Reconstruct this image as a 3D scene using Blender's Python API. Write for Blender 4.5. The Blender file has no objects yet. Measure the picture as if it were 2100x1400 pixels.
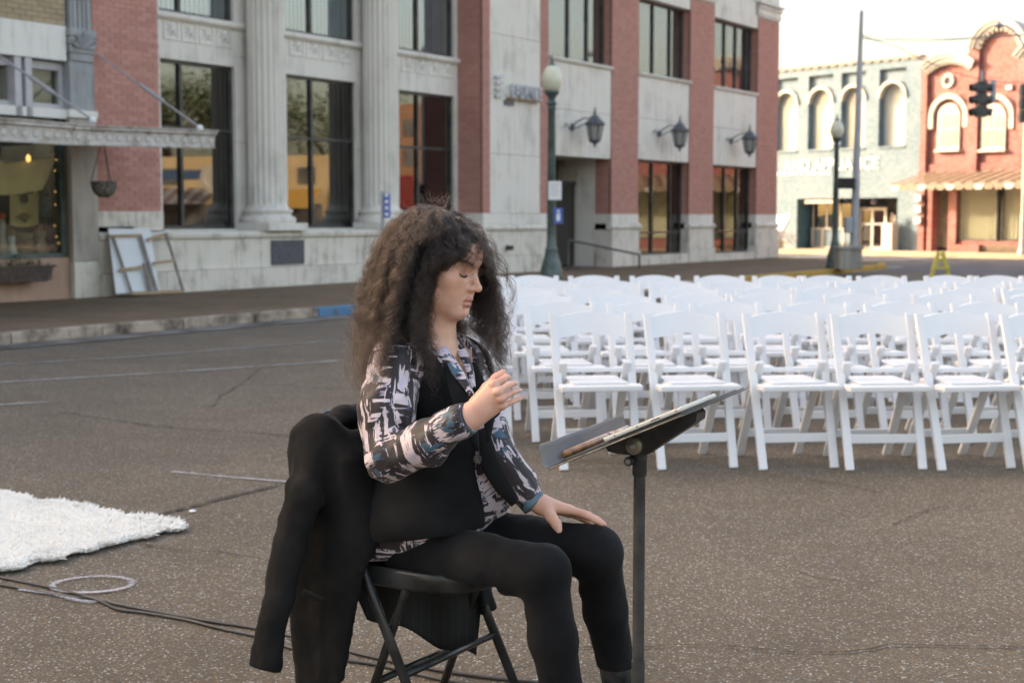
import bpy, bmesh, math, random
import numpy as np
from mathutils import Vector, Matrix
random.seed(7); rng = np.random.default_rng(11)
S = bpy.context.scene; COL = S.collection

# ---------------------------------------------------------------- camera, world, sun
FPX = 2917.0; CAMH = 1.29; HOR = 448.0
PITCH = math.atan((700 - HOR) / FPX)
cam = bpy.data.cameras.new('camera'); cam.lens = 50.0; cam.sensor_width = 36.0
cam.clip_end = 2000; cam.clip_start = 0.05
camo = bpy.data.objects.new('camera', cam); COL.objects.link(camo)
camo.location = (0, 0, CAMH); camo.rotation_euler = (math.pi / 2 - PITCH, 0, 0)
cam.dof.use_dof = True; cam.dof.focus_distance = 3.28; cam.dof.aperture_fstop = 5.6
cam.dof.aperture_blades = 0
S.camera = camo

SUN_DIR = Vector((-0.95, 0.30, 0)).normalized(); SUN_EL = math.radians(22)
SUN_DIR = Vector((SUN_DIR.x * math.cos(SUN_EL), SUN_DIR.y * math.cos(SUN_EL), math.sin(SUN_EL)))
W = bpy.data.worlds.new('World'); S.world = W; W.use_nodes = True
nt = W.node_tree; bg = nt.nodes['Background']
sky = nt.nodes.new('ShaderNodeTexSky'); sky.sky_type = 'NISHITA'; sky.sun_disc = False
sky.sun_elevation = SUN_EL; sky.sun_rotation = math.atan2(SUN_DIR.x, SUN_DIR.y)
sky.air_density = 1.0; sky.dust_density = 5.0; sky.ozone_density = 1.0
nt.links.new(sky.outputs[0], bg.inputs[0]); bg.inputs[1].default_value = 0.15
sun = bpy.data.lights.new('sun', 'SUN'); sun.energy = 2.0; sun.angle = math.radians(0.5); sun.color = (1, .98, .95)
suno = bpy.data.objects.new('sun', sun); COL.objects.link(suno)
suno.rotation_euler = SUN_DIR.to_track_quat('Z', 'Y').to_euler(); suno.location = (-20, 0, 30)
S.view_settings.view_transform = 'Standard'; S.view_settings.look = 'None'
S.view_settings.gamma = 1; S.view_settings.use_curve_mapping = False
S.view_settings.exposure = 2.25
S.view_settings.use_white_balance = True
S.view_settings.white_balance_temperature = 8600; S.view_settings.white_balance_tint = 13
S.render.engine = 'CYCLES'
S.cycles.max_bounces = 6; S.cycles.transparent_max_bounces = 12; S.cycles.use_denoising = True
S.render.film_transparent = False

# ---------------------------------------------------------------- measuring helpers (pixels of the 2100 x 1400 survey)
def ray(px, py):
    u = 700 - py
    return Vector((px - 1050, FPX * math.cos(PITCH) + u * math.sin(PITCH), -FPX * math.sin(PITCH) + u * math.cos(PITCH)))
def pt(px, py, Y):
    r = ray(px, py); s = Y / r.y
    return Vector((r.x * s, Y, CAMH + r.z * s))
def gz(px, py, z=0.0):
    r = ray(px, py); s = (z - CAMH) / r.z
    return Vector((r.x * s, r.y * s, z))

# ---------------------------------------------------------------- material helpers
def lin(c):
    return tuple(((v / 255) / 12.92 if v / 255 <= .04045 else ((v / 255 + .055) / 1.055) ** 2.4) for v in c)
class N:
    def __init__(s, name):
        s.m = bpy.data.materials.new(name); s.m.use_nodes = True
        s.t = s.m.node_tree; s.b = s.t.nodes['Principled BSDF']; s._o = None
        s.out = s.t.nodes['Material Output']
    def n(s, typ, **k):
        x = s.t.nodes.new(typ)
        for a, v in k.items():
            setattr(x, a, v)
        return x
    def l(s, a, b): s.t.links.new(a, b)
    def obj(s, scale=None, world=False):
        if world:
            g = s.n('ShaderNodeNewGeometry').outputs['Position']
        else:
            g = s.n('ShaderNodeTexCoord').outputs['Object']
        if scale is None: return g
        m = s.n('ShaderNodeMapping'); m.inputs['Scale'].default_value = scale; s.l(g, m.inputs[0])
        return m.outputs[0]
    def noise(s, co, scale, detail=4, rough=.55, dist=0):
        x = s.n('ShaderNodeTexNoise'); s.l(co, x.inputs['Vector'])
        x.inputs['Scale'].default_value = scale; x.inputs['Detail'].default_value = detail
        x.inputs['Roughness'].default_value = rough; x.inputs['Distortion'].default_value = dist
        return x.outputs['Fac']
    def ramp(s, fac, stops, const=False):
        x = s.n('ShaderNodeValToRGB'); s.l(fac, x.inputs[0])
        cr = x.color_ramp
        if const: cr.interpolation = 'CONSTANT'
        while len(cr.elements) < len(stops): cr.elements.new(.5)
        for e, (p, c) in zip(cr.elements, stops):
            e.position = p; e.color = (*c, 1) if len(c) == 3 else c
        return x.outputs[0]
    def mix(s, fac, a, b, mode='MIX'):
        x = s.n('ShaderNodeMix', data_type='RGBA', blend_type=mode)
        for sock, v in ((x.inputs[0], fac), (x.inputs[6], a), (x.inputs[7], b)):
            if hasattr(v, 'links') or isinstance(v, bpy.types.NodeSocket): s.l(v, sock)
            elif isinstance(v, (int, float)): sock.default_value = v
            else: sock.default_value = (*v, 1)
        return x.outputs[2]
    def math(s, op, a, b=0.0):
        x = s.n('ShaderNodeMath', operation=op)
        for sock, v in ((x.inputs[0], a), (x.inputs[1], b)):
            if isinstance(v, bpy.types.NodeSocket): s.l(v, sock)
            else: sock.default_value = v
        return x.outputs[0]
    def bump(s, h, strength, dist=.01):
        x = s.n('ShaderNodeBump'); s.l(h, x.inputs['Height'])
        x.inputs['Strength'].default_value = strength; x.inputs['Distance'].default_value = dist
        s.l(x.outputs[0], s.b.inputs['Normal'])
    def col(s, v):
        if isinstance(v, bpy.types.NodeSocket): s.l(v, s.b.inputs['Base Color'])
        else: s.b.inputs['Base Color'].default_value = (*v, 1)
    def rough(s, v):
        if isinstance(v, bpy.types.NodeSocket): s.l(v, s.b.inputs['Roughness'])
        else: s.b.inputs['Roughness'].default_value = v
def BW(c): return (c, c, c)
def mix3(a, b, f): return tuple(x + (y - x) * f for x, y in zip(a, b))
def plain(name, c, rough=.6, var=.12, scale=6, metal=0, spec=.5, bump=0.0, bscale=60, rnd=0.0):
    """base colour with broad wear and fine grain"""
    k = N(name); co = k.obj()
    f = k.noise(co, scale, 5)
    a = k.ramp(f, [(.3, mix3(c, (0, 0, 0), var)), (.7, mix3(c, (1, 1, 1), var * .35))])
    if rnd:
        oi = k.n('ShaderNodeObjectInfo')
        h = k.n('ShaderNodeHueSaturation'); k.l(a, h.inputs['Color'])
        v = k.math('MULTIPLY_ADD', oi.outputs['Random'], rnd * 2); k.t.nodes[-1].inputs[2].default_value = 1 - rnd
        k.l(v, h.inputs['Value']); a = h.outputs[0]
    k.col(a); k.rough(rough); k.b.inputs['Metallic'].default_value = metal
    k.b.inputs['Specular IOR Level'].default_value = spec
    if bump: k.bump(k.noise(co, bscale, 6), bump)
    return k.m
M = {}
def m_aggregate(name, cols, dark, scale=75, tone=1.0, stain=.35):
    k = N(name); co = k.obj(world=True)
    v = k.n('ShaderNodeTexVoronoi'); k.l(co, v.inputs['Vector']); v.inputs['Scale'].default_value = scale
    w = k.n('ShaderNodeSeparateColor'); k.l(v.outputs['Color'], w.inputs[0])
    stones = k.ramp(w.outputs[0], [(i / len(cols), mix3((0, 0, 0), c, tone)) for i, c in enumerate(cols)], const=True)
    gap = k.ramp(v.outputs['Distance'], [(.32, BW(0)), (.62, BW(1))])
    cover = k.ramp(w.outputs[1], [(.16, BW(0)), (.18, BW(1))])
    f = k.math('MAXIMUM', gap, k.math('SUBTRACT', 1.0, cover))
    base = k.mix(f, stones, dark)
    fine = k.noise(co, 300, 3)
    base = k.mix(k.math('MULTIPLY', fine, .35), base, mix3(dark, (0, 0, 0), .5), 'MIX')
    big = k.noise(co, .55, 7, .62); big2 = k.noise(co, 3.1, 6, .6)
    st = k.ramp(k.math('ADD', k.math('MULTIPLY', big, .6), k.math('MULTIPLY', big2, .4)), [(.38, BW(1 - stain)), (.62, BW(1.0))])
    k.col(k.mix(1.0, base, st, 'MULTIPLY'))
    k.rough(.82); k.b.inputs['Specular IOR Level'].default_value = .35
    k.bump(k.math('SUBTRACT', 1.0, gap), .55, .004)
    return k.m
M['road'] = m_aggregate('exposed_aggregate_paving',
    [lin((142, 114, 84)), lin((106, 90, 72)), lin((142, 137, 128)), lin((78, 70, 60)), lin((158, 156, 152)), lin((118, 106, 92)), lin((148, 118, 86)), lin((196, 198, 198)), lin((84, 76, 66)), lin((130, 117, 102)), lin((112, 98, 82)), lin((150, 134, 114))],
    lin((102, 92, 80)), 122, 1.0, .26)
M['walk'] = m_aggregate('brown_pavement', [lin((150, 124, 98)), lin((132, 110, 86)), lin((158, 134, 108)), lin((120, 100, 80))], lin((120, 100, 80)), 60, 1.0, .4)
M['street'] = plain('dark_asphalt', lin((68, 68, 76)), .85, .25, 1.2, bump=.3, bscale=200)
M['gutter'] = plain('stained_gutter_concrete', lin((70, 63, 55)), .8, .45, 2.5, bump=.2)
def m_stone(name, c, stain=.3, streak=True, sc=1.2):
    k = N(name); co = k.obj(world=True)
    a = k.noise(co, sc, 7, .65); s2 = k.noise(k.obj((6, 6, .7), world=True), 1.3, 5, .6)
    g = k.noise(co, 40, 4)
    f = k.math('ADD', k.math('MULTIPLY', a, .55), k.math('MULTIPLY', s2, .45))
    c1 = k.ramp(f, [(.36, mix3(c, lin((95, 92, 86)), stain)), (.5, c), (.68, mix3(c, (1, 1, 1), .12))])
    c1 = k.mix(k.math('MULTIPLY', g, .16), c1, mix3(c, (0, 0, 0), .55))
    k.col(c1); k.rough(.85); k.bump(g, .25, .006)
    return k.m
M['stone'] = m_stone('weathered_limestone', lin((219, 214, 206)), .35)
M['stone_base'] = m_stone('stained_limestone', lin((212, 205, 194)), .62, sc=2.2)
M['stone_pale'] = m_stone('pale_limestone', lin((220, 217, 211)), .28)
M['concrete'] = m_stone('old_concrete', lin((150, 146, 138)), .6)
def m_brick(name, c, c2, mortar=False):
    k = N(name)
    oi = k.n('ShaderNodeObjectInfo'); co = k.obj(world=True)
    # per piece tone: snapped position for joined bricks, object random for single ones
    sn = k.n('ShaderNodeTexWhiteNoise'); sn.noise_dimensions = '3D'
    at = k.n('ShaderNodeAttribute'); at.attribute_name = 'piece'
    k.l(at.outputs['Vector'], sn.inputs[0])
    r = k.math('FRACT', k.math('ADD', sn.outputs[0], oi.outputs['Random']))
    a = k.ramp(r, [(0, c), (.55, mix3(c, c2, .5)), (1, c2)])
    big = k.noise(co, .8, 5); g = k.noise(co, 70, 4)
    a = k.mix(k.math('MULTIPLY', big, .25), a, mix3(c2, BW(.3), .5))
    a = k.mix(k.math('MULTIPLY', g, .35), a, mix3(c, (0, 0, 0), .5))
    k.col(a); k.rough(.85); k.bump(g, .4, .004)
    return k.m
M['brick'] = m_brick('red_brick', lin((200, 142, 130)), lin((178, 120, 108)))
M['tan_brick'] = m_brick('tan_brick', lin((178, 160, 130)), lin((156, 136, 108)))
M['mortar'] = plain('mortar', lin((164, 132, 122)), .9, .2, 5, bump=.3)
M['mortar_tan'] = plain('tan_mortar', lin((120, 108, 92)), .9, .2, 5, bump=.3)
M['bronze'] = plain('dark_bronze_frame', (.012, .011, .010), .4, .2, 4)
M['black_metal'] = plain('black_metal', (.007, .007, .008), .42, .2, 9, spec=.3)
M['iron'] = plain('weathered_iron', lin((62, 66, 76)), .5, .3, 12)
M['lamp_green'] = plain('dark_green_paint', lin((44, 72, 68)), .38, .2, 7)
M['galv'] = plain('galvanised_steel', lin((150, 156, 166)), .42, .15, 4, metal=.35)
M['white_paint'] = plain('white_paint', lin((222, 224, 226)), .45, .06, 5)
M['frame_grey'] = plain('lavender_grey_paint', lin((180, 178, 182)), .5, .12, 6)
M['teal_frame'] = plain('grey_green_frame', lin((62, 82, 80)), .5, .2, 6)
def m_glass(name, tint=(1, 1, 1), op=.12, refl=1.0):
    k = N(name)
    g = k.n('ShaderNodeBsdfGlossy'); g.inputs['Roughness'].default_value = .02
    tr = k.n('ShaderNodeBsdfTransparent'); tr.inputs[0].default_value = (*tint, 1)
    fr = k.n('ShaderNodeFresnel'); fr.inputs[0].default_value = 1.5 + refl * .35
    ge = k.n('ShaderNodeNewGeometry'); ff = k.math('MULTIPLY', fr.outputs[0], k.math('SUBTRACT', 1.0, ge.outputs['Backfacing']))
    mx = k.n('ShaderNodeMixShader'); k.l(ff, mx.inputs[0]); k.l(tr.outputs[0], mx.inputs[1]); k.l(g.outputs[0], mx.inputs[2])
    k.l(mx.outputs[0], k.out.inputs[0]); k.t.nodes.remove(k.b)
    return k.m
M['glass_dark'] = m_glass('tinted_window_glass', (.22, .19, .16), refl=3.0)
M['glass_clear'] = m_glass('shop_window_glass', (.92, .93, .90), refl=.3)
M['glass_pale'] = m_glass('upper_window_glass', (.80, .84, .85), refl=3.6)

# ---------------------------------------------------------------- mesh builder
class MB:
    def __init__(s): s.v = []; s.f = []; s.pc = []; s.mi = []
    def add(s, vs, fs, piece=None, mi=0):
        b = len(s.v); s.v += [tuple(x) for x in vs]; s.f += [tuple(i + b for i in f) for f in fs]
        pc = piece if piece is not None else (0, 0, 0)
        s.pc += [pc] * len(vs); s.mi += [mi] * len(fs)
    def box(s, x0, x1, y0, y1, z0, z1, piece=None, mi=0, skip=()):
        if x0 > x1: x0, x1 = x1, x0
        if y0 > y1: y0, y1 = y1, y0
        if z0 > z1: z0, z1 = z1, z0
        vs = [(x0, y0, z0), (x1, y0, z0), (x1, y1, z0), (x0, y1, z0), (x0, y0, z1), (x1, y0, z1), (x1, y1, z1), (x0, y1, z1)]
        fs = {'b': (0, 3, 2, 1), 't': (4, 5, 6, 7), 'f': (0, 1, 5, 4), 'r': (1, 2, 6, 5), 'k': (2, 3, 7, 6), 'l': (3, 0, 4, 7)}
        s.add(vs, [fs[q] for q in fs if q not in skip], piece, mi)
    def bar(s, a, b, w, d=None, up=(0, 0, 1), mi=0):
        """box-section bar from a to b"""
        a, b = Vector(a), Vector(b); ax = (b - a).normalized(); d = w if d is None else d
        u = Vector(up).cross(ax)
        if u.length < 1e-4: u = Vector((1, 0, 0)).cross(ax)
        u.normalize(); w2 = ax.cross(u)
        vs = [p + u * (sx * w / 2) + w2 * (sy * d / 2) for p in (a, b) for sx, sy in ((-1, -1), (1, -1), (1, 1), (-1, 1))]
        s.add(vs, [(0, 3, 2, 1), (4, 5, 6, 7), (0, 1, 5, 4), (1, 2, 6, 5), (2, 3, 7, 6), (3, 0, 4, 7)], None, mi)
    def tube(s, pts, r, seg=10, cap=True, mi=0, flat=1.0, up=None):
        pts = [Vector(p) for p in pts]; n = len(pts); rr = r if isinstance(r, (list, tuple, np.ndarray)) else [r] * n
        vs = []; fs = []; pu = None
        for i, p in enumerate(pts):
            t = (pts[min(i + 1, n - 1)] - pts[max(i - 1, 0)]).normalized()
            if pu is None:
                u = t.cross(Vector(up) if up else Vector((0, 0, 1)))
                if u.length < 1e-3: u = t.cross(Vector((1, 0, 0)))
            else: u = pu - t * pu.dot(t)
            u.normalize(); pu = u; w = t.cross(u)
            for k in range(seg):
                a = 2 * math.pi * k / seg
                vs.append(p + u * (math.cos(a) * rr[i]) + w * (math.sin(a) * rr[i] * flat))
        for i in range(n - 1):
            for k in range(seg):
                k2 = (k + 1) % seg
                fs.append((i * seg + k, i * seg + k2, (i + 1) * seg + k2, (i + 1) * seg + k))
        if cap:
            fs.append(tuple(range(seg))[::-1]); fs.append(tuple((n - 1) * seg + k for k in range(seg)))
        s.add(vs, fs, None, mi)
    def lathe(s, prof, c=(0, 0, 0), seg=20, flute=0, fdep=0, mi=0, axis=None):
        vs = []; fs = []; n = len(prof); c = Vector(c)
        if axis is not None: q = Vector(axis).normalized().to_track_quat('Z', 'Y').to_matrix()
        for (r, z) in prof:
            for k in range(seg):
                a = 2 * math.pi * k / seg
                rr = r
                if flute and flute[0] < z < flute[1]:
                    rr = r - fdep * abs(math.sin(a * flute[2] / 2)) ** .7
                v = Vector((math.cos(a) * rr, math.sin(a) * rr, z))
                vs.append(c + (q @ v if axis is not None else v))
        for i in range(n - 1):
            for k in range(seg):
                k2 = (k + 1) % seg
                fs.append((i * seg + k, i * seg + k2, (i + 1) * seg + k2, (i + 1) * seg + k))
        fs.append(tuple(range(seg))[::-1]); fs.append(tuple((n - 1) * seg + k for k in range(seg)))
        s.add(vs, fs, None, mi)
    def prism(s, poly, a0, a1, plane='xz', mi=0):
        """polygon extruded along the third axis"""
        n = len(poly)
        def mk(p, w):
            return {'xz': (p[0], w, p[1]), 'xy': (p[0], p[1], w), 'yz': (w, p[0], p[1])}[plane]
        vs = [mk(p, a0) for p in poly] + [mk(p, a1) for p in poly]
        fs = [tuple(range(n)), tuple(range(n, 2 * n))[::-1]] + [(i, i + n, (i + 1) % n + n, (i + 1) % n) for i in range(n)]
        s.add(vs, fs, None, mi)
    def mesh(s, name, mats, smooth=False, bevel=0, origin=(0, 0, 0)):
        me = bpy.data.meshes.new(name)
        o = Vector(origin)
        me.from_pydata([(v[0] - o.x, v[1] - o.y, v[2] - o.z) for v in s.v], [], s.f)
        if any(p != (0, 0, 0) for p in s.pc):
            at = me.attributes.new('piece', 'FLOAT_VECTOR', 'POINT')
            at.data.foreach_set('vector', np.array(s.pc, dtype=np.float32).ravel())
        for m in (mats if isinstance(mats, (list, tuple)) else [mats]): me.materials.append(m)
        if any(s.mi): me.polygons.foreach_set('material_index', s.mi)
        bm = bmesh.new(); bm.from_mesh(me)
        bmesh.ops.recalc_face_normals(bm, faces=bm.faces)
        if bevel:
            es = [e for e in bm.edges if e.is_manifold and e.calc_face_angle(0) > .5]
            bmesh.ops.bevel(bm, geom=es, offset=bevel, segments=2, profile=.6, affect='EDGES')
        bm.to_mesh(me); bm.free()
        if smooth:
            me.polygons.foreach_set('use_smooth', [True] * len(me.polygons))
            if smooth != 'all':
                me.set_sharp_from_angle(angle=math.radians(smooth if smooth is not True else 35))
        me.update(); return me
    def build(s, name, mats, parent=None, smooth=False, bevel=0, origin=(0, 0, 0)):
        return link(name, s.mesh(name, mats, smooth, bevel, origin), parent)
def link(name, me, parent=None, loc=None):
    o = bpy.data.objects.new(name, me); COL.objects.link(o)
    if parent is not None: o.parent = parent
    if loc is not None: o.location = loc
    return o
def tag(o, label=None, cat=None, group=None, kind=None):
    if label: o['label'] = label
    if cat: o['category'] = cat
    if group: o['group'] = group
    if kind: o['kind'] = kind
    return o
def empty(name, loc=(0, 0, 0), rz=0.0, label=None, cat=None, group=None):
    o = bpy.data.objects.new(name, None); COL.objects.link(o); o.location = loc; o.rotation_euler = (0, 0, rz)
    o.empty_display_size = .2
    return tag(o, label, cat, group)
def copy_tree(o, loc=None, rz=None, parent=None):
    c = o.copy(); COL.objects.link(c)
    if parent is not None: c.parent = parent
    if loc is not None: c.location = loc
    if rz is not None: c.rotation_euler = (0, 0, rz)
    for ch in list(o.children): copy_tree(ch, parent=c)
    return c
def bx(name, m, parent, x0, x1, y0, y1, z0, z1, bevel=0):
    b = MB(); b.box(x0, x1, y0, y1, z0, z1); return b.build(name, m, parent, bevel=bevel)

# ---------------------------------------------------------------- ground, kerbs, pavements
def slab(name, poly, z0, z1, m):
    b = MB(); b.prism(poly, z0, z1, 'xy'); return tag(b.build(name, m), kind='structure')
b = MB(); b.add([(-300, -200, 0), (300, -200, 0), (300, 500, 0), (-300, 500, 0)], [(0, 1, 2, 3)])
tag(b.build('paved_plaza', M['road']), kind='structure')
# the bank's front line
PB = Vector((-5.23, 22.75, 0)); DB = Vector((.5457, .838, 0)); NB = Vector((.838, -.5457, 0))
ANG = math.atan2(DB.y, DB.x)
def fr(t, e): return PB + DB * t + NB * e
def xy(v): return (v.x, v.y)
ET = 4.52                      # kerb line: metres out from the bank front
e0 = (gz(0, 708) - PB).dot(NB)
t_corner = 24.7; t_kend = 17.9
def kl(t): return ET + (.55 if t > 6 else .55 * max(0, (t + 2) / 8))   # pavement widens slightly towards the corner
walk_pts = [fr(-40, -.3), fr(-40, kl(-40) - .16)] + [fr(t, kl(t) - .16) for t in (-10, -4, -2, 0, 2, 4, 6, 10, 14, 18)]
corner = [fr(19.6, 4.75), fr(21.2, 4.15), fr(22.6, 3.0), fr(23.6, 1.4), fr(24.2, -.5), fr(24.6, -3), fr(24.9, -30), fr(22, -30)]
wp = [xy(p) for p in walk_pts + corner]
slab('pavement', wp, -.05, .12, M['walk'])
# kerb stones as single pieces along the visible run, concrete with worn paint
def m_kerb(name, c, paint=None):
    k = N(name); co = k.obj(world=True)
    a = k.noise(co, 3, 6, .7); g = k.noise(co, 30, 5, .7)
    st = k.ramp(a, [(.35, lin((78, 68, 58))), (.6, c)])
    if paint:
        f = k.ramp(k.math('ADD', k.math('MULTIPLY', g, .6), k.math('MULTIPLY', a, .4)), [(.40, BW(0)), (.50, BW(1))])
        st = k.mix(f, st, paint)
    k.col(st); k.rough(.8); k.bump(g, .4, .006); return k.m
M['kerb'] = m_kerb('worn_kerb', lin((176, 158, 142)))
M['kerb_blue'] = m_kerb('worn_blue_kerb', lin((142, 124, 108)), lin((62, 122, 160)))
M['kerb_yellow'] = m_kerb('worn_yellow_kerb', lin((142, 124, 108)), lin((186, 146, 62)))
kroot = empty('kerb', (0, 0, 0)); kroot['kind'] = 'structure'
def t_on(px, py, e):
    r = ray(px, py); # plane e
    o = Vector((0, 0, CAMH)); q = PB + NB * e
    s = (q - o).dot(NB) / r.dot(NB); P = o + r * s
    return (P - PB).dot(DB), P.z
kp = [fr(t, kl(t)) for t in np.arange(-14, 18.01, 1.2)] + [fr(19.7, 4.9), fr(21.35, 4.28), fr(22.75, 3.1), fr(23.75, 1.45), fr(24.36, -.5), fr(24.76, -3)]
kp_in = [p + (fr(10, 0) - p) * 0 for p in kp]
for i in range(len(kp) - 1):
    a, c = kp[i], kp[i + 1]; dd = (c - a).normalized(); nn = Vector((dd.y, -dd.x, 0))
    b = MB(); g = .006
    p = [a + dd * g, c - dd * g, c - dd * g - nn * .17, a + dd * g - nn * .17]
    b.prism([xy(q) for q in p], -.05, .124, 'xy')
    tm = (a - PB).dot(DB)
    blue = -2.8 < tm < 1.6; yel = tm > 8.5
    o = b.build('kerb_stone', M['kerb_blue'] if blue else M['kerb_yellow'] if yel else M['kerb'], kroot, bevel=.015)
    o['kind'] = 'structure'
gp = [p for p in kp]
b = MB()
L = [];  R_ = []
for i, p in enumerate(gp):
    d = (gp[min(i + 1, len(gp) - 1)] - gp[max(i - 1, 0)]).normalized(); nn = Vector((d.y, -d.x, 0))
    L.append(p + nn * .0); R_.append(p + nn * .48)
vs = [(q.x, q.y, .008) for q in L + R_]; n = len(L)
b.add(vs, [(i, n + i, n + i + 1, i + 1) for i in range(n - 1)])
tag(b.build('gutter', M['gutter']), kind='structure')

def strip(name, pts, w, m, z=.008, jit=0, kind='structure'):
    """thin painted or cracked strip on the ground through surveyed points"""
    P = []
    for i in range(len(pts) - 1):
        a, c = Vector(pts[i]), Vector(pts[i + 1]); k = max(1, int((c - a).length / (.025 if jit else .5)))
        for j in range(k): P.append(a.lerp(c, j / k))
    P.append(Vector(pts[-1])); Lp = []; Rp = []
    off = 0.0
    for i, p in enumerate(P):
        d = (P[min(i + 1, len(P) - 1)] - P[max(i - 1, 0)]); d.z = 0; d.normalize(); nn = Vector((d.y, -d.x, 0))
        if jit: off = off * .93 + random.uniform(-jit, jit) * .45
        ww = w * (random.uniform(.15, 1.35) if jit else 1) * (.3 if i in (0, len(P) - 1) and jit else 1)
        Lp.append(p + nn * (off - ww / 2)); Rp.append(p + nn * (off + ww / 2))
    b = MB(); n = len(P); Cp = [a.lerp(c, .5) for a, c in zip(Lp, Rp)]
    b.add([(q.x, q.y, z) for q in Lp + Cp + Rp], [(r * n + i, (r + 1) * n + i, (r + 1) * n + i + 1, r * n + i + 1) for r in (0, 1) for i in range(n - 1)])
    b.pc = [(1.0, 0, 0)] * n + [(0.0, 0, 0)] * n + [(1.0, 0, 0)] * n
    return tag(b.build(name, m), kind=kind)
def m_worn(name, c, thr=.45, sc=60):
    k = N(name); co = k.obj(world=True)
    f = k.math('ADD', k.math('MULTIPLY', k.noise(co, sc, 5, .7), .6), k.math('MULTIPLY', k.noise(co, 4, 4), .4))
    ed = k.n('ShaderNodeAttribute'); ed.attribute_name = 'piece'; e2 = k.math('MULTIPLY', k.math('POWER', ed.outputs['Fac'], 1.6), .42)
    f = k.math('SUBTRACT', f, e2)
    a = k.ramp(f, [(thr - .10, BW(0)), (thr + .10, BW(.92))])
    k.col(c); k.rough(.8)
    tr = k.n('ShaderNodeBsdfTransparent'); mx = k.n('ShaderNodeMixShader')
    k.l(a, mx.inputs[0]); k.l(tr.outputs[0], mx.inputs[1]); k.l(k.b.outputs[0], mx.inputs[2]); k.l(mx.outputs[0], k.out.inputs[0])
    return k.m
M['line'] = m_worn('worn_white_line', lin((156, 158, 162)), .47)
M['line_faint'] = m_worn('faint_white_line', lin((140, 140, 140)), .46)
M['spray'] = m_worn('sprayed_chalk_line', lin((190, 192, 202)), .49, 130)
M['crack'] = m_worn('crack_dark', lin((44, 38, 32)), .43, 60)
M['crack_soft'] = m_worn('old_crack', lin((62, 54, 46)), .48, 60)
M['seam'] = plain('patched_tarmac', lin((96, 92, 92)), .85, .2, 6)
def gp_(*a): return [gz(x, y) for x, y in a]
strip('painted_line', gp_((-60, 789), (180, 775), (420, 760), (740, 738), (1000, 722)), .085, M['line'])
strip('painted_line', gp_((-60, 835), (96, 826)), .08, M['line'])
strip('painted_line', gp_((-40, 751), (250, 735), (520, 713), (800, 690)), .09, M['line_faint'])
strip('chalk_line', gp_((352, 969), (470, 980), (600, 991), (760, 1004)), .038, M['spray'])
strip('chalk_line', gp_((40, 1211), (110, 1221), (160, 1234), (195, 1238)), .034, M['spray'])
cc = gz(190, 1201); circ = [(cc.x + .138 * math.cos(a) * 1.0, cc.y + .112 * math.sin(a), 0) for a in np.linspace(0, 2 * math.pi, 60)]
strip('chalk_circle', circ, .028, M['spray'])
strip('crack', gp_((120, 845), (190, 858), (270, 868), (370, 881), (470, 886), (560, 893), (640, 902), (900, 930)), .028, M['crack_soft'], .007, .012)
strip('crack', gp_((590, 990), (540, 1003), (470, 1020), (420, 1034), (330, 1055), (280, 1064)), .036, M['crack'], .007, .01)
strip('crack', gp_((290, 1117), (370, 1131), (450, 1135), (560, 1155)), .012, M['crack'], .007, .006)
strip('crack', gp_((430, 838), (540, 752), (600, 748)), .02, M['crack_soft'], .0065, .02)
strip('crack', gp_((420, 790), (560, 790), (700, 800)), .02, M['crack_soft'], .0062, .02)
strip('crack', gp_((1160, 1330), (1310, 1332), (1400, 1325), (1490, 1327), (1560, 1334), (1640, 1341), (1720, 1340), (1790, 1334), (1820, 1324), (1960, 1326), (2160, 1332)), .014, M['crack'], .0073, .006)
strip('crack', gp_((1830, 1078), (1850, 1068), (1900, 1048), (1925, 1041)), .016, M['crack'], .0071, .006)
strip('crack', gp_((1660, 985), (1740, 998), (1775, 1006), (1800, 1013)), .02, M['crack_soft'], .007, .01)
strip('crack', gp_((970, 1290), (1010, 1300), (1060, 1310)), .012, M['crack'], .007, .006)
strip('crack', gp_((1010, 1392), (1120, 1352), (1180, 1350)), .012, M['crack_soft'], .007, .008)
strip('crack', gp_((1600, 1160), (1690, 1190), (1800, 1200)), .01, M['crack_soft'], .007, .01)

# cross street beyond the corner, its markings and the far pavement
PG = Vector((14.7, 51.7, 0)); DG = Vector((.643, -.766, 0)); NG = Vector((-.766, -.643, 0)); ANG_G = math.atan2(DG.y, DG.x)
def fg(s, e): return PG + DG * s + NG * e
b = MB()
st = [fg(-70, 3.1), fg(60, 3.1), fg(60, 14.5), fg(12, 15.2), fg(2, 16.5), fg(-6, 16.2), fg(-20, 16.6), fg(-70, 17)]
b.add([(p.x, p.y, .004) for p in st], [tuple(range(len(st)))])
tag(b.build('cross_street', M['street']), kind='structure')
slab('far_pavement', [xy(p) for p in (fg(-70, -1), fg(60, -1), fg(60, 3.1), fg(-70, 3.1))], -.05, .12, plain('pale_pavement', lin((176, 156, 128)), .85, .2, 1.5, bump=.2))
M['stripe'] = m_worn('crosswalk_paint', lin((190, 192, 198)), .42)
for i, (a, c) in enumerate([((1560, 541), (1900, 531)), ((1650, 552), (1850, 548)), ((1560, 531), (1800, 524))]):
    strip('crosswalk_stripe', [gz(*a), gz(*c)], .45, M['stripe'], .013)

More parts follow.
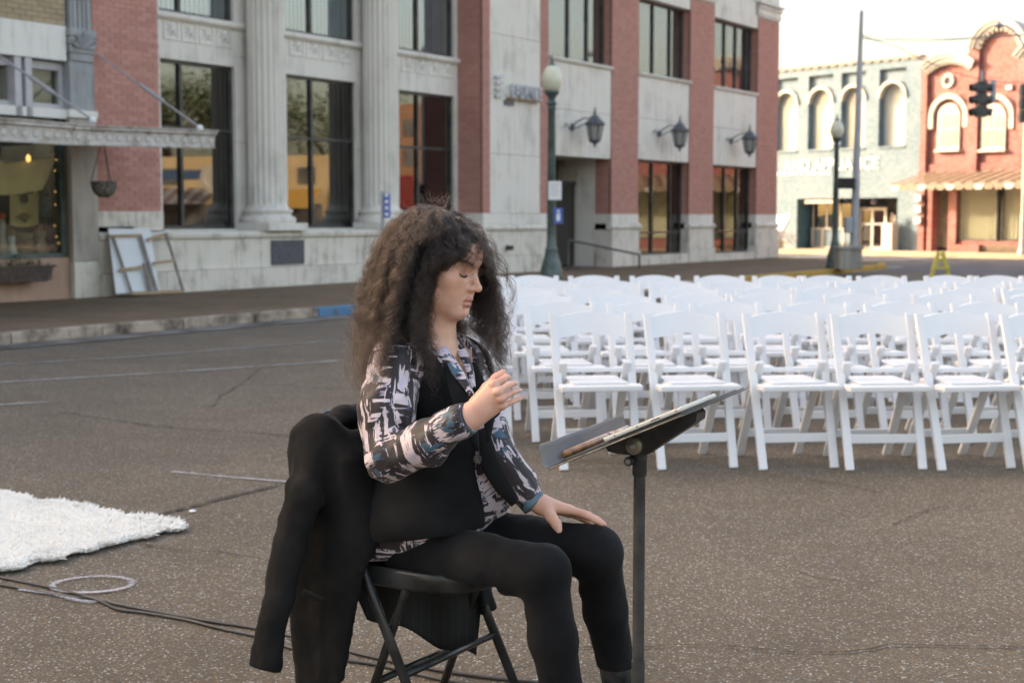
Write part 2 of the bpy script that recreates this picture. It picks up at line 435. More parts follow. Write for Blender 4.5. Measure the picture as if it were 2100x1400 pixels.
# ================================================================= bank building
def F(px, py, e=0.0):
    return t_on(px, py, e)
bank = empty('bank_building', PB, ANG, 'three storey bank with fluted stone columns, red brick pilasters and dark windows', 'building')
RC = .645                           # how far the column bays sit back
BK_D = 18
def wallbox(name, m, t0, t1, y0, y1, z0, z1, parent=None):
    return bx(name, m, parent or bank, t0, t1, y0, y1, z0, z1)
BW_, BH_, JT = .205, .066, .010
def brick_mesh(w):
    q = MB(); q.box(0, w, 0, .08, 0, BH_, skip=('k',)); return q
_bm_full = None
def brickwork(parent, t0, t1, z0, z1, y, m_b, m_m, singles=0, side=None, core=True, seed=1, name='brickwork'):
    """running bond of real bricks on the plane local y, mortar bed 6 mm behind"""
    global _bm_full
    r = random.Random(seed); cells = []
    rows = int((z1 - z0) / (BH_ + JT)); z = z0
    for i in range(rows):
        x = t0 - (.5 * (BW_ + JT) if i % 2 else 0)
        while x < t1 - .02:
            a, c = max(x, t0), min(x + BW_, t1)
            if c - a > .03: cells.append((a, c, z))
            x += BW_ + JT
        z += BH_ + JT
    n1 = 0; rest = MB()
    order = sorted(cells, key=lambda q: (abs(q[2] - 1.9)))
    single = set(order[:singles])
    cache = {}
    for q in cells:
        a, c, zz = q; pr = r.uniform(-.0035, .0035)
        if q in single:
            w = round(c - a, 3)
            if w not in cache:
                cache[w] = brick_mesh(w).mesh('brick', m_b)
            o = link('brick', cache[w], parent); o.location = (a, y + pr, zz); n1 += 1
        else:
            rest.box(a, c, y + pr, y + .07, zz, zz + BH_, piece=(a * 3.1 + y, zz * 2.7, seed), skip=('k',))
    if side:      # return face towards the viewer (local -x) or +x, depth list
        for sx, y0, y1 in side:
            z = z0
            for i in range(rows):
                yy = y0 - (.5 * (BW_ + JT) if i % 2 else 0)
                while yy < y1 - .02:
                    a, c = max(yy, y0 + .001), min(yy + BW_, y1)
                    if c - a > .03:
                        rest.box(sx - .0, sx + (.05 if sx <= t0 + .01 else -.05), a, c, z, z + BH_, piece=(a * 5.3, z * 2.7, seed + 9))
                    yy += BW_ + JT
                z += BH_ + JT
    if rest.v:
        o = rest.build(name, m_b, parent); o['kind'] = 'stuff'
    if core:
        bx('mortar_bed', m_m, parent, t0 + .006, t1 - .006, y + .007, y + .5, z0, z1)
ZS = F(265, 433)[1]                 # brick starts here
ZCAP = 7.12; ZTOP = 9.6
tA0, tA1 = F(195, 300)[0], F(329, 300)[0]
p_l = F(990, 300)[0]; p_r1 = F(1005, 300)[0]; p_s1 = F(1109, 300)[0]
b1l, b1r = F(1125, 300)[0], F(1254, 300)[0]
b2l, b2r = F(1309, 300)[0], F(1414, 300)[0]
b3l, b3r = F(1463, 300)[0], F(1552, 300)[0]
tE = F(1595, 300)[0]
# core mass behind everything
wallbox('wall', M['stone_pale'], tA0 + .01, tE - .02, 1.6, BK_D, -.02, ZTOP - .3)
# pilasters
brickwork(bank, tA0, tA1, ZS, 7.1, 0, M['brick'], M['mortar'], singles=300, seed=2)
wallbox('pilaster_core', M['mortar'], tA0 + .01, tA1 - .008, .5, 1.6, ZS, ZCAP)
brickwork(bank, p_l, p_r1, ZS, 7.1, 0, M['brick'], M['mortar'], side=[(p_l, .0, RC + .2)], core=False, seed=3)
bx('mortar_bed', M['mortar'], bank, p_l + .007, p_r1 - .004, .007, 1.6, ZS, ZCAP)
brickwork(bank, p_s1, b1l, ZS, 7.1, 0, M['brick'], M['mortar'], seed=4)
brickwork(bank, b1r, b2l, ZS, 7.1, 0, M['brick'], M['mortar'], side=[(b1r, 0, .45)], core=False, seed=5)
bx('mortar_bed', M['mortar'], bank, b1r + .007, b2l - .006, .007, 1.6, ZS, ZCAP)
brickwork(bank, b2r, b3l, ZS, 7.1, 0, M['brick'], M['mortar'], side=[(b2r, 0, .25)], core=False, seed=6)
bx('mortar_bed', M['mortar'], bank, b2r + .007, b3l - .006, .007, 1.6, ZS, ZCAP)
brickwork(bank, b3r, tE, ZS, 7.1, 0, M['brick'], M['mortar'], side=[(b3r, 0, .25)], core=False, seed=7)
bx('mortar_bed', M['mortar'], bank, b3r + .007, tE - .006, .007, 1.6, ZS, ZCAP)
# smooth stone pier between the brick strips, ashlar blocks with open joints
def ashlar(t0, t1, z0, z1, y, hs, lens, m, depth=.3, name='stone_block', parent=None):
    z = z0; i = 0
    while z < z1 - .02:
        h = min(hs[i % len(hs)], z1 - z)
        if z1 - (z + h) < .12: h = z1 - z
        x = t0; j = 0; first = True
        while x < t1 - .02:
            w = lens[(j + i) % len(lens)] * (.5 if first and i % 2 and t1 - t0 > 2 else 1); first = False
            c = min(x + w, t1)
            if t1 - c < .25: c = t1
            bb = MB(); bb.box(x + .003, c - .003, y + random.uniform(-.002, .002), y + depth, z + .003, z + h - .003)
            bb.build(name, m, parent or bank, bevel=.006)
            x = c; j += 1
        z += h; i += 1
ashlar(p_r1 + .004, p_s1 - .004, ZS, ZCAP, .012, [1.25, 1.25], [5], M['stone'])
# base courses on the pavilion: plinth, die, ledge moulding, cap
def base_run(t0, t1, y=0.0, e=.0, depth=.5, lens=(1.3, 1.5, 1.2)):
    ashlar(t0 - .045, t1 + .045, .12, .50, y - .075 - e, [.38], lens, M['stone_base'], depth)
    ashlar(t0 - .02, t1 + .02, .50, 1.02, y - .035 - e, [.52], lens, M['stone_base'], depth)
    bb = MB(); z = 1.02
    prof = [(y + .1, z), (y - .035 - e, z), (y - .075 - e, z + .03), (y - .085 - e, z + .075), (y - .05 - e, z + .11), (y - .028 - e, z + .14), (y + .1, z + .14)]
    bb.prism(prof, t0 - .06, t1 + .06, 'yz'); bb.build('base_moulding', M['stone_base'], bank)
    ashlar(t0 - .008, t1 + .008, 1.16, ZS, y - .012 - e, [.4], lens, M['stone'], depth)
base_run(p_l, p_s1 + (b1l - p_s1))
base_run(b1r, b2l); base_run(b2r, b3l); base_run(b3r, tE)
for t0, t1 in ((b2l, b2r), (b3l, b3r)):
    bx('window_sill', M['stone_base'], bank, t0 + .05, t1 - .05, -.02, .5, .12, F((1360 if t0 == b2l else 1508), (522 if t0 == b2l else 518))[1])
# base of the pilaster at the left and the long stone base under the columns
TL = p_l - .0
zs = F(400, 470, -RC)[1]
ashlar(tA0, tA1 + .03, 1.16, ZS, -.008, [.4], [.75, .72], M['stone_base'], .9)
ashlar(tA0, TL - .01, .12, .46, -.12, [.34], [1.25, 1.6, 1.4], M['stone_base'], 1.2)
ashlar(tA0, TL - .01, .46, zs - .16, -.03, [.7], [1.55, 1.35, 1.7], M['stone_base'], 1.0)
bb = MB(); bb.prism([(.9, zs - .16), (-.03, zs - .16), (-.07, zs - .13), (-.08, zs - .075), (-.04, zs - .045), (.0, zs - .03), (.9, zs - .03)], tA0, TL - .01, 'yz')
bb.build('base_moulding', M['stone_base'], bank)
# three column bays
G = RC
bays = [dict(l=331, r=483, m=378, top=(330, 119), tr=(480, 270), ub=None),
        dict(l=588, r=730, m=645, top=(590, 152), tr=(650, 285), ub=(728, 42)),
        dict(l=818, r=932, m=862, top=(818, 184), tr=(880, 304), ub=(928, 79))]
def window(parent, name, t0, t1, z0, z1, y, mull, trans, glass, mf, fw=.06, back=True, blinds=None, depth=.10, dark=.01):
    w = empty(name, (0, 0, 0)); w.parent = parent
    f = MB(); f.box(t0, t0 + fw, y, y + depth, z0, z1); f.box(t1 - fw, t1, y, y + depth, z0, z1)
    f.box(t0 + fw, t1 - fw, y, y + depth, z0, z0 + fw); f.box(t0 + fw, t1 - fw, y, y + depth, z1 - fw, z1)
    f.build('frame', mf, w, bevel=.004)
    for q in mull:
        bx('mullion', mf, w, q - fw * .5, q + fw * .5, y - .004, y + depth - .01, z0 + fw, z1 - fw)
    for q in trans:
        bx('transom', mf, w, t0 + fw, t1 - fw, y + .003, y + depth - .02, q - fw * .45, q + fw * .45)
    xs = [t0 + fw] + sorted(mull) + [t1 - fw]; zs_ = [z0 + fw] + sorted(trans) + [z1 - fw]
    for i in range(len(xs) - 1):
        for j in range(len(zs_) - 1):
            bx('pane', glass, w, xs[i] + .001, xs[i + 1] - .001, y + .045, y + .053, zs_[j] + .001, zs_[j + 1] - .001)
    if blinds:
        n = int((t1 - t0) / .11); wv = (t1 - t0 - .1) / n
        for i in range(n):
            bb = MB(); x = t0 + .05 + i * wv
            bb.add([(x, y + .25, z0), (x + wv * .96, y + .29, z0), (x + wv * .96, y + .29, z1), (x, y + .25, z1)], [(0, 1, 2, 3)])
            bb.build('blind_slat', blinds, w)
    return w
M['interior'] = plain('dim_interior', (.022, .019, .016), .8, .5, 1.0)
M['blind'] = plain('sky_tinted_blind_fabric', lin((206, 226, 234)), .8, .1, 1.5)  # blue tint stands in for sky reflected in the upper panes
for i, q in enumerate(bays):
    t0 = F(q['l'], 300, -G)[0]; t1 = F(q['r'], 300, -G)[0]; tm = F(q['m'], 300, -G)[0]
    zt = F(*q['top'], -G)[1]; ztr = F(*q['tr'], -G)[1]
    q['t0'], q['t1'], q['zt'] = t0, t1, zt
    window(bank, 'window', t0, t1, zs, zt, G + .06, [tm], [ztr], M['glass_dark'], M['bronze'], .055)
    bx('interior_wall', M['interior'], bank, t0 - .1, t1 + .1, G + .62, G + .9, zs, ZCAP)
    bx('window_sill', M['stone'], bank, t0 - .03, t1 + .03, G - .06, G + .3, zs - .028, zs)
    zb = 4.62
    # frieze with carved square panels
    zf0, zf1 = zt, zb - .12
    bx('frieze', M['stone'], bank, t0 - .02, t1 + .02, G, G + .4, zf0, zf1)
    cz = F(*((412, 70) if i == 0 else (655, 100) if i == 1 else (868, 133)), -G)[1]
    nr = 4; pitch = (t1 - t0 - .12) / nr; sq = min(pitch * .84, .56)
    for k in range(nr):
        cx = t0 + .06 + pitch * (k + .5)
        pn = empty('carved_panel', (0, 0, 0)); pn.parent = bank
        bb = MB(); w = sq / 2
        for (a0, a1, c0, c1) in ((cx - w, cx + w, cz + w - .03, cz + w), (cx - w, cx + w, cz - w, cz - w + .03), (cx - w, cx - w + .03, cz - w + .03, cz + w - .03), (cx + w - .03, cx + w, cz - w + .03, cz + w - .03)):
            bb.box(a0, a1, G - .018, G - .0, c0, c1)
        bb.build('border', M['stone_pale'], pn)
        bb = MB()
        for a in range(8):
            an = a * math.pi / 4; L = w * (.86 if a % 2 == 0 else 1.05)
            d1 = Vector((math.cos(an), 0, math.sin(an))); d2 = Vector((-math.sin(an), 0, math.cos(an)))
            c0 = Vector((cx, G, cz)); ww = w * .15
            bb.add([c0 + Vector((0, -.03, 0)), c0 + d1 * L * .45 + d2 * ww, c0 + d1 * L * .45 - d2 * ww, c0 + d1 * L * .95, c0 + d1 * L * .5 + Vector((0, -.026, 0))],
                   [(0, 4, 1), (0, 2, 4), (1, 4, 3), (4, 2, 3)])
        bb.lathe([(.035, 0), (.03, .02), (.001, .026)], (cx, G - .004, cz), 8, axis=(0, -1, 0))
        bb.build('rosette', M['stone_pale'], pn)
    # string course below the upper windows
    bb = MB(); bb.prism([(G + .3, zb - .12), (G - .05, zb - .12), (G - .09, zb - .08), (G - .09, zb - .03), (G - .05, zb), (G + .3, zb)], t0 - .2, t1 + .2, 'yz')
    bb.build('string_course', M['stone'], bank)
    window(bank, 'window', t0, t1, zb, ZCAP, G + .06, [tm], [], M['glass_pale'], M['bronze'], .055, blinds=M['blind'])
# stone piers between the bays, behind the columns
ts = [(tA1 - .02, bays[0]['t0']), (bays[0]['t1'], bays[1]['t0']), (bays[1]['t1'], bays[2]['t0']), (bays[2]['t1'], p_l)]
for a, c in ts:
    ashlar(a, c - .002, zs - .02, ZCAP, G - .012, [1.5, 1.45], [4], M['stone'], .6)
# engaged fluted columns with moulded bases on pedestals
def column(px):
    tc = F(px, 300, -.30)[0]; yc = .32; r = .335
    c = empty('column', (0, 0, 0)); c.parent = bank
    zb = zs + .02
    bb = MB(); bb.box(tc - .49, tc + .49, yc - .49, yc + .3, zs - .03, zs + .10); bb.build('plinth', M['stone'], c, bevel=.01)
    bb = MB()
    prof = [(.47, .10), (.485, .13), (.485, .17), (.47, .20), (.42, .215), (.40, .25), (.405, .27), (.425, .28), (.435, .31), (.425, .335), (.38, .345), (.355, .38), (r, .42)]
    bb.lathe([(a, z + zs) for a, z in prof], (tc, yc, 0), 40); bb.build('column_base', M['stone'], c, smooth=30)
    bb = MB()
    zz = [zs + .42] + list(np.linspace(zs + .50, ZCAP - .42, 8)) + [ZCAP - .36]
    bb.lathe([(r - .002 - .02 * j / len(zz), z) for j, z in enumerate(zz)], (tc, yc, 0), 120, flute=(zs + .45, ZCAP - .4, 20), fdep=.045)
    bb.build('shaft', M['stone'], c, smooth=50)
    bb = MB(); bb.lathe([(.32, ZCAP - .36), (.36, ZCAP - .30), (.34, ZCAP - .26), (.42, ZCAP - .12), (.42, ZCAP)], (tc, yc, 0), 32); bb.build('capital', M['stone'], c, smooth=30)
    return tc
for px in (549, 782): column(px)
# bronze memorial plaque on the base (reads as a plain dark tablet at this distance)
ta, tb = F(558, 516, .06)[0], F(624, 516, .06)[0]
pq = bx('plaque', plain('slate_blue_plaque', lin((54, 60, 74)), .45, .15, 14), bank, ta, tb, -.062, -.028, F(590, 542, .03)[1], F(590, 492, .03)[1], bevel=.006)
# pavilion bays with flush stone spandrels
def spandrel(t0, t1, zlo, zhi, y=.02):
    ashlar(t0 + .002, t1 - .002, zlo, zhi - .10, y, [(zhi - .10 - zlo) * .5], [6], M['stone'], .4, name='spandrel_panel')
    bb = MB(); bb.prism([(.3, zhi - .10), (y - .02, zhi - .10), (y - .075, zhi - .06), (y - .08, zhi - .02), (y - .03, zhi), (.3, zhi)], t0 + .003, t1 - .003, 'yz')
    bb.build('window_sill', M['stone'], bank)
zlo1 = F(1190, 322)[1]; zhi = F(1190, 125)[1]
zlo = F(1360, 330)[1]
spandrel(b1l, b1r, zlo1, zhi); spandrel(b2l, b2r, zlo, zhi); spandrel(b3l, b3r, zlo, zhi)
for (t0, t1, mp) in ((b1l, b1r, (1166, 1205)), (b2l, b2r, (1340, 1375)), (b3l, b3r, (1487, 1510, 1532))):
    window(bank, 'window', t0 + .01, t1 - .01, zhi, 6.75, .22, [F(x, 100, -.22)[0] for x in mp], [], M['glass_pale'], M['bronze'], .055, blinds=M['blind'])
    bx('lintel', M['stone'], bank, t0 + .004, t1 - .004, .02, .6, 6.75, ZCAP)
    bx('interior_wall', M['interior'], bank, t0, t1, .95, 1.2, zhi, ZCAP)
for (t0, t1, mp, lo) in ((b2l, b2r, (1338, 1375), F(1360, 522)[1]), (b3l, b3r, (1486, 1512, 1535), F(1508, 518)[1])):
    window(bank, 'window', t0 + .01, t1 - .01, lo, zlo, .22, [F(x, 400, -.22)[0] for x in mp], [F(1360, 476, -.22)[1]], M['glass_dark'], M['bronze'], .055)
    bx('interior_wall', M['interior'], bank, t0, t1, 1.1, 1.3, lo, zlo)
# recessed entrance
drx = F(1192, 430, -.95)[0]
wd = empty('entrance', (0, 0, 0)); wd.parent = bank
bx('jamb_stone', M['stone_base'], wd, drx, b1r, .95, 1.5, .12, zlo1)
bx('jamb_stone', M['stone'], wd, b1r - .012, b1r + .006, .455, .95, .12, zlo1)
dl = b1l + .02
bb = MB()
for x in (dl, (dl + drx) / 2, drx - .08): bb.box(x, x + .07, .99, 1.08, .14, zlo1 - .02)
bb.box(dl, drx, .985, 1.085, zlo1 - .6, zlo1 - .52); bb.build('door_frame', M['bronze'], wd)
bx('door_leaf', M['glass_dark'], wd, dl + .07, (dl + drx) / 2 - .002, 1.02, 1.03, .16, zlo1 - .6)
bx('door_leaf', M['glass_dark'], wd, (dl + drx) / 2 + .072, drx - .082, 1.02, 1.03, .16, zlo1 - .6)
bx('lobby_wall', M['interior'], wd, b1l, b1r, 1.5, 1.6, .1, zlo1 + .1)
bx('ceiling_panel', M['stone_base'], wd, b1l, b1r, .42, 1.5, zlo1 + .002, zlo1 + .08)
bx('floor_tile', plain('dark_red_mat', lin((88, 54, 50)), .9), wd, b1l + .01, b1r - .01, -.02, 1.5, .11, .124)
# pilaster capitals, entablature and cornice
def capital(t0, t1):
    bb = MB()
    for z, o in ((7.10, .02), (7.16, .05), (7.30, .04), (7.36, .09), (7.46, .13)):
        bb.box(t0 - o, t1 + o, -o, .8, z, z + (.06 if z < 7.2 or 7.3 <= z < 7.4 else .14 if z < 7.3 else .07) - .001)
    bb.box(t0 - .035, t1 + .035, -.035, .8, 7.219, 7.30)
    bb.build('capital', M['stone'], bank)
for a, c in ((tA0, tA1), (p_l, b1l), (b1r, b2l), (b2r, b3l), (b3r, tE)): capital(a, c)
bx('entablature', M['stone_pale'], bank, p_l, tE, .0, 1.8, 7.53, 8.5)
for a, c in ((b1l, b1r), (b2l, b2r), (b3l, b3r)):
    bx('frieze', M['stone_pale'], bank, a + .14, c - .14, .03, 1.0, ZCAP, 7.53)
bx('entablature', M['stone_pale'], bank, tA0, p_l - .002, .02, 1.8, 7.53, 8.5)
bx('frieze', M['stone_pale'], bank, tA1 + .14, p_l - .14, .05, 1.0, ZCAP + .001, 7.53)
bb = MB()
bb.prism([(1.8, 8.5), (-.05, 8.5), (-.12, 8.6), (-.4, 8.72), (-.45, 8.84), (1.8, 8.84)], tA0 - .02, tE + .3, 'yz'); bb.build('cornice', M['stone_pale'], bank)
bx('parapet', M['stone_pale'], bank, tA0, tE, .05, .4, 8.84, ZTOP)
# corner return along the side street
brickwork(bank, 0, 0.001, 0, 0.01, 50, M['brick'], M['mortar'], core=False)
bx('side_wall', M['brick'], bank, tE - .018, tE - .001, .52, BK_D, .12, 8.5)

def wall_text(txt, size, loc_t, z, y, mat, parent, name, depth=.03, ang=None, bold=0, base=None, sx=1.0):
    cu = bpy.data.curves.new(name, 'FONT'); cu.body = txt; cu.size = size; cu.extrude = depth; cu.align_x = 'LEFT'; cu.offset = bold
    cu.space_character = 1.05
    tmp = bpy.data.objects.new('t', cu); COL.objects.link(tmp)
    dg = bpy.context.evaluated_depsgraph_get(); me = bpy.data.meshes.new_from_object(tmp.evaluated_get(dg))
    bpy.data.objects.remove(tmp)
    me.transform(Matrix.Translation((loc_t, y, z)) @ Matrix.Rotation(math.pi / 2, 4, 'X') @ Matrix.Diagonal((sx, 1, 1, 1)))
    me.materials.clear(); me.materials.append(mat)
    return link(name, me, parent)
M['sign_metal'] = plain('brushed_sign_letters', lin((168, 180, 190)), .35, .1, 10, metal=.3)
sg = empty('wall_sign', (0, 0, 0)); sg.parent = bank
st0 = F(1037, 190)[0]; st1 = F(1104, 190)[0]
# raised word (out of focus in the photograph: only the first stacked letters and the long word's rhythm can be read)
wall_text('CADENCE', .42, st0 + .02, F(1040, 198)[1] - .02, -.10, M['sign_metal'], sg, 'letters', .025, sx=(st1 - st0) / 2.05)
bx('letter_rail', plain('rail_tan', lin((150, 128, 104)), .6), sg, st0 + .02, st1 - .05, -.09, .01, F(1070, 203)[1] - .05, F(1070, 203)[1] - .01)
bb = MB()
for k in range(4):
    z = F(1018, 200)[1] + k * .13
    bb.prism([(F(1013, 190)[0], z), (F(1013, 190)[0] + .28, z + .03), (F(1013, 190)[0] + .26, z + .08), (F(1013, 190)[0], z + .055)], -.07, -.02, 'xz')
bb.build('emblem', M['sign_metal'], sg)
bx('sign_plate', plain('navy_plate', lin((70, 74, 92)), .5), sg, F(1034, 211)[0], F(1052, 211)[0], -.03, .005, F(1042, 216)[1], F(1042, 206)[1])

# three lantern brackets
M['lantern_glass'] = plain('frosted_lantern_glass', lin((150, 152, 150)), .3, .15, 5)
def make_lantern():
    r = empty('wall_lantern')
    b = MB(); b.lathe([(.09, 0), (.085, .02), (.05, .03), (.03, .05), (.001, .052)], (0, 0, 0), 14, axis=(0, -1, 0)); b.build('wall_plate', M['iron'], r, smooth=30)
    b = MB(); p = [(-.42, -.05, -.02), (-.44, -.08, .06), (-.40, -.1, .07), (-.39, -.1, .0), (-.34, -.14, -.06), (-.2, -.22, -.04), (-.04, -.3, .04), (.10, -.40, .12), (.2, -.45, .16), (.24, -.46, .1)]
    b.tube(p, .014, 8); b.tube([(0, -.02, 0), (-.05, -.12, .1), (.03, -.3, .2), (.16, -.42, .19), (.24, -.46, .17)], .016, 8)
    b.build('bracket', M['iron'], r, smooth=True)
    c = (.24, -.46, 0)
    b = MB(); b.lathe([(.10, -.30), (.12, -.28), (.17, .02), (.2, .04), (.2, .06)], c, 6); b.build('lantern_glass', M['lantern_glass'], r)
    b = MB()
    for k in range(6):
        a = k * math.pi / 3; b.bar((c[0] + .125 * math.cos(a), c[1] + .125 * math.sin(a), -.30), (c[0] + .2 * math.cos(a), c[1] + .2 * math.sin(a), .06), .024)
    b.lathe([(.13, -.33), (.14, -.29), (.12, -.28)], c, 12); b.lathe([(.001, -.46), (.03, -.44), (.02, -.40), (.07, -.36), (.13, -.33)], c, 12)
    b.lathe([(.23, .05), (.24, .08), (.2, .12), (.12, .2), (.1, .24), (.06, .26), (.03, .3), (.035, .33), (.015, .36), (.022, .40), (.001, .46)], c, 12)
    b.build('lantern_frame', M['iron'], r, smooth=30)
    return r
lan = None
lbl = ['iron wall lantern above the recessed entrance door', 'iron wall lantern on the middle stone panel', 'iron wall lantern nearest the building corner']
for i, (x, y) in enumerate(((1196, 262), (1372, 275), (1517, 290))):
    t, z = F(x - 4, y, .1)
    if lan is None: lan = make_lantern(); o = lan
    else: o = copy_tree(lan)
    p = fr(t - .24, 0); o.location = (p.x, p.y, z); o.rotation_euler = (0, 0, ANG)
    tag(o, lbl[i], 'wall lantern', 'lanterns on the bank front')
# small spotlight / hose box on the base, handrail
t, z = F(1040, 507, .05)
r = empty('floodlight', fr(t, .06) + Vector((0, 0, z)), ANG, 'small black floodlight low on the stone base', 'floodlight')
b = MB(); b.box(-.08, .07, -.12, -.02, -.06, .04); b.build('lamp_housing', M['black_metal'], r, bevel=.015)
b = MB(); b.bar((0, 0, 0), (.02, -.04, -.02), .03); b.lathe([(.05, 0), (.045, .015)], (0, .0, 0), 10, axis=(0, -1, 0)); b.build('bracket', M['black_metal'], r)
hr = empty('handrail', (0, 0, 0), 0, 'thin dark handrail beside the entrance steps', 'handrail')
p1 = gz(1170, 548, .12) ; t1_, _ = F(1170, 548, .7)
A = fr(F(1165, 500, .35)[0], .35); B = fr(F(1311, 520, .95)[0], .95)
b = MB(); b.tube([(A.x, A.y, F(1165, 492, .35)[1]), (B.x, B.y, F(1311, 522, .95)[1])], .025, 8); b.build('rail', M['bronze'], hr)
for q, zz in ((A, F(1165, 492, .35)[1]), (B, F(1311, 522, .95)[1])):
    b = MB(); b.tube([(q.x, q.y, .12), (q.x, q.y, zz)], .024, 8); b.build('post', M['bronze'], hr)

# ================================================================= shop next door
shop = empty('shop_building', PB, ANG, 'tan brick shop with stone pier, display window and painted upper sashes', 'building')
sp0, sp1 = F(143, 400)[0], F(196, 400)[0]
sp1 = tA0 - .004
SL = -14.0
bx('wall', M['stone_pale'], shop, SL, sp1, .9, 14, -.02, 8.6)
ashlar(sp0, sp1, .12, .66, -.06, [.54], [3], M['stone_base'], .8, parent=shop, name='pier_block')
ashlar(sp0, sp1, .66, 2.75, -.045, [2.1], [3], m_stone('streaked_stone', lin((172, 164, 156)), .55, sc=1.0), .8, parent=shop, name='pier_block')
za, zb_ = F(170, 228)[1], F(170, 246)[1]
bx('pier_base', M['stone_pale'], shop, sp0 - .03, sp1, -.09, .5, 2.75, za, .01)
M['stone_grey'] = m_stone('grey_weathered_stone', lin((146, 150, 152)), .7, sc=1.6)
zc = F(170, 128)[1]
ashlar(sp0 + .02, sp1 - .02, za, zc, -.045, [5], [5], M['stone_grey'], .6, parent=shop, name='pier_block')
# worn foliate capital
bb = MB()
pc = (sp0 + sp1) / 2; zt_ = F(170, 62)[1]; ww = (sp1 - sp0) / 2
for k in range(4):
    o = .01 + .012 * k; bb.box(pc - ww + .05 - o, pc + ww - .05 + o, -.06 - o, .4, zc + (zt_ - zc) * k / 4, zc + (zt_ - zc) * (k + 1) / 4 - .004)
bb.build('capital', M['stone_grey'], shop, bevel=.012)
for k in range(5):
    a = -1.2 + k * .6
    b2 = MB(); c0 = Vector((pc, -.10, (zc + zt_) / 2 - .05)); d = Vector((math.sin(a), 0, math.cos(a)))
    b2.add([c0, c0 + d * .16 + Vector((d.z * .05, -.05, -d.x * .05)), c0 + d * .28, c0 + d * .16 - Vector((d.z * .05, .05, -d.x * .05))], [(0, 1, 2), (0, 2, 3)])
    b2.build('carved_leaf', M['stone_grey'], shop)
bb = MB()
for k in range(4):
    x = pc - ww + .08 + k * (2 * ww - .16) / 4; bb.box(x + .012, x + (2 * ww - .16) / 4 - .012, -.075, .4, zt_, 7.6)
bb.box(pc - ww + .05, pc + ww - .05, -.05, .4, zt_, 7.6); bb.build('fluted_shaft', M['stone_grey'], shop)
# band, tan brick above
zb0, zb1 = F(60, 118)[1], F(60, 44)[1]
ashlar(-5.4, sp0 - .004, zb0, zb1, -.02, [5], [1.7, 2.0], M['stone_pale'], .5, parent=shop, name='stone_block')
brickwork(shop, -5.4, sp0 - .004, zb1 + .005, 6.6, 0, M['tan_brick'], M['mortar_tan'], seed=12)
bx('wall', M['tan_brick'], shop, SL, -5.402, -.01, 1.0, 2.5, 8.6)
bx('parapet', M['stone_pale'], shop, -5.4, sp1, -.01, .6, 7.62, 8.6)
bx('wall', M['tan_brick'], shop, -5.4, sp0 + .03, .02, .8, 6.6, 7.62)
# upper sash windows (lavender grey), two of them show
zw0, zw1 = F(80, 240)[1], zb0
for (a, c) in ((-30, 29), (52, 122)):
    t0, t1 = F(a, 180, -.05)[0], F(c, 180, -.05)[0]
    w = window(shop, 'sash_window', t0 - .10, t1 + .16, zw0 + .1, zw1 - .02, .12, [], [], M['glass_clear'], M['frame_grey'], .11, depth=.08)
    bx('curtain', plain('faded_curtain', lin((128, 126, 108)), .9, .3, 3), w, t0 - .08, t1 + .1, .32, .34, zw0 + .1, zw1)
    bx('casing', M['frame_grey'], w, t1 + .161, t1 + .27, .0, .3, zw0, zw1)
    bx('casing', M['frame_grey'], w, t0 - .21, t0 - .101, .0, .3, zw0, zw1)
    bx('sill', M['frame_grey'], w, t0 - .1, t1 + .16, .02, .3, zw0, zw0 + .099)
bx('interior_wall', M['interior'], shop, -5.4, sp0, .8, .89, .2, zw1)
bx('transom_beam', M['stone_pale'], shop, -5.4, sp0 - .003, .0, .5, 2.86, zw0)
# display window
zd0 = F(60, 530)[1]
dwl, dwr = F(-30, 400, -.1)[0], F(133, 400, -.1)[0]
dw = window(shop, 'display_window', dwl, dwr, zd0, 2.86, .10, [], [], M['glass_clear'], M['teal_frame'], .06)
bx('jamb', plain('olive_painted_wood', lin((112, 104, 84)), .6), shop, dwr + .002, sp0 - .002, .03, .4, .12, 2.86)
M['pink'] = m_stone('pink_render', lin((176, 142, 124)), .35)
bx('stall_riser', M['pink'], shop, -5.4, sp0 - .004, .04, .5, .12, zd0 - .003)
bx('window_floor', plain('display_floor', lin((92, 72, 54)), .7), shop, dwl, dwr, .2, .8, zd0 + .02, zd0 + .05)
M['cloth_cream'] = plain('cream_cloth', lin((206, 192, 146)), .9, .12, 4)
M['print_dark'] = plain('screen_print_ink', lin((70, 62, 42)), .9)
# things on show behind the glass
def quadcloth(name, pts, m, parent=None, fold=.02, n=14, rows=6):
    """sagging cloth between four corners (tl, tr, br, bl) in shop coordinates"""
    b = MB(); vs = []
    for j in range(rows + 1):
        for i in range(n + 1):
            u, v = i / n, j / rows
            p = Vector(pts[0]).lerp(Vector(pts[1]), u).lerp(Vector(pts[3]).lerp(Vector(pts[2]), u), v)
            p.y += fold * math.sin(u * 17 + v * 2) * (.4 + v); p.z -= .05 * math.sin(u * math.pi) * (1 - v * .4)
            vs.append(p)
    b.add(vs, [(j * (n + 1) + i, j * (n + 1) + i + 1, (j + 1) * (n + 1) + i + 1, (j + 1) * (n + 1) + i) for j in range(rows) for i in range(n)])
    o = b.build(name, m, parent, smooth='all'); return o
def SP(px, py, e): t, z = F(px, py, e); return (t, -e, z)
def shop_thing(o, label, cat, group=None):
    o.location = PB; o.rotation_euler = (0, 0, ANG); return tag(o, label, cat, group)
o = quadcloth('banner', [SP(-20, 330, -.3), SP(118, 312, -.3), SP(88, 388, -.3), SP(-20, 400, -.3)], M['cloth_cream'])
shop_thing(o, 'cream cloth banner sagging across the top of the shop window', 'banner')
bb = MB(); zz = 0
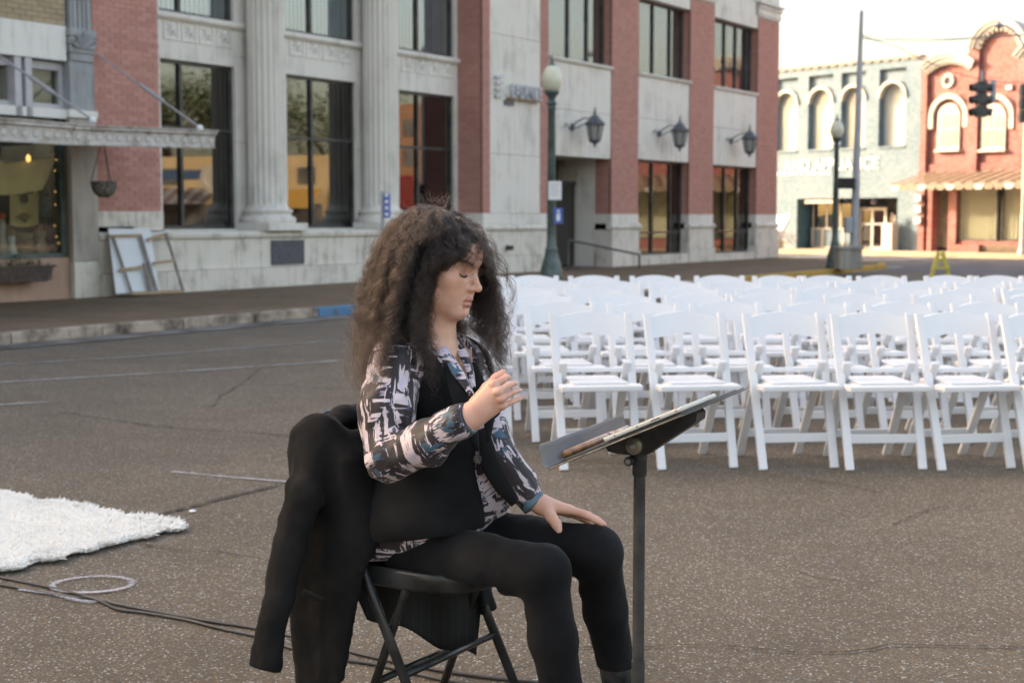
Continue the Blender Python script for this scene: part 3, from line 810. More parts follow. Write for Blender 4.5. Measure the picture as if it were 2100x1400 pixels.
for k in range(16):
    t = SP(8 + k * 6.0, 336 - k * .75, -.28); bb.box(t[0], t[0] + .035, t[1] - .02, t[1] - .012, t[2], t[2] + .03)
q = bb.build('printed_text', M['print_dark'], o)
o = quadcloth('poster', [SP(20, 396, -.42), SP(78, 392, -.42), SP(78, 460, -.42), SP(20, 462, -.42)], plain('poster_paper', lin((168, 150, 108)), .9, .1), fold=.003)
shop_thing(o, 'tan hanging poster printed with a dark round emblem', 'poster')
bb = MB(); c = SP(50, 408, -.40)
bb.lathe([(.07, 0), (.07, .004), (.045, .005)], c, 16, axis=(0, -1, 0)); bb.build('printed_emblem', M['print_dark'], o)
bb = MB(); c = SP(50, 438, -.40); [bb.box(c[0] - w_, c[0] + w_ * .9, c[1] - .01, c[1], c[2] - .12 + j * .036, c[2] - .105 + j * .036) for j, w_ in enumerate((.04, .09, .12, .07))]; bb.build('printed_curve', M['print_dark'], o)
def garment(px0, py0, px1, py1, e, m, label, cat='dress', hm=None):
    a = SP(px0, py1, e); c = SP(px1, py0, e); w = (c[0] - a[0]) / 2; x = (a[0] + c[0]) / 2
    b = MB(); H = c[2] - a[2]
    prof = [(w * .95, a[2]), (w * .9, a[2] + H * .3), (w * .55, a[2] + H * .6), (w * .7, a[2] + H * .85), (w * .6, a[2] + H * .95), (w * .18, a[2] + H)]
    vs = []
    for (r_, z) in prof:
        for k in range(20):
            an = k * math.pi / 10; rr = r_ * (1 + .12 * math.sin(an * 5)); vs.append((x + math.cos(an) * rr, -e + math.sin(an) * rr * .6, z))
    b.add(vs, [(i * 20 + k, i * 20 + (k + 1) % 20, (i + 1) * 20 + (k + 1) % 20, (i + 1) * 20 + k) for i in range(5) for k in range(20)])
    o = b.build('hanging_garment', m, None, smooth='all'); shop_thing(o, label, cat)
    b = MB(); b.lathe([(.001, a[2] + H + .09), (.05, a[2] + H + .06), (.045, a[2] + H + .01), (.02, a[2] + H - .02)], (x, -e, 0), 12)
    b.build('mannequin_neck', hm or plain('dress_form', lin((120, 100, 80)), .7), o, smooth=True)
    return o
garment(-4, 448, 14, 528, -.35, plain('grey_knit', lin((138, 138, 130)), .9, .2), 'pale grey dress on a stand at the window edge', hm=plain('orange_scarf', lin((176, 78, 44)), .8))
garment(84, 405, 120, 445, -.5, plain('blue_stripe_cloth', lin((112, 134, 142)), .9, .4, 25), 'pale blue striped top hanging in the window', 'top')
garment(98, 445, 110, 522, -.35, plain('navy_cloth', lin((42, 38, 66)), .9), 'narrow navy dress at the right of the window')
garment(16, 482, 34, 528, -.28, plain('silver_cloth', lin((158, 166, 166)), .7), 'short silver grey garment on a low stand')
garment(66, 470, 98, 526, -.4, plain('mauve_cloth', lin((132, 112, 100)), .9, .3), 'brown grey wrap on a stand beside the navy dress', 'wrap')
# basket stack of goods
bb = MB(); c = SP(46, 520, -.35)
for k in range(3): bb.lathe([(.14, k * .1), (.17, k * .1 + .09), (.16, k * .1 + .095)], (c[0], c[1], c[2]), 14)
shop_thing(bb.build('wicker_basket', plain('wicker', lin((110, 86, 58)), .8, .4, 40), None), 'stacked wicker baskets at the foot of the display', 'basket')
# string of warm little lamps along the jamb
lm = N('warm_fairy_bulb'); lm.b.inputs['Emission Color'].default_value = (1, .62, .2, 1); lm.b.inputs['Emission Strength'].default_value = .45
fl = empty('fairy_lights', PB, ANG, 'string of tiny warm bulbs down the right side of the window', 'fairy lights')
bb = MB(); pts = [SP(115 + 4 * math.sin(k * 1.7), 296 + k * 17 + 5 * math.sin(k * 2.9), -.16) for k in range(14)]; bb.tube(pts, .004, 4); bb.build('cable', M['black_metal'], fl)
for k, p in enumerate(pts[:13]):
    if k in (4, 5, 8, 9): continue
    b2 = MB(); b2.lathe([(.001, -.009), (.007, 0), (.001, .009)], (p[0], p[1] - .012, p[2]), 6); b2.build('bulb', lm.m, fl)
bb = MB(); p = SP(58, 326, -.22); bb.lathe([(.001, -.05), (.03, -.02), (.028, .03), (.01, .06)], p, 10); o = shop_thing(bb.build('bulb_lamp', lm.m, None), 'single warm bulb lamp hanging above the banner', 'lamp')
bb = MB(); bb.tube([(p[0], p[1], p[2] + .05), (p[0], p[1], 2.84)], .004, 5); bb.build('flex', M['black_metal'], o)
# flower box under the window
pb = empty('window_box', PB, ANG, 'long brown wicker window box of green seedlings', 'window box')
a0, a1 = F(-60, 560, .2)[0], F(106, 560, .2)[0]; z0, z1 = F(60, 578, .2)[1], F(60, 546, .2)[1]
bb = MB(); bb.prism([(a0, z1), (a0, z0), (a1 - .12, z0), (a1, z1)], -.28, -.02, 'xz'); bb.build('trough', plain('dark_wicker', lin((68, 50, 42)), .85, .4, 30, bump=.6, bscale=90), pb, bevel=.02)
bb = MB()
x = a0
while x < a1 - .05:
    bb.bar((x, -.284, z0 + .02), (x + .01, -.284, z1), .012); x += .035
bb.tube([(a0, -.29, z1), (a1 + .01, -.29, z1)], .016, 6); bb.build('wicker_ribs', plain('wicker_rib', lin((84, 64, 54)), .85), pb)
M['leaf'] = plain('young_leaf', lin((84, 112, 54)), .6, .3, 8); M['leaf2'] = plain('olive_leaf', lin((70, 88, 44)), .6, .35, 8)
bb = MB()
for k in range(260):
    x = random.choice([random.gauss(F(30, 550, .15)[0], .10), random.gauss(F(52, 550, .15)[0], .10), random.gauss(F(80, 550, .15)[0], .15), random.uniform(a0, a1)])
    if not a0 + .05 < x < a1 - .1: continue
    y = random.uniform(-.25, -.06); z = z1 + random.uniform(-.02, .20) * random.random(); an = random.uniform(0, 6.3); L = random.uniform(.03, .07)
    d = Vector((math.cos(an), math.sin(an), random.uniform(-.2, .9))) * L; w = Vector((-math.sin(an), math.cos(an), 0)) * L * .35
    c0 = Vector((x, y, z)); bb.add([c0, c0 + d * .5 + w, c0 + d, c0 + d * .5 - w], [(0, 1, 2, 3)], None, k % 2)
o = bb.build('leaves', [M['leaf'], M['leaf2']], pb); o['kind'] = 'stuff'

# flat canopy hung from the fronts by rods
CE = 2.2
cn = empty('canopy', PB, ANG, 'flat metal canopy with peeling pressed fascia hung on long rods', 'canopy')
cR = F(438, 270, CE)[0]; cM = F(146, 255, CE)[0]; cL = -9.0
ztop = lambda px, py: F(px, py, CE)[1]
M['fascia'] = None
k = N('pressed_metal_fascia'); co = k.obj()
a = k.noise(co, 5, 7, .7); c_ = k.ramp(a, [(.33, lin((118, 104, 92))), (.5, lin((184, 178, 174))), (.75, lin((208, 206, 206)))])
k.col(c_); k.rough(.6); M['fascia'] = k.m
zA, zB = ztop(0, 238), ztop(0, 291); zC, zD = ztop(438, 268), ztop(438, 305); zE, zF_ = ztop(146, 254), ztop(146, 298)
def fascia(t0, t1, za0, zb0, za1, zb1):
    prof = lambda zt, zb: [(-CE + .02, zb), (-CE - .03, zb), (-CE - .035, zb + .02), (-CE - .01, zb + .03), (-CE - .03, zb + (zt - zb) * .72), (-CE - .075, zb + (zt - zb) * .78), (-CE - .075, zb + (zt - zb) * .9), (-CE - .10, zb + (zt - zb) * .95), (-CE - .10, zt), (-CE + .02, zt)]
    A_, B_ = prof(za0, zb0), prof(za1, zb1); n = len(A_)
    b = MB(); b.add([(t0, p[0], p[1]) for p in A_] + [(t1, p[0], p[1]) for p in B_], [tuple(range(n)), tuple(range(2 * n - 1, n - 1, -1))] + [(i, (i + 1) % n, (i + 1) % n + n, i + n) for i in range(n)])
    b.build('fascia', M['fascia'], cn)
    n = int((t1 - t0) / .16)
    b = MB(); b.lathe([(.052, 0), (.045, .012), (.02, .018), (.001, .02)], (0, 0, 0), 10, axis=(0, -1, 0)); me = b.mesh('rosette', M['fascia'], True)
    for i in range(n):
        t = t0 + (i + .5) * (t1 - t0) / n; f = (t - t0) / (t1 - t0); zm = (za0 + (za1 - za0) * f) * .44 + (zb0 + (zb1 - zb0) * f) * .56
        link('rosette', me, cn, (t, -CE - .018, zm))
fascia(cL, cM - .004, zA, zB, zE, zF_); fascia(cM + .004, cR, zE - .01, zF_, zC, zD)
zc_ = zC - .05
bb = MB(); bb.add([(cL, -CE + .02, zE - .07), (cR - .01, -CE + .02, zC - .05), (cR - .01, -.10, zC - .02), (cL, -.10, zA + .0), (cL, -CE + .02, zE - .12), (cR - .01, -CE + .02, zC - .10), (cR - .01, -.10, zC - .07), (cL, -.10, zA - .05)],
   [(0, 1, 2, 3), (4, 7, 6, 5), (0, 4, 5, 1), (1, 5, 6, 2), (2, 6, 7, 3), (3, 7, 4, 0)])
bb.build('deck', plain('canopy_deck', lin((104, 92, 82)), .8, .3, 3), cn)
M['rod'] = plain('rod_paint', lin((158, 156, 160)), .5, .2, 20)
for (wx, wy), (ox, oy) in (((200, 112), (410, 262)), ((-30, 96), (190, 246))):
    a = Vector(SP(wx, wy, .05)); c = Vector(SP(ox, oy, CE - .05))
    b = MB(); b.tube([a, c], .016, 8); m1, m2 = a.lerp(c, .42), a.lerp(c, .66)
    b.tube([m1, a.lerp(c, .44), a.lerp(c, .64), m2], [.018, .034, .034, .018], 8); b.build('hanger_rod', M['rod'], cn, smooth=True)
    b = MB(); b.lathe([(.045, -.03), (.05, .0), (.03, .03), (.012, .04)], (c.x, c.y, c.z), 12); b.build('rod_anchor', M['white_paint'], cn, smooth=True)
# hanging basket
hx = F(213, 385, 1.4); hb = empty('hanging_basket', fr(hx[0], 1.4) + Vector((0, 0, hx[1])), ANG, 'brown coir hanging basket below the canopy, by the brick pilaster', 'hanging basket')
b = MB(); r_ = .165
b.lathe([(.02, -.13), (.08, -.115), (.13, -.07), (.155, -.01), (.163, .04), (.172, .07), (.165, .085), (.13, .08), (.05, .05), (.001, .05)], (0, 0, 0), 24)
b.build('basket_bowl', plain('coir_fibre', lin((84, 68, 50)), .95, .5, 25, bump=.8, bscale=60), hb, smooth=True)
b = MB()
for k in range(12):
    an = k * math.pi / 6; b.tube([(.172 * math.cos(an) * s, .172 * math.sin(an) * s, z) for s, z in ((1, .07), (.96, 0), (.78, -.07), (.3, -.135))], .005, 4)
b.tube([(.176 * math.cos(a), .176 * math.sin(a), .075) for a in np.linspace(0, 2 * math.pi, 25)], .008, 5); b.build('wire_frame', M['iron'], hb)
ztc = zC - .12 - hx[1]
for k in range(3):
    an = .4 + k * 2.094; b = MB(); b.tube([(.17 * math.cos(an), .17 * math.sin(an), .07), (0, 0, ztc)], .006, 5); b.build('hanging_chain', M['iron'], hb)

# frames leaning on the base of the bank
lf = empty('folded_trestle', (0, 0, 0), 0, 'folded wooden trestle frame with white board leaning on the stone base', 'trestle')
M['board'] = plain('white_board', lin((206, 210, 214)), .5, .08, 3); M['wood'] = plain('pale_timber', lin((168, 138, 104)), .7, .2, 12); M['wood_grey'] = plain('grey_timber', lin((118, 108, 100)), .8, .25, 10)
def LP(px, py, e): t, z = F(px, py, e); p = fr(t, e); return Vector((p.x, p.y, z))
a, b_, c, d = LP(222, 468, .12), LP(308, 470, .12), LP(327, 598, .50), LP(238, 602, .50)
n_ = (b_ - a).cross(d - a).normalized() * .015
bb = MB(); bb.add([a, b_, c, d, a + n_, b_ + n_, c + n_, d + n_], [(0, 1, 2, 3), (4, 7, 6, 5), (0, 4, 5, 1), (1, 5, 6, 2), (2, 6, 7, 3), (3, 7, 4, 0)]); bb.build('board', M['board'], lf)
def stick(p, q, w, m, name='rail', e=(.2, .2), d=.025):
    bb = MB(); bb.bar(LP(*p, e[0]), LP(*q, e[1]), w, d, up=NB); bb.build(name, m, lf, bevel=.003)
stick((224, 484), (290, 482), .04, M['wood'], e=(.2, .2)); stick((232, 486), (271, 604), .035, M['wood_grey'], 'leg', (.21, .56))
stick((288, 484), (322, 600), .055, M['wood_grey'], 'leg', (.21, .56)); stick((246, 554), (292, 548), .045, M['wood'], e=(.42, .42))
stick((302, 492), (342, 480), .045, M['wood'], e=(.24, .24)); stick((340, 478), (376, 598), .04, M['wood_grey'], 'leg', (.24, .58))
stick((314, 540), (356, 535), .045, M['wood'], e=(.42, .42)); stick((268, 601), (374, 597), .045, M['wood'], e=(.6, .6)); stick((296, 540), (308, 598), .06, M['wood_grey'], 'leg', (.4, .55))

# ================================================================= across the side street
def TG(px, py, e=0.0):
    r = ray(px, py); o = Vector((0, 0, CAMH)); q = PG + NG * e
    s = (q - o).dot(NG) / r.dot(NG); P = o + r * s
    return (P - PG).dot(DG), P.z
def m_painted_brick(name, c):
    k = N(name); co = k.obj(); mp = k.n('ShaderNodeMapping'); k.l(co, mp.inputs[0]); mp.inputs['Rotation'].default_value = (math.pi / 2, 0, 0)
    br = k.n('ShaderNodeTexBrick'); k.l(mp.outputs[0], br.inputs['Vector']); br.inputs['Scale'].default_value = 4.6
    br.inputs['Color1'].default_value = (*c, 1); br.inputs['Color2'].default_value = (*mix3(c, (1, 1, 1), .08), 1); br.inputs['Mortar'].default_value = (*mix3(c, (0, 0, 0), .22), 1)
    br.inputs['Mortar Size'].default_value = .02
    n1 = k.noise(co, .9, 6, .65); a = k.mix(k.ramp(n1, [(.3, BW(.45)), (.6, BW(0))]), br.outputs[0], mix3(c, BW(.35), .5))
    k.col(a); k.rough(.75); k.bump(br.outputs['Fac'], -.35, .01); return k.m
M['green_wall'] = m_painted_brick('pale_green_painted_brick', lin((82, 108, 122)))
M['red_wall'] = m_painted_brick('coral_red_painted_brick', lin((136, 68, 60)))
M['cream'] = plain('cream_trim_paint', lin((176, 170, 160)), .55, .12, 4)
gb = empty('green_shop', PG, ANG_G, 'pale green painted brick shop with four arched windows and white lettering', 'building')
rb = empty('red_shop', PG, ANG_G, 'coral red painted brick shop with cream arches and a ribbed awning', 'building')
GL = -24; zgt = TG(1880, 120)[1]
def arch_pts(cx, zb, w, spring, n=14, r=None):
    r = w / 2 if r is None else r
    return [(cx - w / 2, zb), (cx - w / 2, spring)] + [(cx - w / 2 * math.cos(a), spring + (r) * math.sin(a)) for a in np.linspace(0, math.pi, n)][1:-1] + [(cx + w / 2, spring), (cx + w / 2, zb)]
def arch_wall(bld, m, x0, x1, z0, z1, y, depth, cx, zb, w, spring, r=None, n=14):
    """wall panel with an arched opening, one solid with real reveals"""
    op = arch_pts(cx, zb, w, spring, n, r); b = MB(); k = len(op)
    # front ring: match each opening point to a point on the outer rectangle
    def outer(p):
        if p[1] <= spring + 1e-6: return (x0 if p[0] < cx else x1, p[1])
        t = (p[0] - (cx - w / 2)) / w; return (x0 + (x1 - x0) * t, z1)
    fr_ = [(x0, z0)] ;
    vs = []; fs = []
    for yy in (y, y + depth):
        base = len(vs)
        vs += [(p[0], yy, p[1]) for p in op] + [(outer(p)[0], yy, outer(p)[1]) for p in op] + [(x0, yy, z0), (x1, yy, z0), (cx - w / 2, yy, z0), (cx + w / 2, yy, z0), (x0, yy, z1), (x1, yy, z1)]
        for i in range(k - 1):
            if op[i][1] == spring and i == 1 or (i == k - 3):
                pass
            fs.append((base + i, base + i + 1, base + k + i + 1, base + k + i))
        fs.append((base + 1, base + k + 1, base + 2 * k + 4)) if False else None
        fs.append((base + 0, base + 2 * k + 2, base + 2 * k, base + k))
        fs.append((base + k - 1, base + 2 * k - 1, base + 2 * k + 1, base + 2 * k + 3))
        fs.append((base + 0, base + k - 1, base + 2 * k + 3, base + 2 * k + 2))
    off = len(vs) // 2
    for i in range(k - 1): fs.append((i, i + off, i + 1 + off, i + 1))
    fs.append((0, k - 1, k - 1 + off, off))
    b.add(vs, fs); return b.build('wall', m, bld)
# --- green front: wall cut into bays with recessed panels
zwb = TG(1680, 306)[1]; zsp = TG(1680, 212)[1]; zpt = TG(1680, 156)[1]
bxs = [(1612, 46), (1682, 50), (1749, 50), (1829, 55)]
xs = []
for cx, w in bxs:
    t0, t1 = TG(cx - w / 2, 260)[0], TG(cx + w / 2, 260)[0]; xs.append((t0, t1))
edges = [GL] + [e for q in xs for e in q] + [0]
M['white_blind'] = plain('white_window_blind', lin((226, 228, 232)), .8, .06, 3)
for i in range(0, len(edges), 2):
    a, c = edges[i], edges[i + 1]
    bx('pilaster', M['green_wall'], gb, a, c - .001, 0, .6, zwb, zpt + .02)
for i, (a, c) in enumerate(xs):
    arch_wall(gb, M['green_wall'], a - .01, c + .01, zwb - .001, zpt + .02, .16, .10, (a + c) / 2, zwb + .002, (c - a) - .10, zsp)
    w = empty('arched_window', (0, 0, 0)); w.parent = gb
    zz = zsp + (c - a) / 2
    bx('pane', M['glass_clear'], w, a, c, .262, .268, zwb, zz)
    n = 7
    for k_ in range(n):
        x = a + (c - a) * k_ / n; b = MB(); b.add([(x, .29, zwb), (x + (c - a) / n * .97, .31, zwb), (x + (c - a) / n * .97, .31, zz), (x, .29, zz)], [(0, 1, 2, 3)]); b.build('blind_slat', M['white_blind'], w)
    b = MB(); cx = (a + c) / 2; R1, R2 = (c - a) / 2 + .06, (c - a) / 2 - .06; nn = 16
    for k_ in range(nn):
        a1, a2 = math.pi * k_ / nn + .01, math.pi * (k_ + 1) / nn - .01
        b.prism([(cx - math.cos(a1) * R2, zsp + math.sin(a1) * R2), (cx - math.cos(a1) * R1, zsp + math.sin(a1) * R1), (cx - math.cos(a2) * R1, zsp + math.sin(a2) * R1), (cx - math.cos(a2) * R2, zsp + math.sin(a2) * R2)], -.07, .165, 'xz')
    b.build('arch_hood', M['cream'], w)
    bx('sill', M['green_wall'], w, a, c, -.05, -.001, zwb - .08, zwb - .004)
zop = TG(1700, 407)[1]; o0, o1 = TG(1634, 450)[0], TG(1840, 450)[0]
bx('wall', M['green_wall'], gb, GL, -.002, 0, .6, zpt + .021, zgt)
bx('wall', M['green_wall'], gb, GL, -.002, 0, .6, zop, zwb - .002)
bx('wall', M['green_wall'], gb, GL, o0, 0, .6, .12, zop - .001); bx('wall', M['green_wall'], gb, o1, -.002, 0, .6, .12, zop - .001)
b = MB(); 
for k_ in range(60): b.box(GL + k_ * .4, GL + k_ * .4 + .26, -.05, .05, zgt - .02, zgt + .05)
b.box(GL, -.002, -.08, .3, zgt + .05, zgt + .12); b.build('coping', M['concrete'], gb)
bx('roof_mass', M['interior'], gb, GL, -.002, 2.8, 12, .1, zgt - .05)
# shop front
sf = empty('shop_front', (0, 0, 0)); sf.parent = gb
bx('side_reveal', plain('deep_teal_wall', lin((52, 92, 104)), .7), sf, o0 - .0, o0 + .02, .05, 1.1, .12, zop)
d0, d1 = TG(1762, 450, -.9)[0], TG(1815, 450, -.9)[0]; wR = d0 - .02
zk = TG(1690, 470, -.6)[1]
bx('stall_riser', M['cream'], sf, o0 + .3, wR, .60, .9, .12, .2)
for k_ in range(4):
    a = o0 + .3 + (wR - o0 - .3) * k_ / 4; bx('riser_panel', M['green_wall'], sf, a + .06, a + (wR - o0 - .3) / 4 - .06, .63, .7, .2, zk)
    bx('riser_post', M['cream'], sf, a - .05, a + .05, .60, .72, .2, zk)
bx('sill', M['cream'], sf, o0 + .25, wR, .56, .75, zk, zk + .05)
for k_ in range(3):
    a = o0 + .3 + (wR - o0 - .3) * k_ / 3; bx('pane', M['glass_dark'], sf, a + .03, a + (wR - o0 - .3) / 3 - .03, .66, .67, zk + .05, zop - .2)
    bx('mullion', M['cream'], sf, a - .03, a + .03, .64, .70, zk + .05, zop - .2)
bx('roller_box', M['cream'], sf, o0 + .3, TG(1712, 410, -.1)[0], .1, .4, zop - .18, zop - .002)
b = MB(); m_ = (d0 + d1) / 2
for x in (d0, m_ - .05, d1 - .06): b.box(x, x + .1, .92, 1.0, .12, zop - .35)
b.box(d0, d1 + .04, .918, 1.002, zop - .45, zop - .35); b.box(d0, d1 + .04, .918, 1.002, .12, .22); b.build('door_frame', plain('aluminium_frame', lin((176, 172, 168)), .4, .1), sf)
for x in (d0 + .1, m_ + .05):
    q = bx('door_leaf', M['glass_dark'], sf, x, x + (d1 - d0) / 2 - .13, .95, .96, .22, zop - .45)
    bx('push_bar', M['galv'], q, x + .03, x + (d1 - d0) / 2 - .16, .90, .92, 1.05, 1.11)
bx('interior_wall', M['interior'], gb, o0, o1, 1.4, 1.5, .12, zop)
# a few shapes inside the shop window
for k_ in range(7):
    c0 = (o0 + .7 + k_ * .42, 1.1, zk + .35 + (k_ % 3) * .35); b = MB(); b.lathe([(.001, -.16), (.09, -.12), (.13, 0), (.07, .12), (.02, .15)], c0, 12)
    o = b.build('shade_lamp', plain('pale_shade_%d' % k_, lin((150, 140, 110 + 8 * k_)), .6), None, smooth=True); o.location = PG; o.rotation_euler = (0, 0, ANG_G)  # each shade has one plain pale tone, no glow
    tag(o, ['small lamp shade at the left end of the green shop window', 'second lamp shade from the left in the green shop window', 'third lamp shade from the left in the green shop window', 'middle lamp shade low in the green shop window', 'lamp shade right of the middle in the green shop window', 'sixth lamp shade, high in the green shop window', 'lamp shade nearest the doors in the green shop window'][k_], 'lamp shade', 'lamp shades in the green shop window')
M['letter_white'] = plain('white_sign_paint', lin((196, 196, 196)), .6, .04)
tx0, tz = TG(1608, 352); tx1 = TG(1802, 342)[0]
lt = wall_text('AND APPLIANCE', .62, 0, 0, -.02, M['letter_white'], None, 'lettering', .012, bold=.012)
wd_ = max(v.co.x for v in lt.data.vertices); sc_ = (tx1 - tx0) / wd_
lt.data.transform(Matrix.Translation((tx0, 0, tz)) @ Matrix.Diagonal((sc_, 1, 1.0, 1))); lt.parent = gb; lt.location = (0, 0, 0)
b = MB(); x = TG(1592, 360)[0]; zz = TG(1650, 359)[1]
while x < TG(1700, 360)[0]:
    w = random.uniform(.10, .16); b.box(x, x + w, -.02, .005, zz, zz + .13); x += w + random.choice((.05, .05, .05, .14))
b.build('small_lettering', M['letter_white'], gb)
# --- red front
RR = 16.0
xr = lambda px, py=250: TG(px, py)[0]
pil = [(.004, xr(1899)), (xr(1983), xr(2004)), (xr(2084), xr(2106)), (xr(2190), xr(2212))]
zr_top = TG(1890, 118)[1]; zr2 = TG(2000, 104)[1]
zr_b = TG(1940, 345)[1]
bx('wall', M['red_wall'], rb, .002, RR, .18, .6, zr_b, zr_top - .5)
bx('roof_mass', M['interior'], rb, .002, RR, 2.5, 12, .1, zr_top - .6)
for i, (a, c) in enumerate(pil):
    bx('pilaster', M['red_wall'], rb, a, c, .0, .5, zr_b - .1, zr_top + (.0 if i == 0 else .55))
    bx('pilaster_foot', M['red_wall'], rb, a - .03, c + .03, -.03, .4, zr_b - .3, zr_b - .102)
bx('wall', M['red_wall'], rb, .002, RR, .10, .17, zr_b - .35, zr_b + .15)
# arched cream parapets
def para(x0, x1, zs_, rise, y=-.08, ht=.30):
    cx, hw = (x0 + x1) / 2, (x1 - x0) / 2; R = (hw * hw + rise * rise) / (2 * rise); a0 = math.asin(min(1, hw / R)); cz = zs_ + rise - R; nn = 18
    b = MB(); pts = [(cx + R * math.sin(a), cz + R * math.cos(a)) for a in np.linspace(-a0, a0, nn)]
    poly = pts + [(x1, zs_ - .9), (x0, zs_ - .9)]; b.prism(poly, .15, .55, 'xz'); b.build('gable', M['red_wall'], rb)
    b = MB()
    for i in range(nn - 1):
        a1, a2 = -a0 + 2 * a0 * i / (nn - 1), -a0 + 2 * a0 * (i + 1) / (nn - 1)
        for (r0, r1, yy) in ((R - .02, R + ht * .35, y), (R + ht * .35 + .002, R + ht * .75, y - .07), (R + ht * .75 + .002, R + ht, y - .12)):
            b.prism([(cx + r0 * math.sin(a1), cz + r0 * math.cos(a1)), (cx + r0 * math.sin(a2), cz + r0 * math.cos(a2)), (cx + r1 * math.sin(a2), cz + r1 * math.cos(a2)), (cx + r1 * math.sin(a1), cz + r1 * math.cos(a1))], yy, .5, 'xz')
    b.build('arched_cornice', M['cream'], rb)
    nd = int((x1 - x0) / .13); b = MB()
    for i in range(nd):
        a = -a0 + 2 * a0 * (i + .5) / nd; r0 = R - .08
        p = Vector((cx + r0 * math.sin(a), 0, cz + r0 * math.cos(a))); b.box(p.x - .03, p.x + .03, y + .03, .16, p.z - .05, p.z + .06)
    b.build('dentils', M['cream'], rb)
zA_ = TG(1898, 148)[1]; para(xr(1898), xr(1990), zA_, TG(1945, 126)[1] - zA_ + .02)
zA2 = TG(2000, 122)[1]; para(xr(2000), xr(2090), zA2 - .05, 1.05)
para(xr(2092), xr(2190), zA_ + .1, .45)
# windows of the red front
for (c_, l_, r_) in ((1942, 1919, 1964), (2034, 2008, 2058)):
    t0, t1 = TG(l_, 270)[0], TG(r_, 270)[0]; z0, z1 = TG(c_, 306)[1], TG(c_, 212)[1]; zsp_ = z1 - (t1 - t0) / 2; cx = (t0 + t1) / 2
    w = empty('arched_sash_window', (0, 0, 0)); w.parent = rb
    b = MB(); b.prism(arch_pts(cx, z0, t1 - t0, zsp_), .10, .185, 'xz'); b.build('frame', M['cream'], w)
    bx('pane', plain('net_curtained_pane', lin((150, 150, 138)), .25, .1), w, t0 + .09, t1 - .09, .085, .10, z0 + .12, z0 + (z1 - z0) * .42)
    bx('pane', plain('net_curtained_pane', lin((160, 160, 150)), .25, .1), w, t0 + .09, t1 - .09, .085, .10, z0 + (z1 - z0) * .48, zsp_ + .05)
    for q in (1, 2): bx('glazing_bar', M['cream'], w, t0 + (t1 - t0) * q / 3 - .015, t0 + (t1 - t0) * q / 3 + .015, .07, .085, z0 + (z1 - z0) * .48, zsp_ + .05)
    bx('glazing_bar', M['cream'], w, t0 + .09, t1 - .09, .068, .084, z0 + (z1 - z0) * .62, z0 + (z1 - z0) * .62 + .03)
    bx('sill', M['cream'], w, t0 - .06, t1 + .06, -.0, .18, z0 - .09, z0 - .002)
    b = MB(); R1, R2, nn = (t1 - t0) / 2 + .34, (t1 - t0) / 2 + .16, 16
    for k_ in range(nn):
        a1, a2 = math.pi * k_ / nn + .012, math.pi * (k_ + 1) / nn - .012
        b.prism([(cx - math.cos(a1) * R2, zsp_ + math.sin(a1) * R2), (cx - math.cos(a1) * R1, zsp_ + math.sin(a1) * R1), (cx - math.cos(a2) * R1, zsp_ + math.sin(a2) * R1), (cx - math.cos(a2) * R2, zsp_ + math.sin(a2) * R2)], .02, .17, 'xz')
    for s in (-1, 1): b.box(cx + s * R2, cx + s * R1, .02, .17, zsp_ - .42, zsp_ - .012)
    b.build('arch_hood', M['cream'], w)
p = TG(1941, 166); b = MB(); b.lathe([(.27, 0), (.27, .08), (.22, .12), (.14, .11), (.12, .03)], (p[0], .18, p[1]), 24, axis=(0, -1, 0)); o = b.build('round_vent', M['cream'], rb, smooth=40)
b = MB(); b.lathe([(.11, 0), (.11, .04)], (p[0], .17, p[1]), 16, axis=(0, -1, 0)); b.build('vent_hole', M['bronze'], o)
p = TG(2066, 179); bx('wall_box', M['galv'], rb, p[0] - .12, p[0] + .12, .08, .18, p[1] - .08, p[1] + .08)
# ribbed awning
aw = empty('awning', PG, ANG_G, 'sand coloured ribbed metal awning with scalloped edge over the red shop front', 'awning')
ax0, ax1 = TG(1893, 350, .05)[0], RR; az1 = TG(1960, 352)[1]; bx0 = TG(1826, 388, 1.0)[0]; az0 = TG(1960, 375, 1.0)[1]
M['awn'] = plain('sand_metal', lin((128, 108, 90)), .5, .12, 5); M['awn2'] = plain('brown_metal', lin((96, 78, 66)), .5, .12, 5)
nr = 70
for i in range(nr):
    f0, f1 = i / nr, (i + 1) / nr
    u0, u1 = ax0 + (ax1 - ax0) * f0, ax0 + (ax1 - ax0) * f1; l0, l1 = bx0 + (ax1 - bx0) * f0, bx0 + (ax1 - bx0) * f1
    b = MB(); dz = .03 if i % 2 else 0
    b.add([(u0, .1, az1 + dz), (u1, .1, az1 + dz), (l1, -1.0, az0 + dz), (l0, -1.0, az0 + dz), (l1, -1.0, az0 - .06), (l0, -1.0, az0 - .06)], [(0, 1, 2, 3), (3, 2, 4, 5)])
    b.build('awning_rib', M['awn'] if i % 2 else M['awn2'], aw)
ns = 44
for i in range(ns):
    l0 = bx0 + (ax1 - bx0) * i / ns; w_ = (ax1 - bx0) / ns; b = MB()
    b.prism([(l0 + .01, az0 - .05), (l0 + w_ - .01, az0 - .05), (l0 + w_ - .01, az0 - .16), (l0 + w_ * .75, az0 - .24), (l0 + w_ * .25, az0 - .24), (l0 + .01, az0 - .16)], -1.02, -1.003, 'xz')
    b.build('valance_scallop', M['cream'] if i % 3 == 0 else M['awn'], aw)
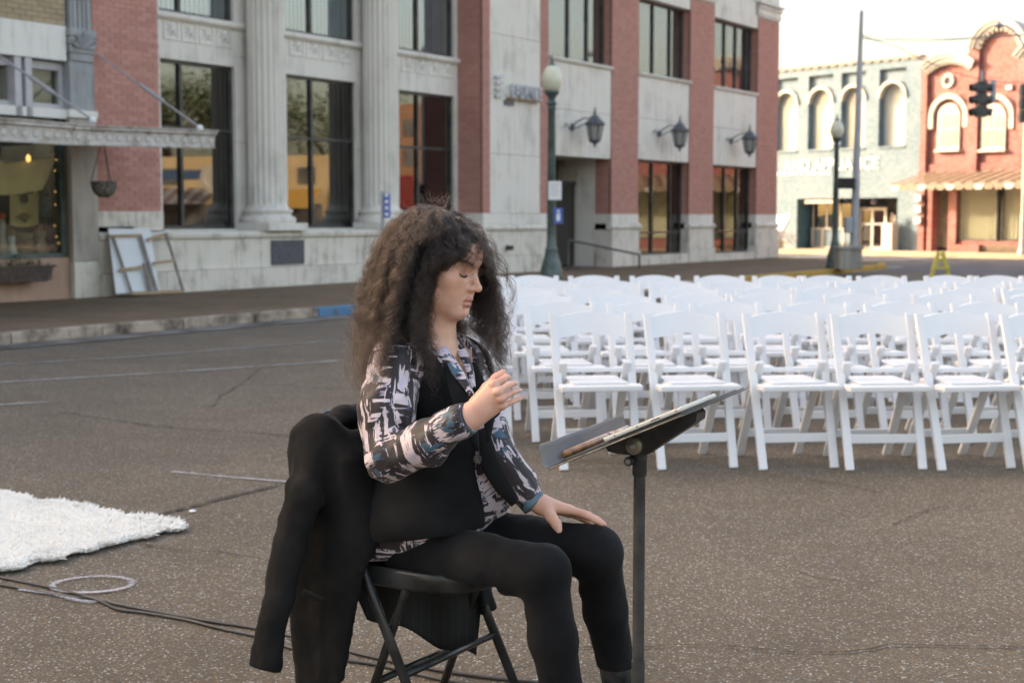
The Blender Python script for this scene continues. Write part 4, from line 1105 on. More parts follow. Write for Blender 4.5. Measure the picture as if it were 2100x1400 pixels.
# red shop front
zt_s = zr_b - .36
rf = empty('shop_front', (0, 0, 0)); rf.parent = rb
for (a, c) in ((1877, 1893), (1896, 1909)): bx('half_column', M['red_wall'], rf, TG(a + 6, 450)[0] - .0, TG(c + 2, 450)[0], -.02, .5, .12, zt_s)
for k_ in range(3): bx('meter_box', M['galv'], rf, TG(1879, 450)[0], TG(1893, 450)[0], -.16, -.022, 1.1 + k_ * .4, 1.36 + k_ * .4)
d0, d1 = TG(1914, 450, -.3)[0], TG(1944, 450, -.3)[0]
bx('door_frame', M['bronze'], rf, d0 - .08, d1 + .02, .42, .5, .12, zt_s); bx('door_leaf', plain('dusty_door_glass', lin((112, 106, 88)), .3, .2), rf, d0, d1, .38, .415, .25, zt_s - .3)
bx('column', M['red_wall'], rf, TG(1944, 450)[0] + .02, TG(1961, 450)[0], -.02, .5, .12, zt_s)
w0 = TG(1968, 450, -.3)[0]; zq = TG(1990, 494, -.3)[1]
bx('stall_riser', M['red_wall'], rf, w0 - .1, RR, .1, .5, .12, zq)
bx('planter_ledge', M['red_wall'], rf, w0 - .05, TG(2010, 500, .1)[0], -.2, .099, .12, zq - .12)
b = MB()
for i in range(26): b.box(TG(2012, 505)[0] + i * .09, TG(2012, 505)[0] + i * .09 + .05, -.06, .09, .15, zq - .15)
b.build('vent_grille', M['awn'], rf)
nc = 90; cw = (RR - w0) / nc
M['curtain'] = plain('cream_curtain', lin((206, 202, 184)), .9, .08, 3)
for k_ in range(3):
    a = w0 + (RR - w0) * k_ / 3 if k_ else w0
for i, (a, c) in enumerate(((w0, TG(2052, 450, -.3)[0]), (TG(2060, 450, -.3)[0], TG(2150, 450, -.3)[0]), (TG(2156, 450, -.3)[0], RR))):
    w = window(rf, 'display_window', a, c, zq, zt_s, .10, [], [], M['glass_clear'], M['bronze'], .05)
    b = MB(); n = 60; vs = [(a + (c - a) * j / n, .24 + .035 * math.sin(j * 1.25), z) for z in (zq, zt_s) for j in range(n + 1)]
    b.add(vs, [(j, j + 1, n + 2 + j, n + 1 + j) for j in range(n)]); b.build('curtain', M['curtain'], w, smooth='all')
bx('interior_wall', M['interior'], rf, .1, RR, .7, .8, .12, zt_s)
# cream cabinet with pots outside the green shop
cab = empty('cream_cabinet', fg(TG(1824, 500, .3)[0], .3) + Vector((0, 0, .12)), ANG_G, 'tall cream cabinet standing at the right of the green shop doors', 'cabinet')
b = MB(); b.box(-.22, .26, -.2, .2, 0, 1.0); b.build('cabinet_body', M['cream'], cab, bevel=.02)
b = MB(); b.box(-.2, .24, -.215, -.2, .05, .95); b.build('cabinet_door', M['cream'], cab, bevel=.006)
for i, (x, h, r_) in enumerate(((-.15, .2, .07), (.1, .38, .06), (.22, .3, .05))):
    b = MB(); b.lathe([(r_ * .5, 0), (r_, h * .4), (r_ * .5, h * .8), (r_ * .7, h)], (0, 0, 0), 12)
    p = fg(TG(1824, 500, .3)[0] + x, .3); o = b.build('vase', M['cream'] if i != 1 else M['awn'], None, smooth=True); o.location = (p.x, p.y, 1.12)
    tag(o, ['squat cream vase on the left of the cabinet top', 'tallest brown vase on the cabinet top', 'slim cream vase at the right of the cabinet top'][i], 'vase')
# white leaning board with poles and flowers at the far corner
p = fg(TG(1603, 500, .8)[0], .8); wb = empty('street_stall', p + Vector((0, 0, .12)), ANG_G, 'tilted white board on a frame above pots of pink flowers', 'stall')
b = MB(); b.add([(-.6, 0, 1.25), (.35, .1, 1.35), (.1, -.1, .75), (-.6, -.1, .7)], [(0, 1, 2, 3)]); b.build('board', M['white_paint'], wb)
b = MB(); b.tube([(.35, .1, 1.35), (.0, -.15, .3)], .02, 6); b.tube([(-.5, .1, 1.2), (.1, .0, 0)], .02, 6); b.build('frame_pole', M['black_metal'], wb)
b = MB()
for k_ in range(160):
    c0 = Vector((random.uniform(-.6, .55), random.uniform(-.3, .3), random.uniform(.15, .62))); an = random.uniform(0, 6.28); d = Vector((math.cos(an), math.sin(an), .3)) * .07; w_ = Vector((-math.sin(an), math.cos(an), .5)) * .04
    b.add([c0, c0 + d + w_, c0 + d * 1.6, c0 + d - w_], [(0, 1, 2, 3)], None, k_ % 3)
o = b.build('blossoms', [plain('pink_petal', lin((208, 120, 140)), .6), M['leaf'], plain('white_petal', lin((220, 214, 210)), .6)], wb); o['kind'] = 'stuff'
b = MB(); b.lathe([(.16, 0), (.24, .3), (.25, .32)], (-.2, 0, 0), 14); b.build('pot', M['cream'], wb)

# ================================================================= the sunny side of the square, out of frame but mirrored in the bank windows
ar = empty('orange_brick_store', PG, ANG_G, 'orange brick store with a red sign panel beyond the right edge', 'building')
bx('wall', m_painted_brick('orange_brick', lin((146, 102, 70))), ar, 16.05, 20.2, 0, 8, .12, 5.9)
bx('sign_panel', plain('red_sign_panel', lin((128, 34, 28)), .5), ar, 16.3, 19.0, -.9, -.8, 1.7, 3.0)
b = MB()
for r_ in range(3):
    x = 18.2 - r_ * .3
    while x > 16.9 + r_ * .2: b.box(x, x + .16, -.93, -.90, 2.55 - r_ * .28, 2.7 - r_ * .28); x -= .26
b.build('gilt_marks', plain('gilt', lin((206, 160, 70)), .5), ar)
at = empty('tan_store', PG, ANG_G, 'low tan store with a yellow awning beyond the right edge', 'building')
bx('wall', plain('tan_render', lin((190, 166, 126)), .8, .15, 1), at, 20.3, 34, 0, 8, .12, 3.9)
b = MB()
for i in range(18):
    x = 20.6 + i * .22
    b.add([(x, -.05, 2.5), (x + .12, -.05, 2.5), (x + .12, -1.6, 1.7), (x, -1.6, 1.7)], [(0, 1, 2, 3)], None, 0); b.add([(x + .12, -.05, 2.5), (x + .22, -.05, 2.5), (x + .22, -1.6, 1.7), (x + .12, -1.6, 1.7)], [(0, 1, 2, 3)], None, 1)
b.build('striped_awning', [plain('yellow_canvas', lin((190, 146, 60)), .8), plain('gold_canvas', lin((150, 112, 44)), .8)], at)
bx('blue_band', plain('blue_paint', lin((44, 74, 108)), .6), at, 26, 29, -.03, -.001, 2.95, 3.35)
for i in range(9): bx('shop_post', M['cream'], at, 21 + i * 1.5, 21.14 + i * 1.5, -.05, .0, .12, 2.4)
for i in range(6): bx('upper_window', M['interior'], at, 20.9 + i * 2.1, 21.7 + i * 2.1, -.02, -.001, 2.7, 3.4)
bb = MB(); bb.lathe([(.62, 0), (.62, .06), (.4, .07), (.38, .02)], (24.6, -1.8, 2.9), 24, axis=(0, -1, 0)); bb.build('round_sign', M['cream'], at)
bx('dark_opening', M['interior'], at, 20.6, 33, -.02, -.001, .2, 1.9)
for i in range(26):
    x = 25.2 + i * .3; bb = MB(); bb.add([(x, -.05, 2.6), (x + .28, -.05, 2.6), (x + .28, -1.5, 1.9), (x, -1.5, 1.9)], [(0, 1, 2, 3)]); bb.build('awning_panel', M['galv'] if i % 2 else M['awn2'], at)
for i in range(4):
    for j in range(2): bx('store_window', M['interior'], ar, 16.5 + i * .95, 17.0 + i * .95, -.02, -.001, 3.4 + j * 1.2, 4.1 + j * 1.2)
ls = empty('added_shade_block', PB, ANG, 'unseen tan brick block added past the left edge to shade the foreground', 'building')  # unseen block, added so the foreground and camera side lie in shade
bx('wall', M['tan_brick'], ls, -52, -14.02, 0, 14, -.02, 9.2)
bx('shop_window', M['bronze'], ls, -30, -16, -.02, -.001, .6, 2.6)
M['bark'] = plain('bark', lin((86, 72, 58)), .9, .3, 9)
def tree(x, y, h, label, seed):
    r = random.Random(seed); root = empty('shade_tree', (x, y, 0), 0, label, 'tree', 'trees on the far side of the square')
    b = MB(); tips = []
    b.tube([(0, 0, 0), (.1, .05, h * .25), (0, .1, h * .45)], [.26, .2, .15], 9)
    for k in range(11):
        a = r.uniform(0, 6.28); z = h * r.uniform(.35, .5); L = h * r.uniform(.25, .42)
        q = [Vector((0, .1, z)), Vector((math.cos(a) * L * .4, math.sin(a) * L * .4, z + L * .5)), Vector((math.cos(a) * L * .8, math.sin(a) * L * .8, z + L * 1.0))]
        b.tube(q, [.09, .05, .02], 6); tips += [q[1].lerp(q[2], f) for f in (.2, .6, 1)]
    b.build('trunk', M['bark'], root, smooth=True)
    b = MB()
    for k in range(5200):
        c = r.choice(tips) + Vector((r.gauss(0, .55), r.gauss(0, .55), r.gauss(0, .5))); an = r.uniform(0, 6.28); s = r.uniform(.12, .24)
        d = Vector((math.cos(an), math.sin(an), r.uniform(-.6, .6))) * s; w = Vector((-math.sin(an), math.cos(an), r.uniform(-.4, .4))) * s * .5
        b.add([c, c + d * .5 + w, c + d, c + d * .5 - w], [(0, 1, 2, 3)], None, k % 2)
    b.build('crown', [M['leaf'], M['leaf2']], root)
for i, (x, y, h) in enumerate([(fg(a_, e_).x, fg(a_, e_).y, h_) for a_, e_, h_ in ((24, -10, 8.5), (29, -10, 9.5), (34, -11, 10.5))]):
    tree(x, y, h, ['leafy tree on the square nearest the cross street, seen mirrored', 'leafy tree on the square beside the tan store, seen mirrored', 'tallest leafy tree behind the tan store, seen mirrored'][i], 40 + i)

# ================================================================= street furniture
def make_lamppost():
    r = empty('street_lamp')
    b = MB(); b.lathe([(.22, 0), (.22, .10), (.2, .12), (.185, .32), (.16, .42), (.12, .55), (.105, .62), (.11, .66), (.085, .70), (.075, .9)], (0, 0, 0), 16); b.build('lamp_base', M['lamp_green'], r, smooth=30)
    b = MB(); b.lathe([(.078, .9), (.06, 3.02), (.075, 3.05), (.06, 3.08)], (0, 0, 0), 16, ); b.build('pole', M['lamp_green'], r, smooth=30)
    b = MB(); b.lathe([(.06, 3.08), (.09, 3.13), (.055, 3.18), (.06, 3.22), (.10, 3.28), (.13, 3.31), (.125, 3.34)], (0, 0, 0), 16); b.build('capital', M['lamp_green'], r, smooth=30)
    k = N('acrylic_globe'); k.col(lin((206, 206, 186))); k.rough(.18); k.b.inputs['Subsurface Weight'].default_value = .4; k.b.inputs['Subsurface Radius'].default_value = (.1, .1, .08)
    b = MB(); b.lathe([(.10, 3.33), (.135, 3.38), (.165, 3.46), (.172, 3.54), (.16, 3.62), (.13, 3.69), (.09, 3.74), (.06, 3.77)], (0, 0, 0), 24); b.build('globe', k.m, r, smooth='all')
    b = MB(); b.lathe([(.075, 3.75), (.06, 3.79), (.03, 3.81), (.035, 3.84), (.012, 3.87), (.018, 3.90), (.001, 3.95)], (0, 0, 0), 12); b.build('finial', M['lamp_green'], r, smooth=30)
    return r
lp = make_lamppost()
P = pt(1131, 448, 24.0); lp.location = (P.x, 24.0, .12); lp.scale = (1, 1, (CAMH + 330 / FPX * 24.0 - .12) / 3.95)
tag(lp, 'green globe street lamp in front of the bank, carrying two small signs', 'street lamp', 'green globe street lamps')
l2 = copy_tree(lp); P = pt(1713, 448, 33.6); l2.location = (P.x, 33.6, .12); l2.scale = (.95, .95, (CAMH + 212 / FPX * 33.6 - .12) / 3.95)
tag(l2, 'green globe street lamp standing at the street corner beside the tall pole', 'street lamp')
k = N('blue_sign_face'); k.col(lin((70, 98, 176))); k.rough(.4); M['blue_sign'] = k.m
P = pt(1138, 391, 23.7); o = empty('parking_sign', P, 0, 'small white sign strapped to the globe street lamp', 'sign'); b = MB(); w, h = .11, .155; b.box(-w, w, -.012, .0, -h, h); b.build('sign_face', M['white_paint'], o, bevel=.008)
b = MB()
for j in range(4): b.box(-.075, .075 - .03 * (j % 2), -.0135, -.0125, .09 - j * .055, .105 - j * .055)
b.build('printed_lines', M['frame_grey'], o); b = MB(); b.tube([(0, .0, .05), (0, .2, .05)], .012, 5); b.build('strap', M['galv'], o)
P = pt(1145, 443, 23.7); o = empty('blue_sign', P, 0, 'small blue sign strapped below the white one on the lamp', 'sign'); b = MB(); b.box(-.075, .075, -.012, 0, -.13, .13); b.build('sign_face', M['blue_sign'], o, bevel=.008)
b = MB(); b.box(-.03, .03, -.0135, -.0125, -.08, .04); b.box(-.02, .02, -.0135, -.0125, .06, .1); b.build('symbol', M['white_paint'], o); b = MB(); b.tube([(-.05, .0, .05), (-.08, .22, .05)], .012, 5); b.build('strap', M['galv'], o)
# narrow blue post sign by the blue kerb
tt = F(785, 500, kl(6) - .35)[0]; q = fr(tt, kl(6) - .35)
o = empty('accessible_parking_sign', (q.x, q.y, .12), 0, 'blue accessible parking sign seen almost edge-on on a grey post', 'sign')
zs1 = pt(785, 397, q.y).z - .12; zs0 = pt(785, 447, q.y).z - .12
b = MB(); b.bar((0, 0, 0), (0, 0, zs1 + .03), .05, .04); b.build('post', M['galv'], o)
b = MB(); b.box(.03, .10, -.10, .12, zs0, zs1); b.build('sign_face', M['blue_sign'], o, bevel=.008)
b = MB()
for j in range(4): b.box(.045, .085, -.1012, -.1002, zs0 + .03 + j * .085, zs0 + .07 + j * .085)
b.build('symbol', M['white_paint'], o)
# signal mast
YP = 33.0; P0_ = pt(1750, 548, YP); P1_ = pt(1767, 25, YP)
mast = empty('signal_mast', (P0_.x, YP, .12), 0, 'tall grey leaning utility mast on a concrete footing at the corner', 'utility pole')
rel = lambda px, py, Y=YP: Vector((pt(px, py, Y).x - P0_.x, Y - YP, pt(px, py, Y).z - .12))
b = MB(); b.tube([rel(1751, 520), rel(1755, 400), rel(1761, 200), rel(1767, 25)], [.105, .09, .07, .05], 12); b.build('pole', M['galv'], mast, smooth=30)
b = MB(); b.lathe([(.001, .0), (.055, .0), (.03, .06)], rel(1767, 26), 10); b.build('cap', M['galv'], mast)
b = MB(); b.box(rel(1716, 550).x, rel(1762, 550).x, -.28, .3, 0, .46); b.box(rel(1716, 550).x - .03, rel(1762, 550).x + .03, -.31, .33, .461, .53); b.build('footing', M['concrete'], mast, bevel=.02)
b = MB(); b.box(-.22, -.06, -.12, .12, rel(1745, 478).z, rel(1745, 445).z); b.build('control_box', M['galv'], mast, bevel=.02)
b = MB(); z0, z1 = rel(1735, 387).z, rel(1735, 365).z; b.box(rel(1719, 375).x, rel(1750, 375).x, -.2, .1, z0, z1); o = b.build('walk_signal', M['black_metal'], mast, bevel=.02)
b = MB(); 
for j in range(5): b.box(rel(1721 + j * 6, 375).x, rel(1723 + j * 6, 375).x, -.24, -.2, z0 + .02, z1 - .02)
b.build('louvre', M['black_metal'], o)
# hanging signals and span wires
wr = empty('span_wires', (0, 0, 0), 0, 'thin black span wires running from the mast across the street', 'cables')
def wire(pts, r=.012):
    b = MB(); v = [pt(*p) for p in pts]; out = []
    for i in range(len(v) - 1):
        for j in range(6): out.append(v[i].lerp(v[i + 1], j / 6))
    out.append(v[-1]); b.tube(out, r, 5); b.build('wire', M['black_metal'], wr)
wire([(1766, 75, 33), (1800, 82, 33.6), (1900, 85, 36), (2000, 80, 38), (2110, 72, 40)])
wire([(1766, 78, 33), (1830, 92, 34), (1885, 120, 36), (1960, 150, 38), (2010, 163, 39), (2060, 170, 39.5), (2120, 168, 40)])
wire([(1766, 72, 33), (1820, 78, 30), (1950, 80, 26), (2110, 70, 22)], .008)
M['signal'] = plain('black_signal_paint', (.012, .012, .013), .45, .2, 6)
def signal(px, py, Y, h, back, label):
    P = pt(px, py, Y); r = empty('traffic_light', P, 0, label, 'traffic light', 'traffic lights hung over the street')
    u = h / 3
    for j in range(3):
        z = h / 2 - u * (j + .5)
        b = MB(); b.box(-u * .45, u * .45, -.11, .11, z - u * .47, z + u * .47); q = b.build('signal_section', M['signal'], r, bevel=.02)
        for s in ((-1, 0), (1, 0)) if not back else ((0, 1),):
            b = MB(); L = .17
            if s[0]: b.lathe([(u * .33, 0), (u * .33, L), (u * .29, L), (u * .29, .01)], (s[0] * u * .42, 0, z), 12, axis=(s[0], -.25, -.15))
            else: b.lathe([(u * .33, 0), (u * .33, L), (u * .29, L), (u * .29, .01)], (0, .1, z), 12, axis=(0, 1, 0))
            b.build('visor', M['signal'], r, smooth=40)
    b = MB(); b.tube([(0, 0, h / 2), (0, 0, h / 2 + .28)], .03, 6); b.build('hanger', M['galv'], r)
    return r
signal(2012, 204, 39, .98, False, 'black three section traffic light with visors hanging before the red shop')
s2 = signal(2104, 212, 36, .98, True, 'black traffic light cut by the right edge of the view')
P = pt(2017, 180, 39.1)
b = MB(); b.box(-.0, .16, 0, .02, -.35, .25); o = b.build('signal_arm_plate', M['galv'], None); o.parent = bpy.data.objects['traffic_light']; o.location = (.26, .06, .28)
# cobra street light
cb = empty('cobra_street_light', (0, 0, 0), 0, 'silver cobra head street light on a curved arm at the right edge', 'street light')
Y = 40.0; b = MB(); arm = [(2052, 53), (2064, 54), (2078, 62), (2090, 76), (2102, 98), (2112, 130)]; b.tube([pt(x, y, Y) for x, y in arm], .035, 8); b.build('arm', M['galv'], cb, smooth=True)
b = MB(); b.tube([pt(2118, 60, Y), pt(2118, 560, Y)], .1, 10); b.build('pole', M['galv'], cb, smooth=True)
b = MB(); b.tube([pt(2038, 50, Y), pt(2043, 50, Y), pt(2050, 52, Y), pt(2058, 54, Y)], [.06, .15, .13, .05], 12, flat=.6); b.build('lamp_head', M['galv'], cb, smooth=True)
# white post at the right edge
q = fg(TG(2096, 530, 2.6)[0], 2.6); wp_ = empty('white_post', (q.x, q.y, .12), 0, 'tall cream post lit by the sun at the right edge', 'post')
b = MB(); h = pt(2099, 112, q.y).z - .12; b.tube([(0, 0, 0), (0, 0, h)], .075, 10); b.build('pole', M['cream'], wp_, smooth=True)
b = MB(); b.lathe([(.16, 0), (.16, .1), (.1, .2), (.09, .5)], (0, 0, 0), 12); b.build('post_base', M['cream'], wp_, smooth=30)
# yellow barricade end
YB = 20.0; P = pt(1931, 448, YB); bar_ = empty('barricade', (P.x, YB, 0), 0, 'yellow A-frame barricade leg showing above the chair backs', 'barricade')
M['yellow'] = plain('yellow_plastic', lin((186, 172, 70)), .5, .15, 8)
b = MB(); zt_b = pt(1931, 519, YB).z
for s in (-1, 1):
    for yy in (0, .9):
        q = MB(); q.bar((s * .03 + yy * .3, yy, zt_b), (s * .25 + yy * .3, yy, 0), .055, .03, up=(0, 1, 0)); q.build('leg', M['yellow'], bar_, bevel=.005)
for yy in (0, .9):
    z = pt(1931, 550, YB).z; q = MB(); q.bar((-.13 + yy * .3, yy - .02, z), (.13 + yy * .3, yy - .02, z), .055, .02); q.build('crossbar', M['yellow'], bar_)
q = MB(); q.bar((.01, 0.04, zt_b - .1), (.26, .86, zt_b - .1), .14, .03); q.build('barrier_board', M['yellow'], bar_)

# ================================================================= white folding chairs
M['resin'] = plain('white_resin', lin((224, 226, 230)), .38, .05, 4, rnd=.02)
def make_chair():
    r = empty('folding_chair'); R = M['resin']
    def foot(x): return x
    top = .79
    for s in (-1, 1):
        b = MB(); b.bar((s * .192, 0, 0), (s * .203, .285, top), .026, .044, up=(1, 0, 0)); 
        b.build('front_leg', R, r, bevel=.006)
        b = MB(); b.bar((s * .165, .475, 0), (s * .170, .14, .545), .024, .046, up=(1, 0, 0)); b.build('rear_leg', R, r, bevel=.008)
    # seat frame with padded panel
    b = MB(); zt = .438
    b.prism([(-.212, -.045), (.212, -.045), (.216, .02), (.206, .085), (.152, .085), (.150, .365), (-.150, .365), (-.152, .085), (-.206, .085), (-.216, .02)], zt - .03, zt, 'xy'); b.build('seat', R, r, bevel=.008)
    b = MB(); b.box(-.145, .145, .02, .335, zt + .0005, zt + .014); b.build('seat_pad', R, r, bevel=.006)
    # curved backrest board with arched top and waved lower edge
    n = 14; vf = []; 
    for k in range(n + 1):
        u = -1 + 2 * k / n; x = u * .192; arch = .030 * (1 - u * u)
        zu = .765 + arch; zl = .662 + .022 * math.cos(u * math.pi / 1.0) * .5 + .011
        bow = .028 * (1 - u * u)
        for z in (zl, zu):
            yc = .285 * z / top + bow
            vf += [(x, yc - .009, z), (x, yc + .009, z)]
    b = MB(); fs = []
    for k in range(n):
        a = k * 4; c = a + 4
        fs += [(a, c, c + 2, a + 2), (a + 1, a + 3, c + 3, c + 1), (a + 2, c + 2, c + 3, a + 3), (a, a + 1, c + 1, c)]
    fs += [(0, 2, 3, 1), (n * 4, n * 4 + 1, n * 4 + 3, n * 4 + 2)]
    b.add(vf, fs); b.build('backrest', R, r, smooth=40)
    b = MB(); z = .155; b.bar((-.182, .285 * z / top, z), (.182, .285 * z / top, z), .014, .046); b.build('front_stretcher', R, r, bevel=.004)
    z = .135; b = MB(); b.bar((-.156, .475 - .615 * z, z), (.156, .475 - .615 * z, z), .014, .042); b.build('rear_stretcher', R, r, bevel=.004)
    b = MB(); b.bar((-.15, .475 - .615 * .50, .50), (.15, .475 - .615 * .50, .50), .03, .022); b.build('seat_rail', R, r, bevel=.004)
    return r
proto = None
ordn = ['first', 'second', 'third', 'fourth', 'fifth', 'sixth', 'seventh', 'eighth']
rows = [(7.52, [1211, 1403, 1605, 1787, 1957, 2131]),
        (8.45, [965, 1150, 1320, 1488, 1671, 1844, 2022]),
        (9.35, [945, 1112, 1276, 1432, 1566, 1756, 1934, 2120]),
        (10.25, [925, 1080, 1219, 1417, 1570, 1690, 1855, 1988, 2110]),
        (11.3, [1016, 1140, 1262, 1386, 1510, 1650, 1765, 1890, 2010, 2125]),
        (12.4, [1003, 1093, 1217, 1342, 1474, 1592, 1693, 1806, 1942, 2046, 2150])]
rown = ['front row', 'second row', 'third row', 'fourth row', 'fifth row', 'back row']
rr_ = random.Random(5)
for i, (Yt, xs) in enumerate(rows):
    for j, cx in enumerate(xs):
        if proto is None: proto = make_chair(); o = proto
        else: o = copy_tree(proto)
        yaw = math.radians(7 + rr_.uniform(-2.5, 3.5)); P = pt(cx, 640, Yt + rr_.uniform(-.03, .03)); 
        # top centre sits .285 behind the feet
        o.location = (P.x + .285 * math.sin(yaw), P.y - .285 * math.cos(yaw), .001); o.rotation_euler = (0, 0, yaw)
        k_ = j + 1
        tag(o, f'white folding chair, {ordn[j] if j < 8 else ["ninth", "tenth", "eleventh"][j - 8]} from the left in the {rown[i]}', 'folding chair', 'white folding chairs set out in rows')

# ================================================================= rug, cables
M['rug'] = plain('cream_shag', lin((234, 230, 222)), .95, .12, 5, bump=1.0, bscale=160)
P0r = gz(365, 1085); e1 = (gz(0, 1022) - P0r); e1.normalize(); e2 = Vector((-e1.y, e1.x, 0))
if e2.y > 0: e2 = -e2
rug = empty('shag_rug', P0r, 0, 'cream white shaggy rug lying on the paving at the left edge', 'rug')
b = MB(); LR, WR = 2.6, 1.5; nx, ny = 90, 56; vs = []
for j in range(ny + 1):
    for i in range(nx + 1):
        p = e1 * (LR * i / nx) + e2 * (WR * j / ny); ed = min(i, j, nx - i, ny - j)
        vs.append((p.x, p.y, .004 + min(ed, 3) * .007 + rng.uniform(0, .006)))
b.add(vs, [(j * (nx + 1) + i, j * (nx + 1) + i + 1, (j + 1) * (nx + 1) + i + 1, (j + 1) * (nx + 1) + i) for j in range(ny) for i in range(nx)])
b.build('rug_backing', M['rug'], rug, smooth='all')
def hair_object(name, strands, radii, mat, parent=None, origin=(0, 0, 0)):
    """strands: array (n, k, 3)"""
    n, k, _ = strands.shape; hc = bpy.data.hair_curves.new(name); hc.add_curves([k] * n)
    pos = (strands - np.array(origin)).astype(np.float32).reshape(-1)
    hc.attributes['position'].data.foreach_set('vector', pos)
    ra = hc.attributes.new('radius', 'FLOAT', 'POINT'); ra.data.foreach_set('value', radii.astype(np.float32).reshape(-1))
    hc.materials.append(mat); o = bpy.data.objects.new(name, hc); COL.objects.link(o)
    if parent is not None: o.parent = parent
    return o
n = 52000; uu = rng.uniform(-.01, 1.0, n) * .999; vv = rng.uniform(-.012, 1.0, n); uu[:2500] = rng.uniform(0, 1, 2500); vv[:2500] = rng.uniform(-.015, .01, 2500)
vv[2500:4500] = rng.uniform(0, 1, 2000); uu[2500:4500] = rng.uniform(-.01, .008, 2000)
uu = uu - .010 * np.abs(np.sin(vv * 23 + 1)) * (uu < .02) - .006 * (uu < .02) * np.sin(vv * 61); vv = vv - .016 * (vv < .02) * np.sin(uu * 31) - .010 * (vv < .02) * np.sin(uu * 83 + 1)
base = np.outer(uu * LR, np.array(e1)) + np.outer(vv * WR, np.array(e2))
lean = rng.normal(0, .7, (n, 2)) + .5 * np.stack([np.sin(uu * 41 + 3 * np.sin(vv * 19)), np.cos(vv * 37 + 2 * np.sin(uu * 23))], 1); L = rng.uniform(.014, .030, n); kk = 5; st = np.zeros((n, kk, 3))
for i in range(kk):
    f = i / (kk - 1); st[:, i, 0] = base[:, 0] + lean[:, 0] * L * f ** 1.4 + .005 * np.sin(f * 9 + uu * 900); st[:, i, 1] = base[:, 1] + lean[:, 1] * L * f ** 1.4 + .005 * np.cos(f * 8 + vv * 900)
    st[:, i, 2] = .012 + L * f * (1 - .25 * f * np.abs(lean[:, 0]))
rad = np.repeat(np.array([[.0020, .0022, .0021, .0018, .0010]]), n, 0)
o = hair_object('shag_pile', st, rad, plain('wool_pile', lin((240, 238, 234)), .95, .08, 3), rug); o['kind'] = 'stuff'
M['cable'] = plain('black_rubber_cable', (.014, .015, .018), .5, .15, 9)
def cable(pts, label, r=.0055):
    P = [gz(x, y) for x, y in pts]; out = []
    for i in range(len(P) - 1):
        a = P[max(i - 1, 0)]; b_ = P[i]; c = P[i + 1]; d = P[min(i + 2, len(P) - 1)]
        for j in range(8):
            t = j / 8; q = .5 * ((2 * b_) + (c - a) * t + (2 * a - 5 * b_ + 4 * c - d) * t * t + (3 * b_ - a - 3 * c + d) * t ** 3); q.z = r + .001; out.append(q)
    out.append(Vector((P[-1].x, P[-1].y, r + .001)))
    bb = MB(); bb.tube(out, r, 8); return tag(bb.build('audio_cable', M['cable'], None, smooth='all'), label, 'cable', 'black cables lying across the paving')
cable([(-40, 1180), (0, 1187), (80, 1203), (150, 1219), (240, 1242), (350, 1263), (440, 1279), (520, 1291), (620, 1313), (760, 1350), (900, 1378), (1010, 1394), (1150, 1408)], 'upper black cable running past the sprayed circle')
cable([(-40, 1196), (0, 1202), (80, 1216), (150, 1228), (190, 1230), (240, 1252), (290, 1259), (380, 1274), (450, 1292), (530, 1309), (640, 1345), (780, 1368), (900, 1396), (1010, 1414)], 'lower black cable that kinks beside the sprayed circle')
o = MB(); P = gz(395, 1050); o.lathe([(.012, .001), (.018, .006), (.008, .012)], P, 7); tag(o.build('pebble', M['white_paint'], None), 'small white scrap on the crack beyond the rug corner', 'litter')

# ================================================================= black steel folding chair
CC = Vector((-.11, 3.5, 0)); fF = Vector((.848, -.530, 0)); rR = Vector((-.530, -.848, 0)); lL = -rR; UP = Vector((0, 0, 1))
def cp(a, s, z): return CC + fF * a + rR * s + UP * z       # forward, to her right (near), up
fc = empty('metal_folding_chair', CC, 0, 'black steel folding chair the woman sits on', 'folding chair')
SEATZ = .445
M['enamel'] = plain('black_enamel', (.008, .008, .008), .26, .1, 9, spec=.35)
W2 = .205
for s in (1, -1):
    b = MB(); b.tube([cp(.042, s * W2, .0), cp(-.155, s * W2, .40), cp(-.325, s * W2, .76), cp(-.322, s * (W2 - .01), .785), cp(-.328, s * (W2 - .05), .798), cp(-.33, 0, .80)], .0125, 12)
    b.build('front_leg', M['enamel'], fc, smooth='all', origin=CC)
    b = MB(); b.tube([cp(-.215, s * (W2 - .025), .0), cp(-.055, s * (W2 - .025), .41), cp(-.045, s * (W2 - .025), .425)], .011, 12); b.build('rear_leg', M['enamel'], fc, smooth='all', origin=CC)
    b = MB(); b.lathe([(.015, -.012), (.017, 0), (.015, .03)], cp(.040, s * W2, .012), 12); b.build('foot_cap', M['enamel'], fc, origin=CC)
b = MB(); b.tube([cp(-.052, -W2, .19), cp(-.052, W2, .19)], .009, 10); b.build('front_brace', M['enamel'], fc, smooth='all', origin=CC)
b = MB(); b.tube([cp(-.155, -W2 + .02, .15), cp(-.155, W2 - .02, .15)], .009, 10); b.build('rear_brace', M['enamel'], fc, smooth='all', origin=CC)
b = MB(); n = 40; ring = []
def seatring(sc, z):
    out = []
    for k in range(n):
        a = 2 * math.pi * k / n; c, s = math.cos(a), math.sin(a); e = 3.2
        out.append(cp(.195 * sc * math.copysign(abs(c) ** (2 / e), c) + .0, .19 * sc * math.copysign(abs(s) ** (2 / e), s), z))
    return [q + fF * -.085 for q in out]
prof = [(.90, SEATZ - .047), (1.0, SEATZ - .048), (1.02, SEATZ - .040), (1.02, SEATZ - .008), (1.0, SEATZ), (.95, SEATZ - .002), (.85, SEATZ - .012), (.4, SEATZ - .016), (.01, SEATZ - .016)]
vs = []; [vs.extend(seatring(*p)) for p in prof]
b.add(vs, [(i * n + k, i * n + (k + 1) % n, (i + 1) * n + (k + 1) % n, (i + 1) * n + k) for i in range(len(prof) - 1) for k in range(n)] + [tuple(range(n))[::-1]])
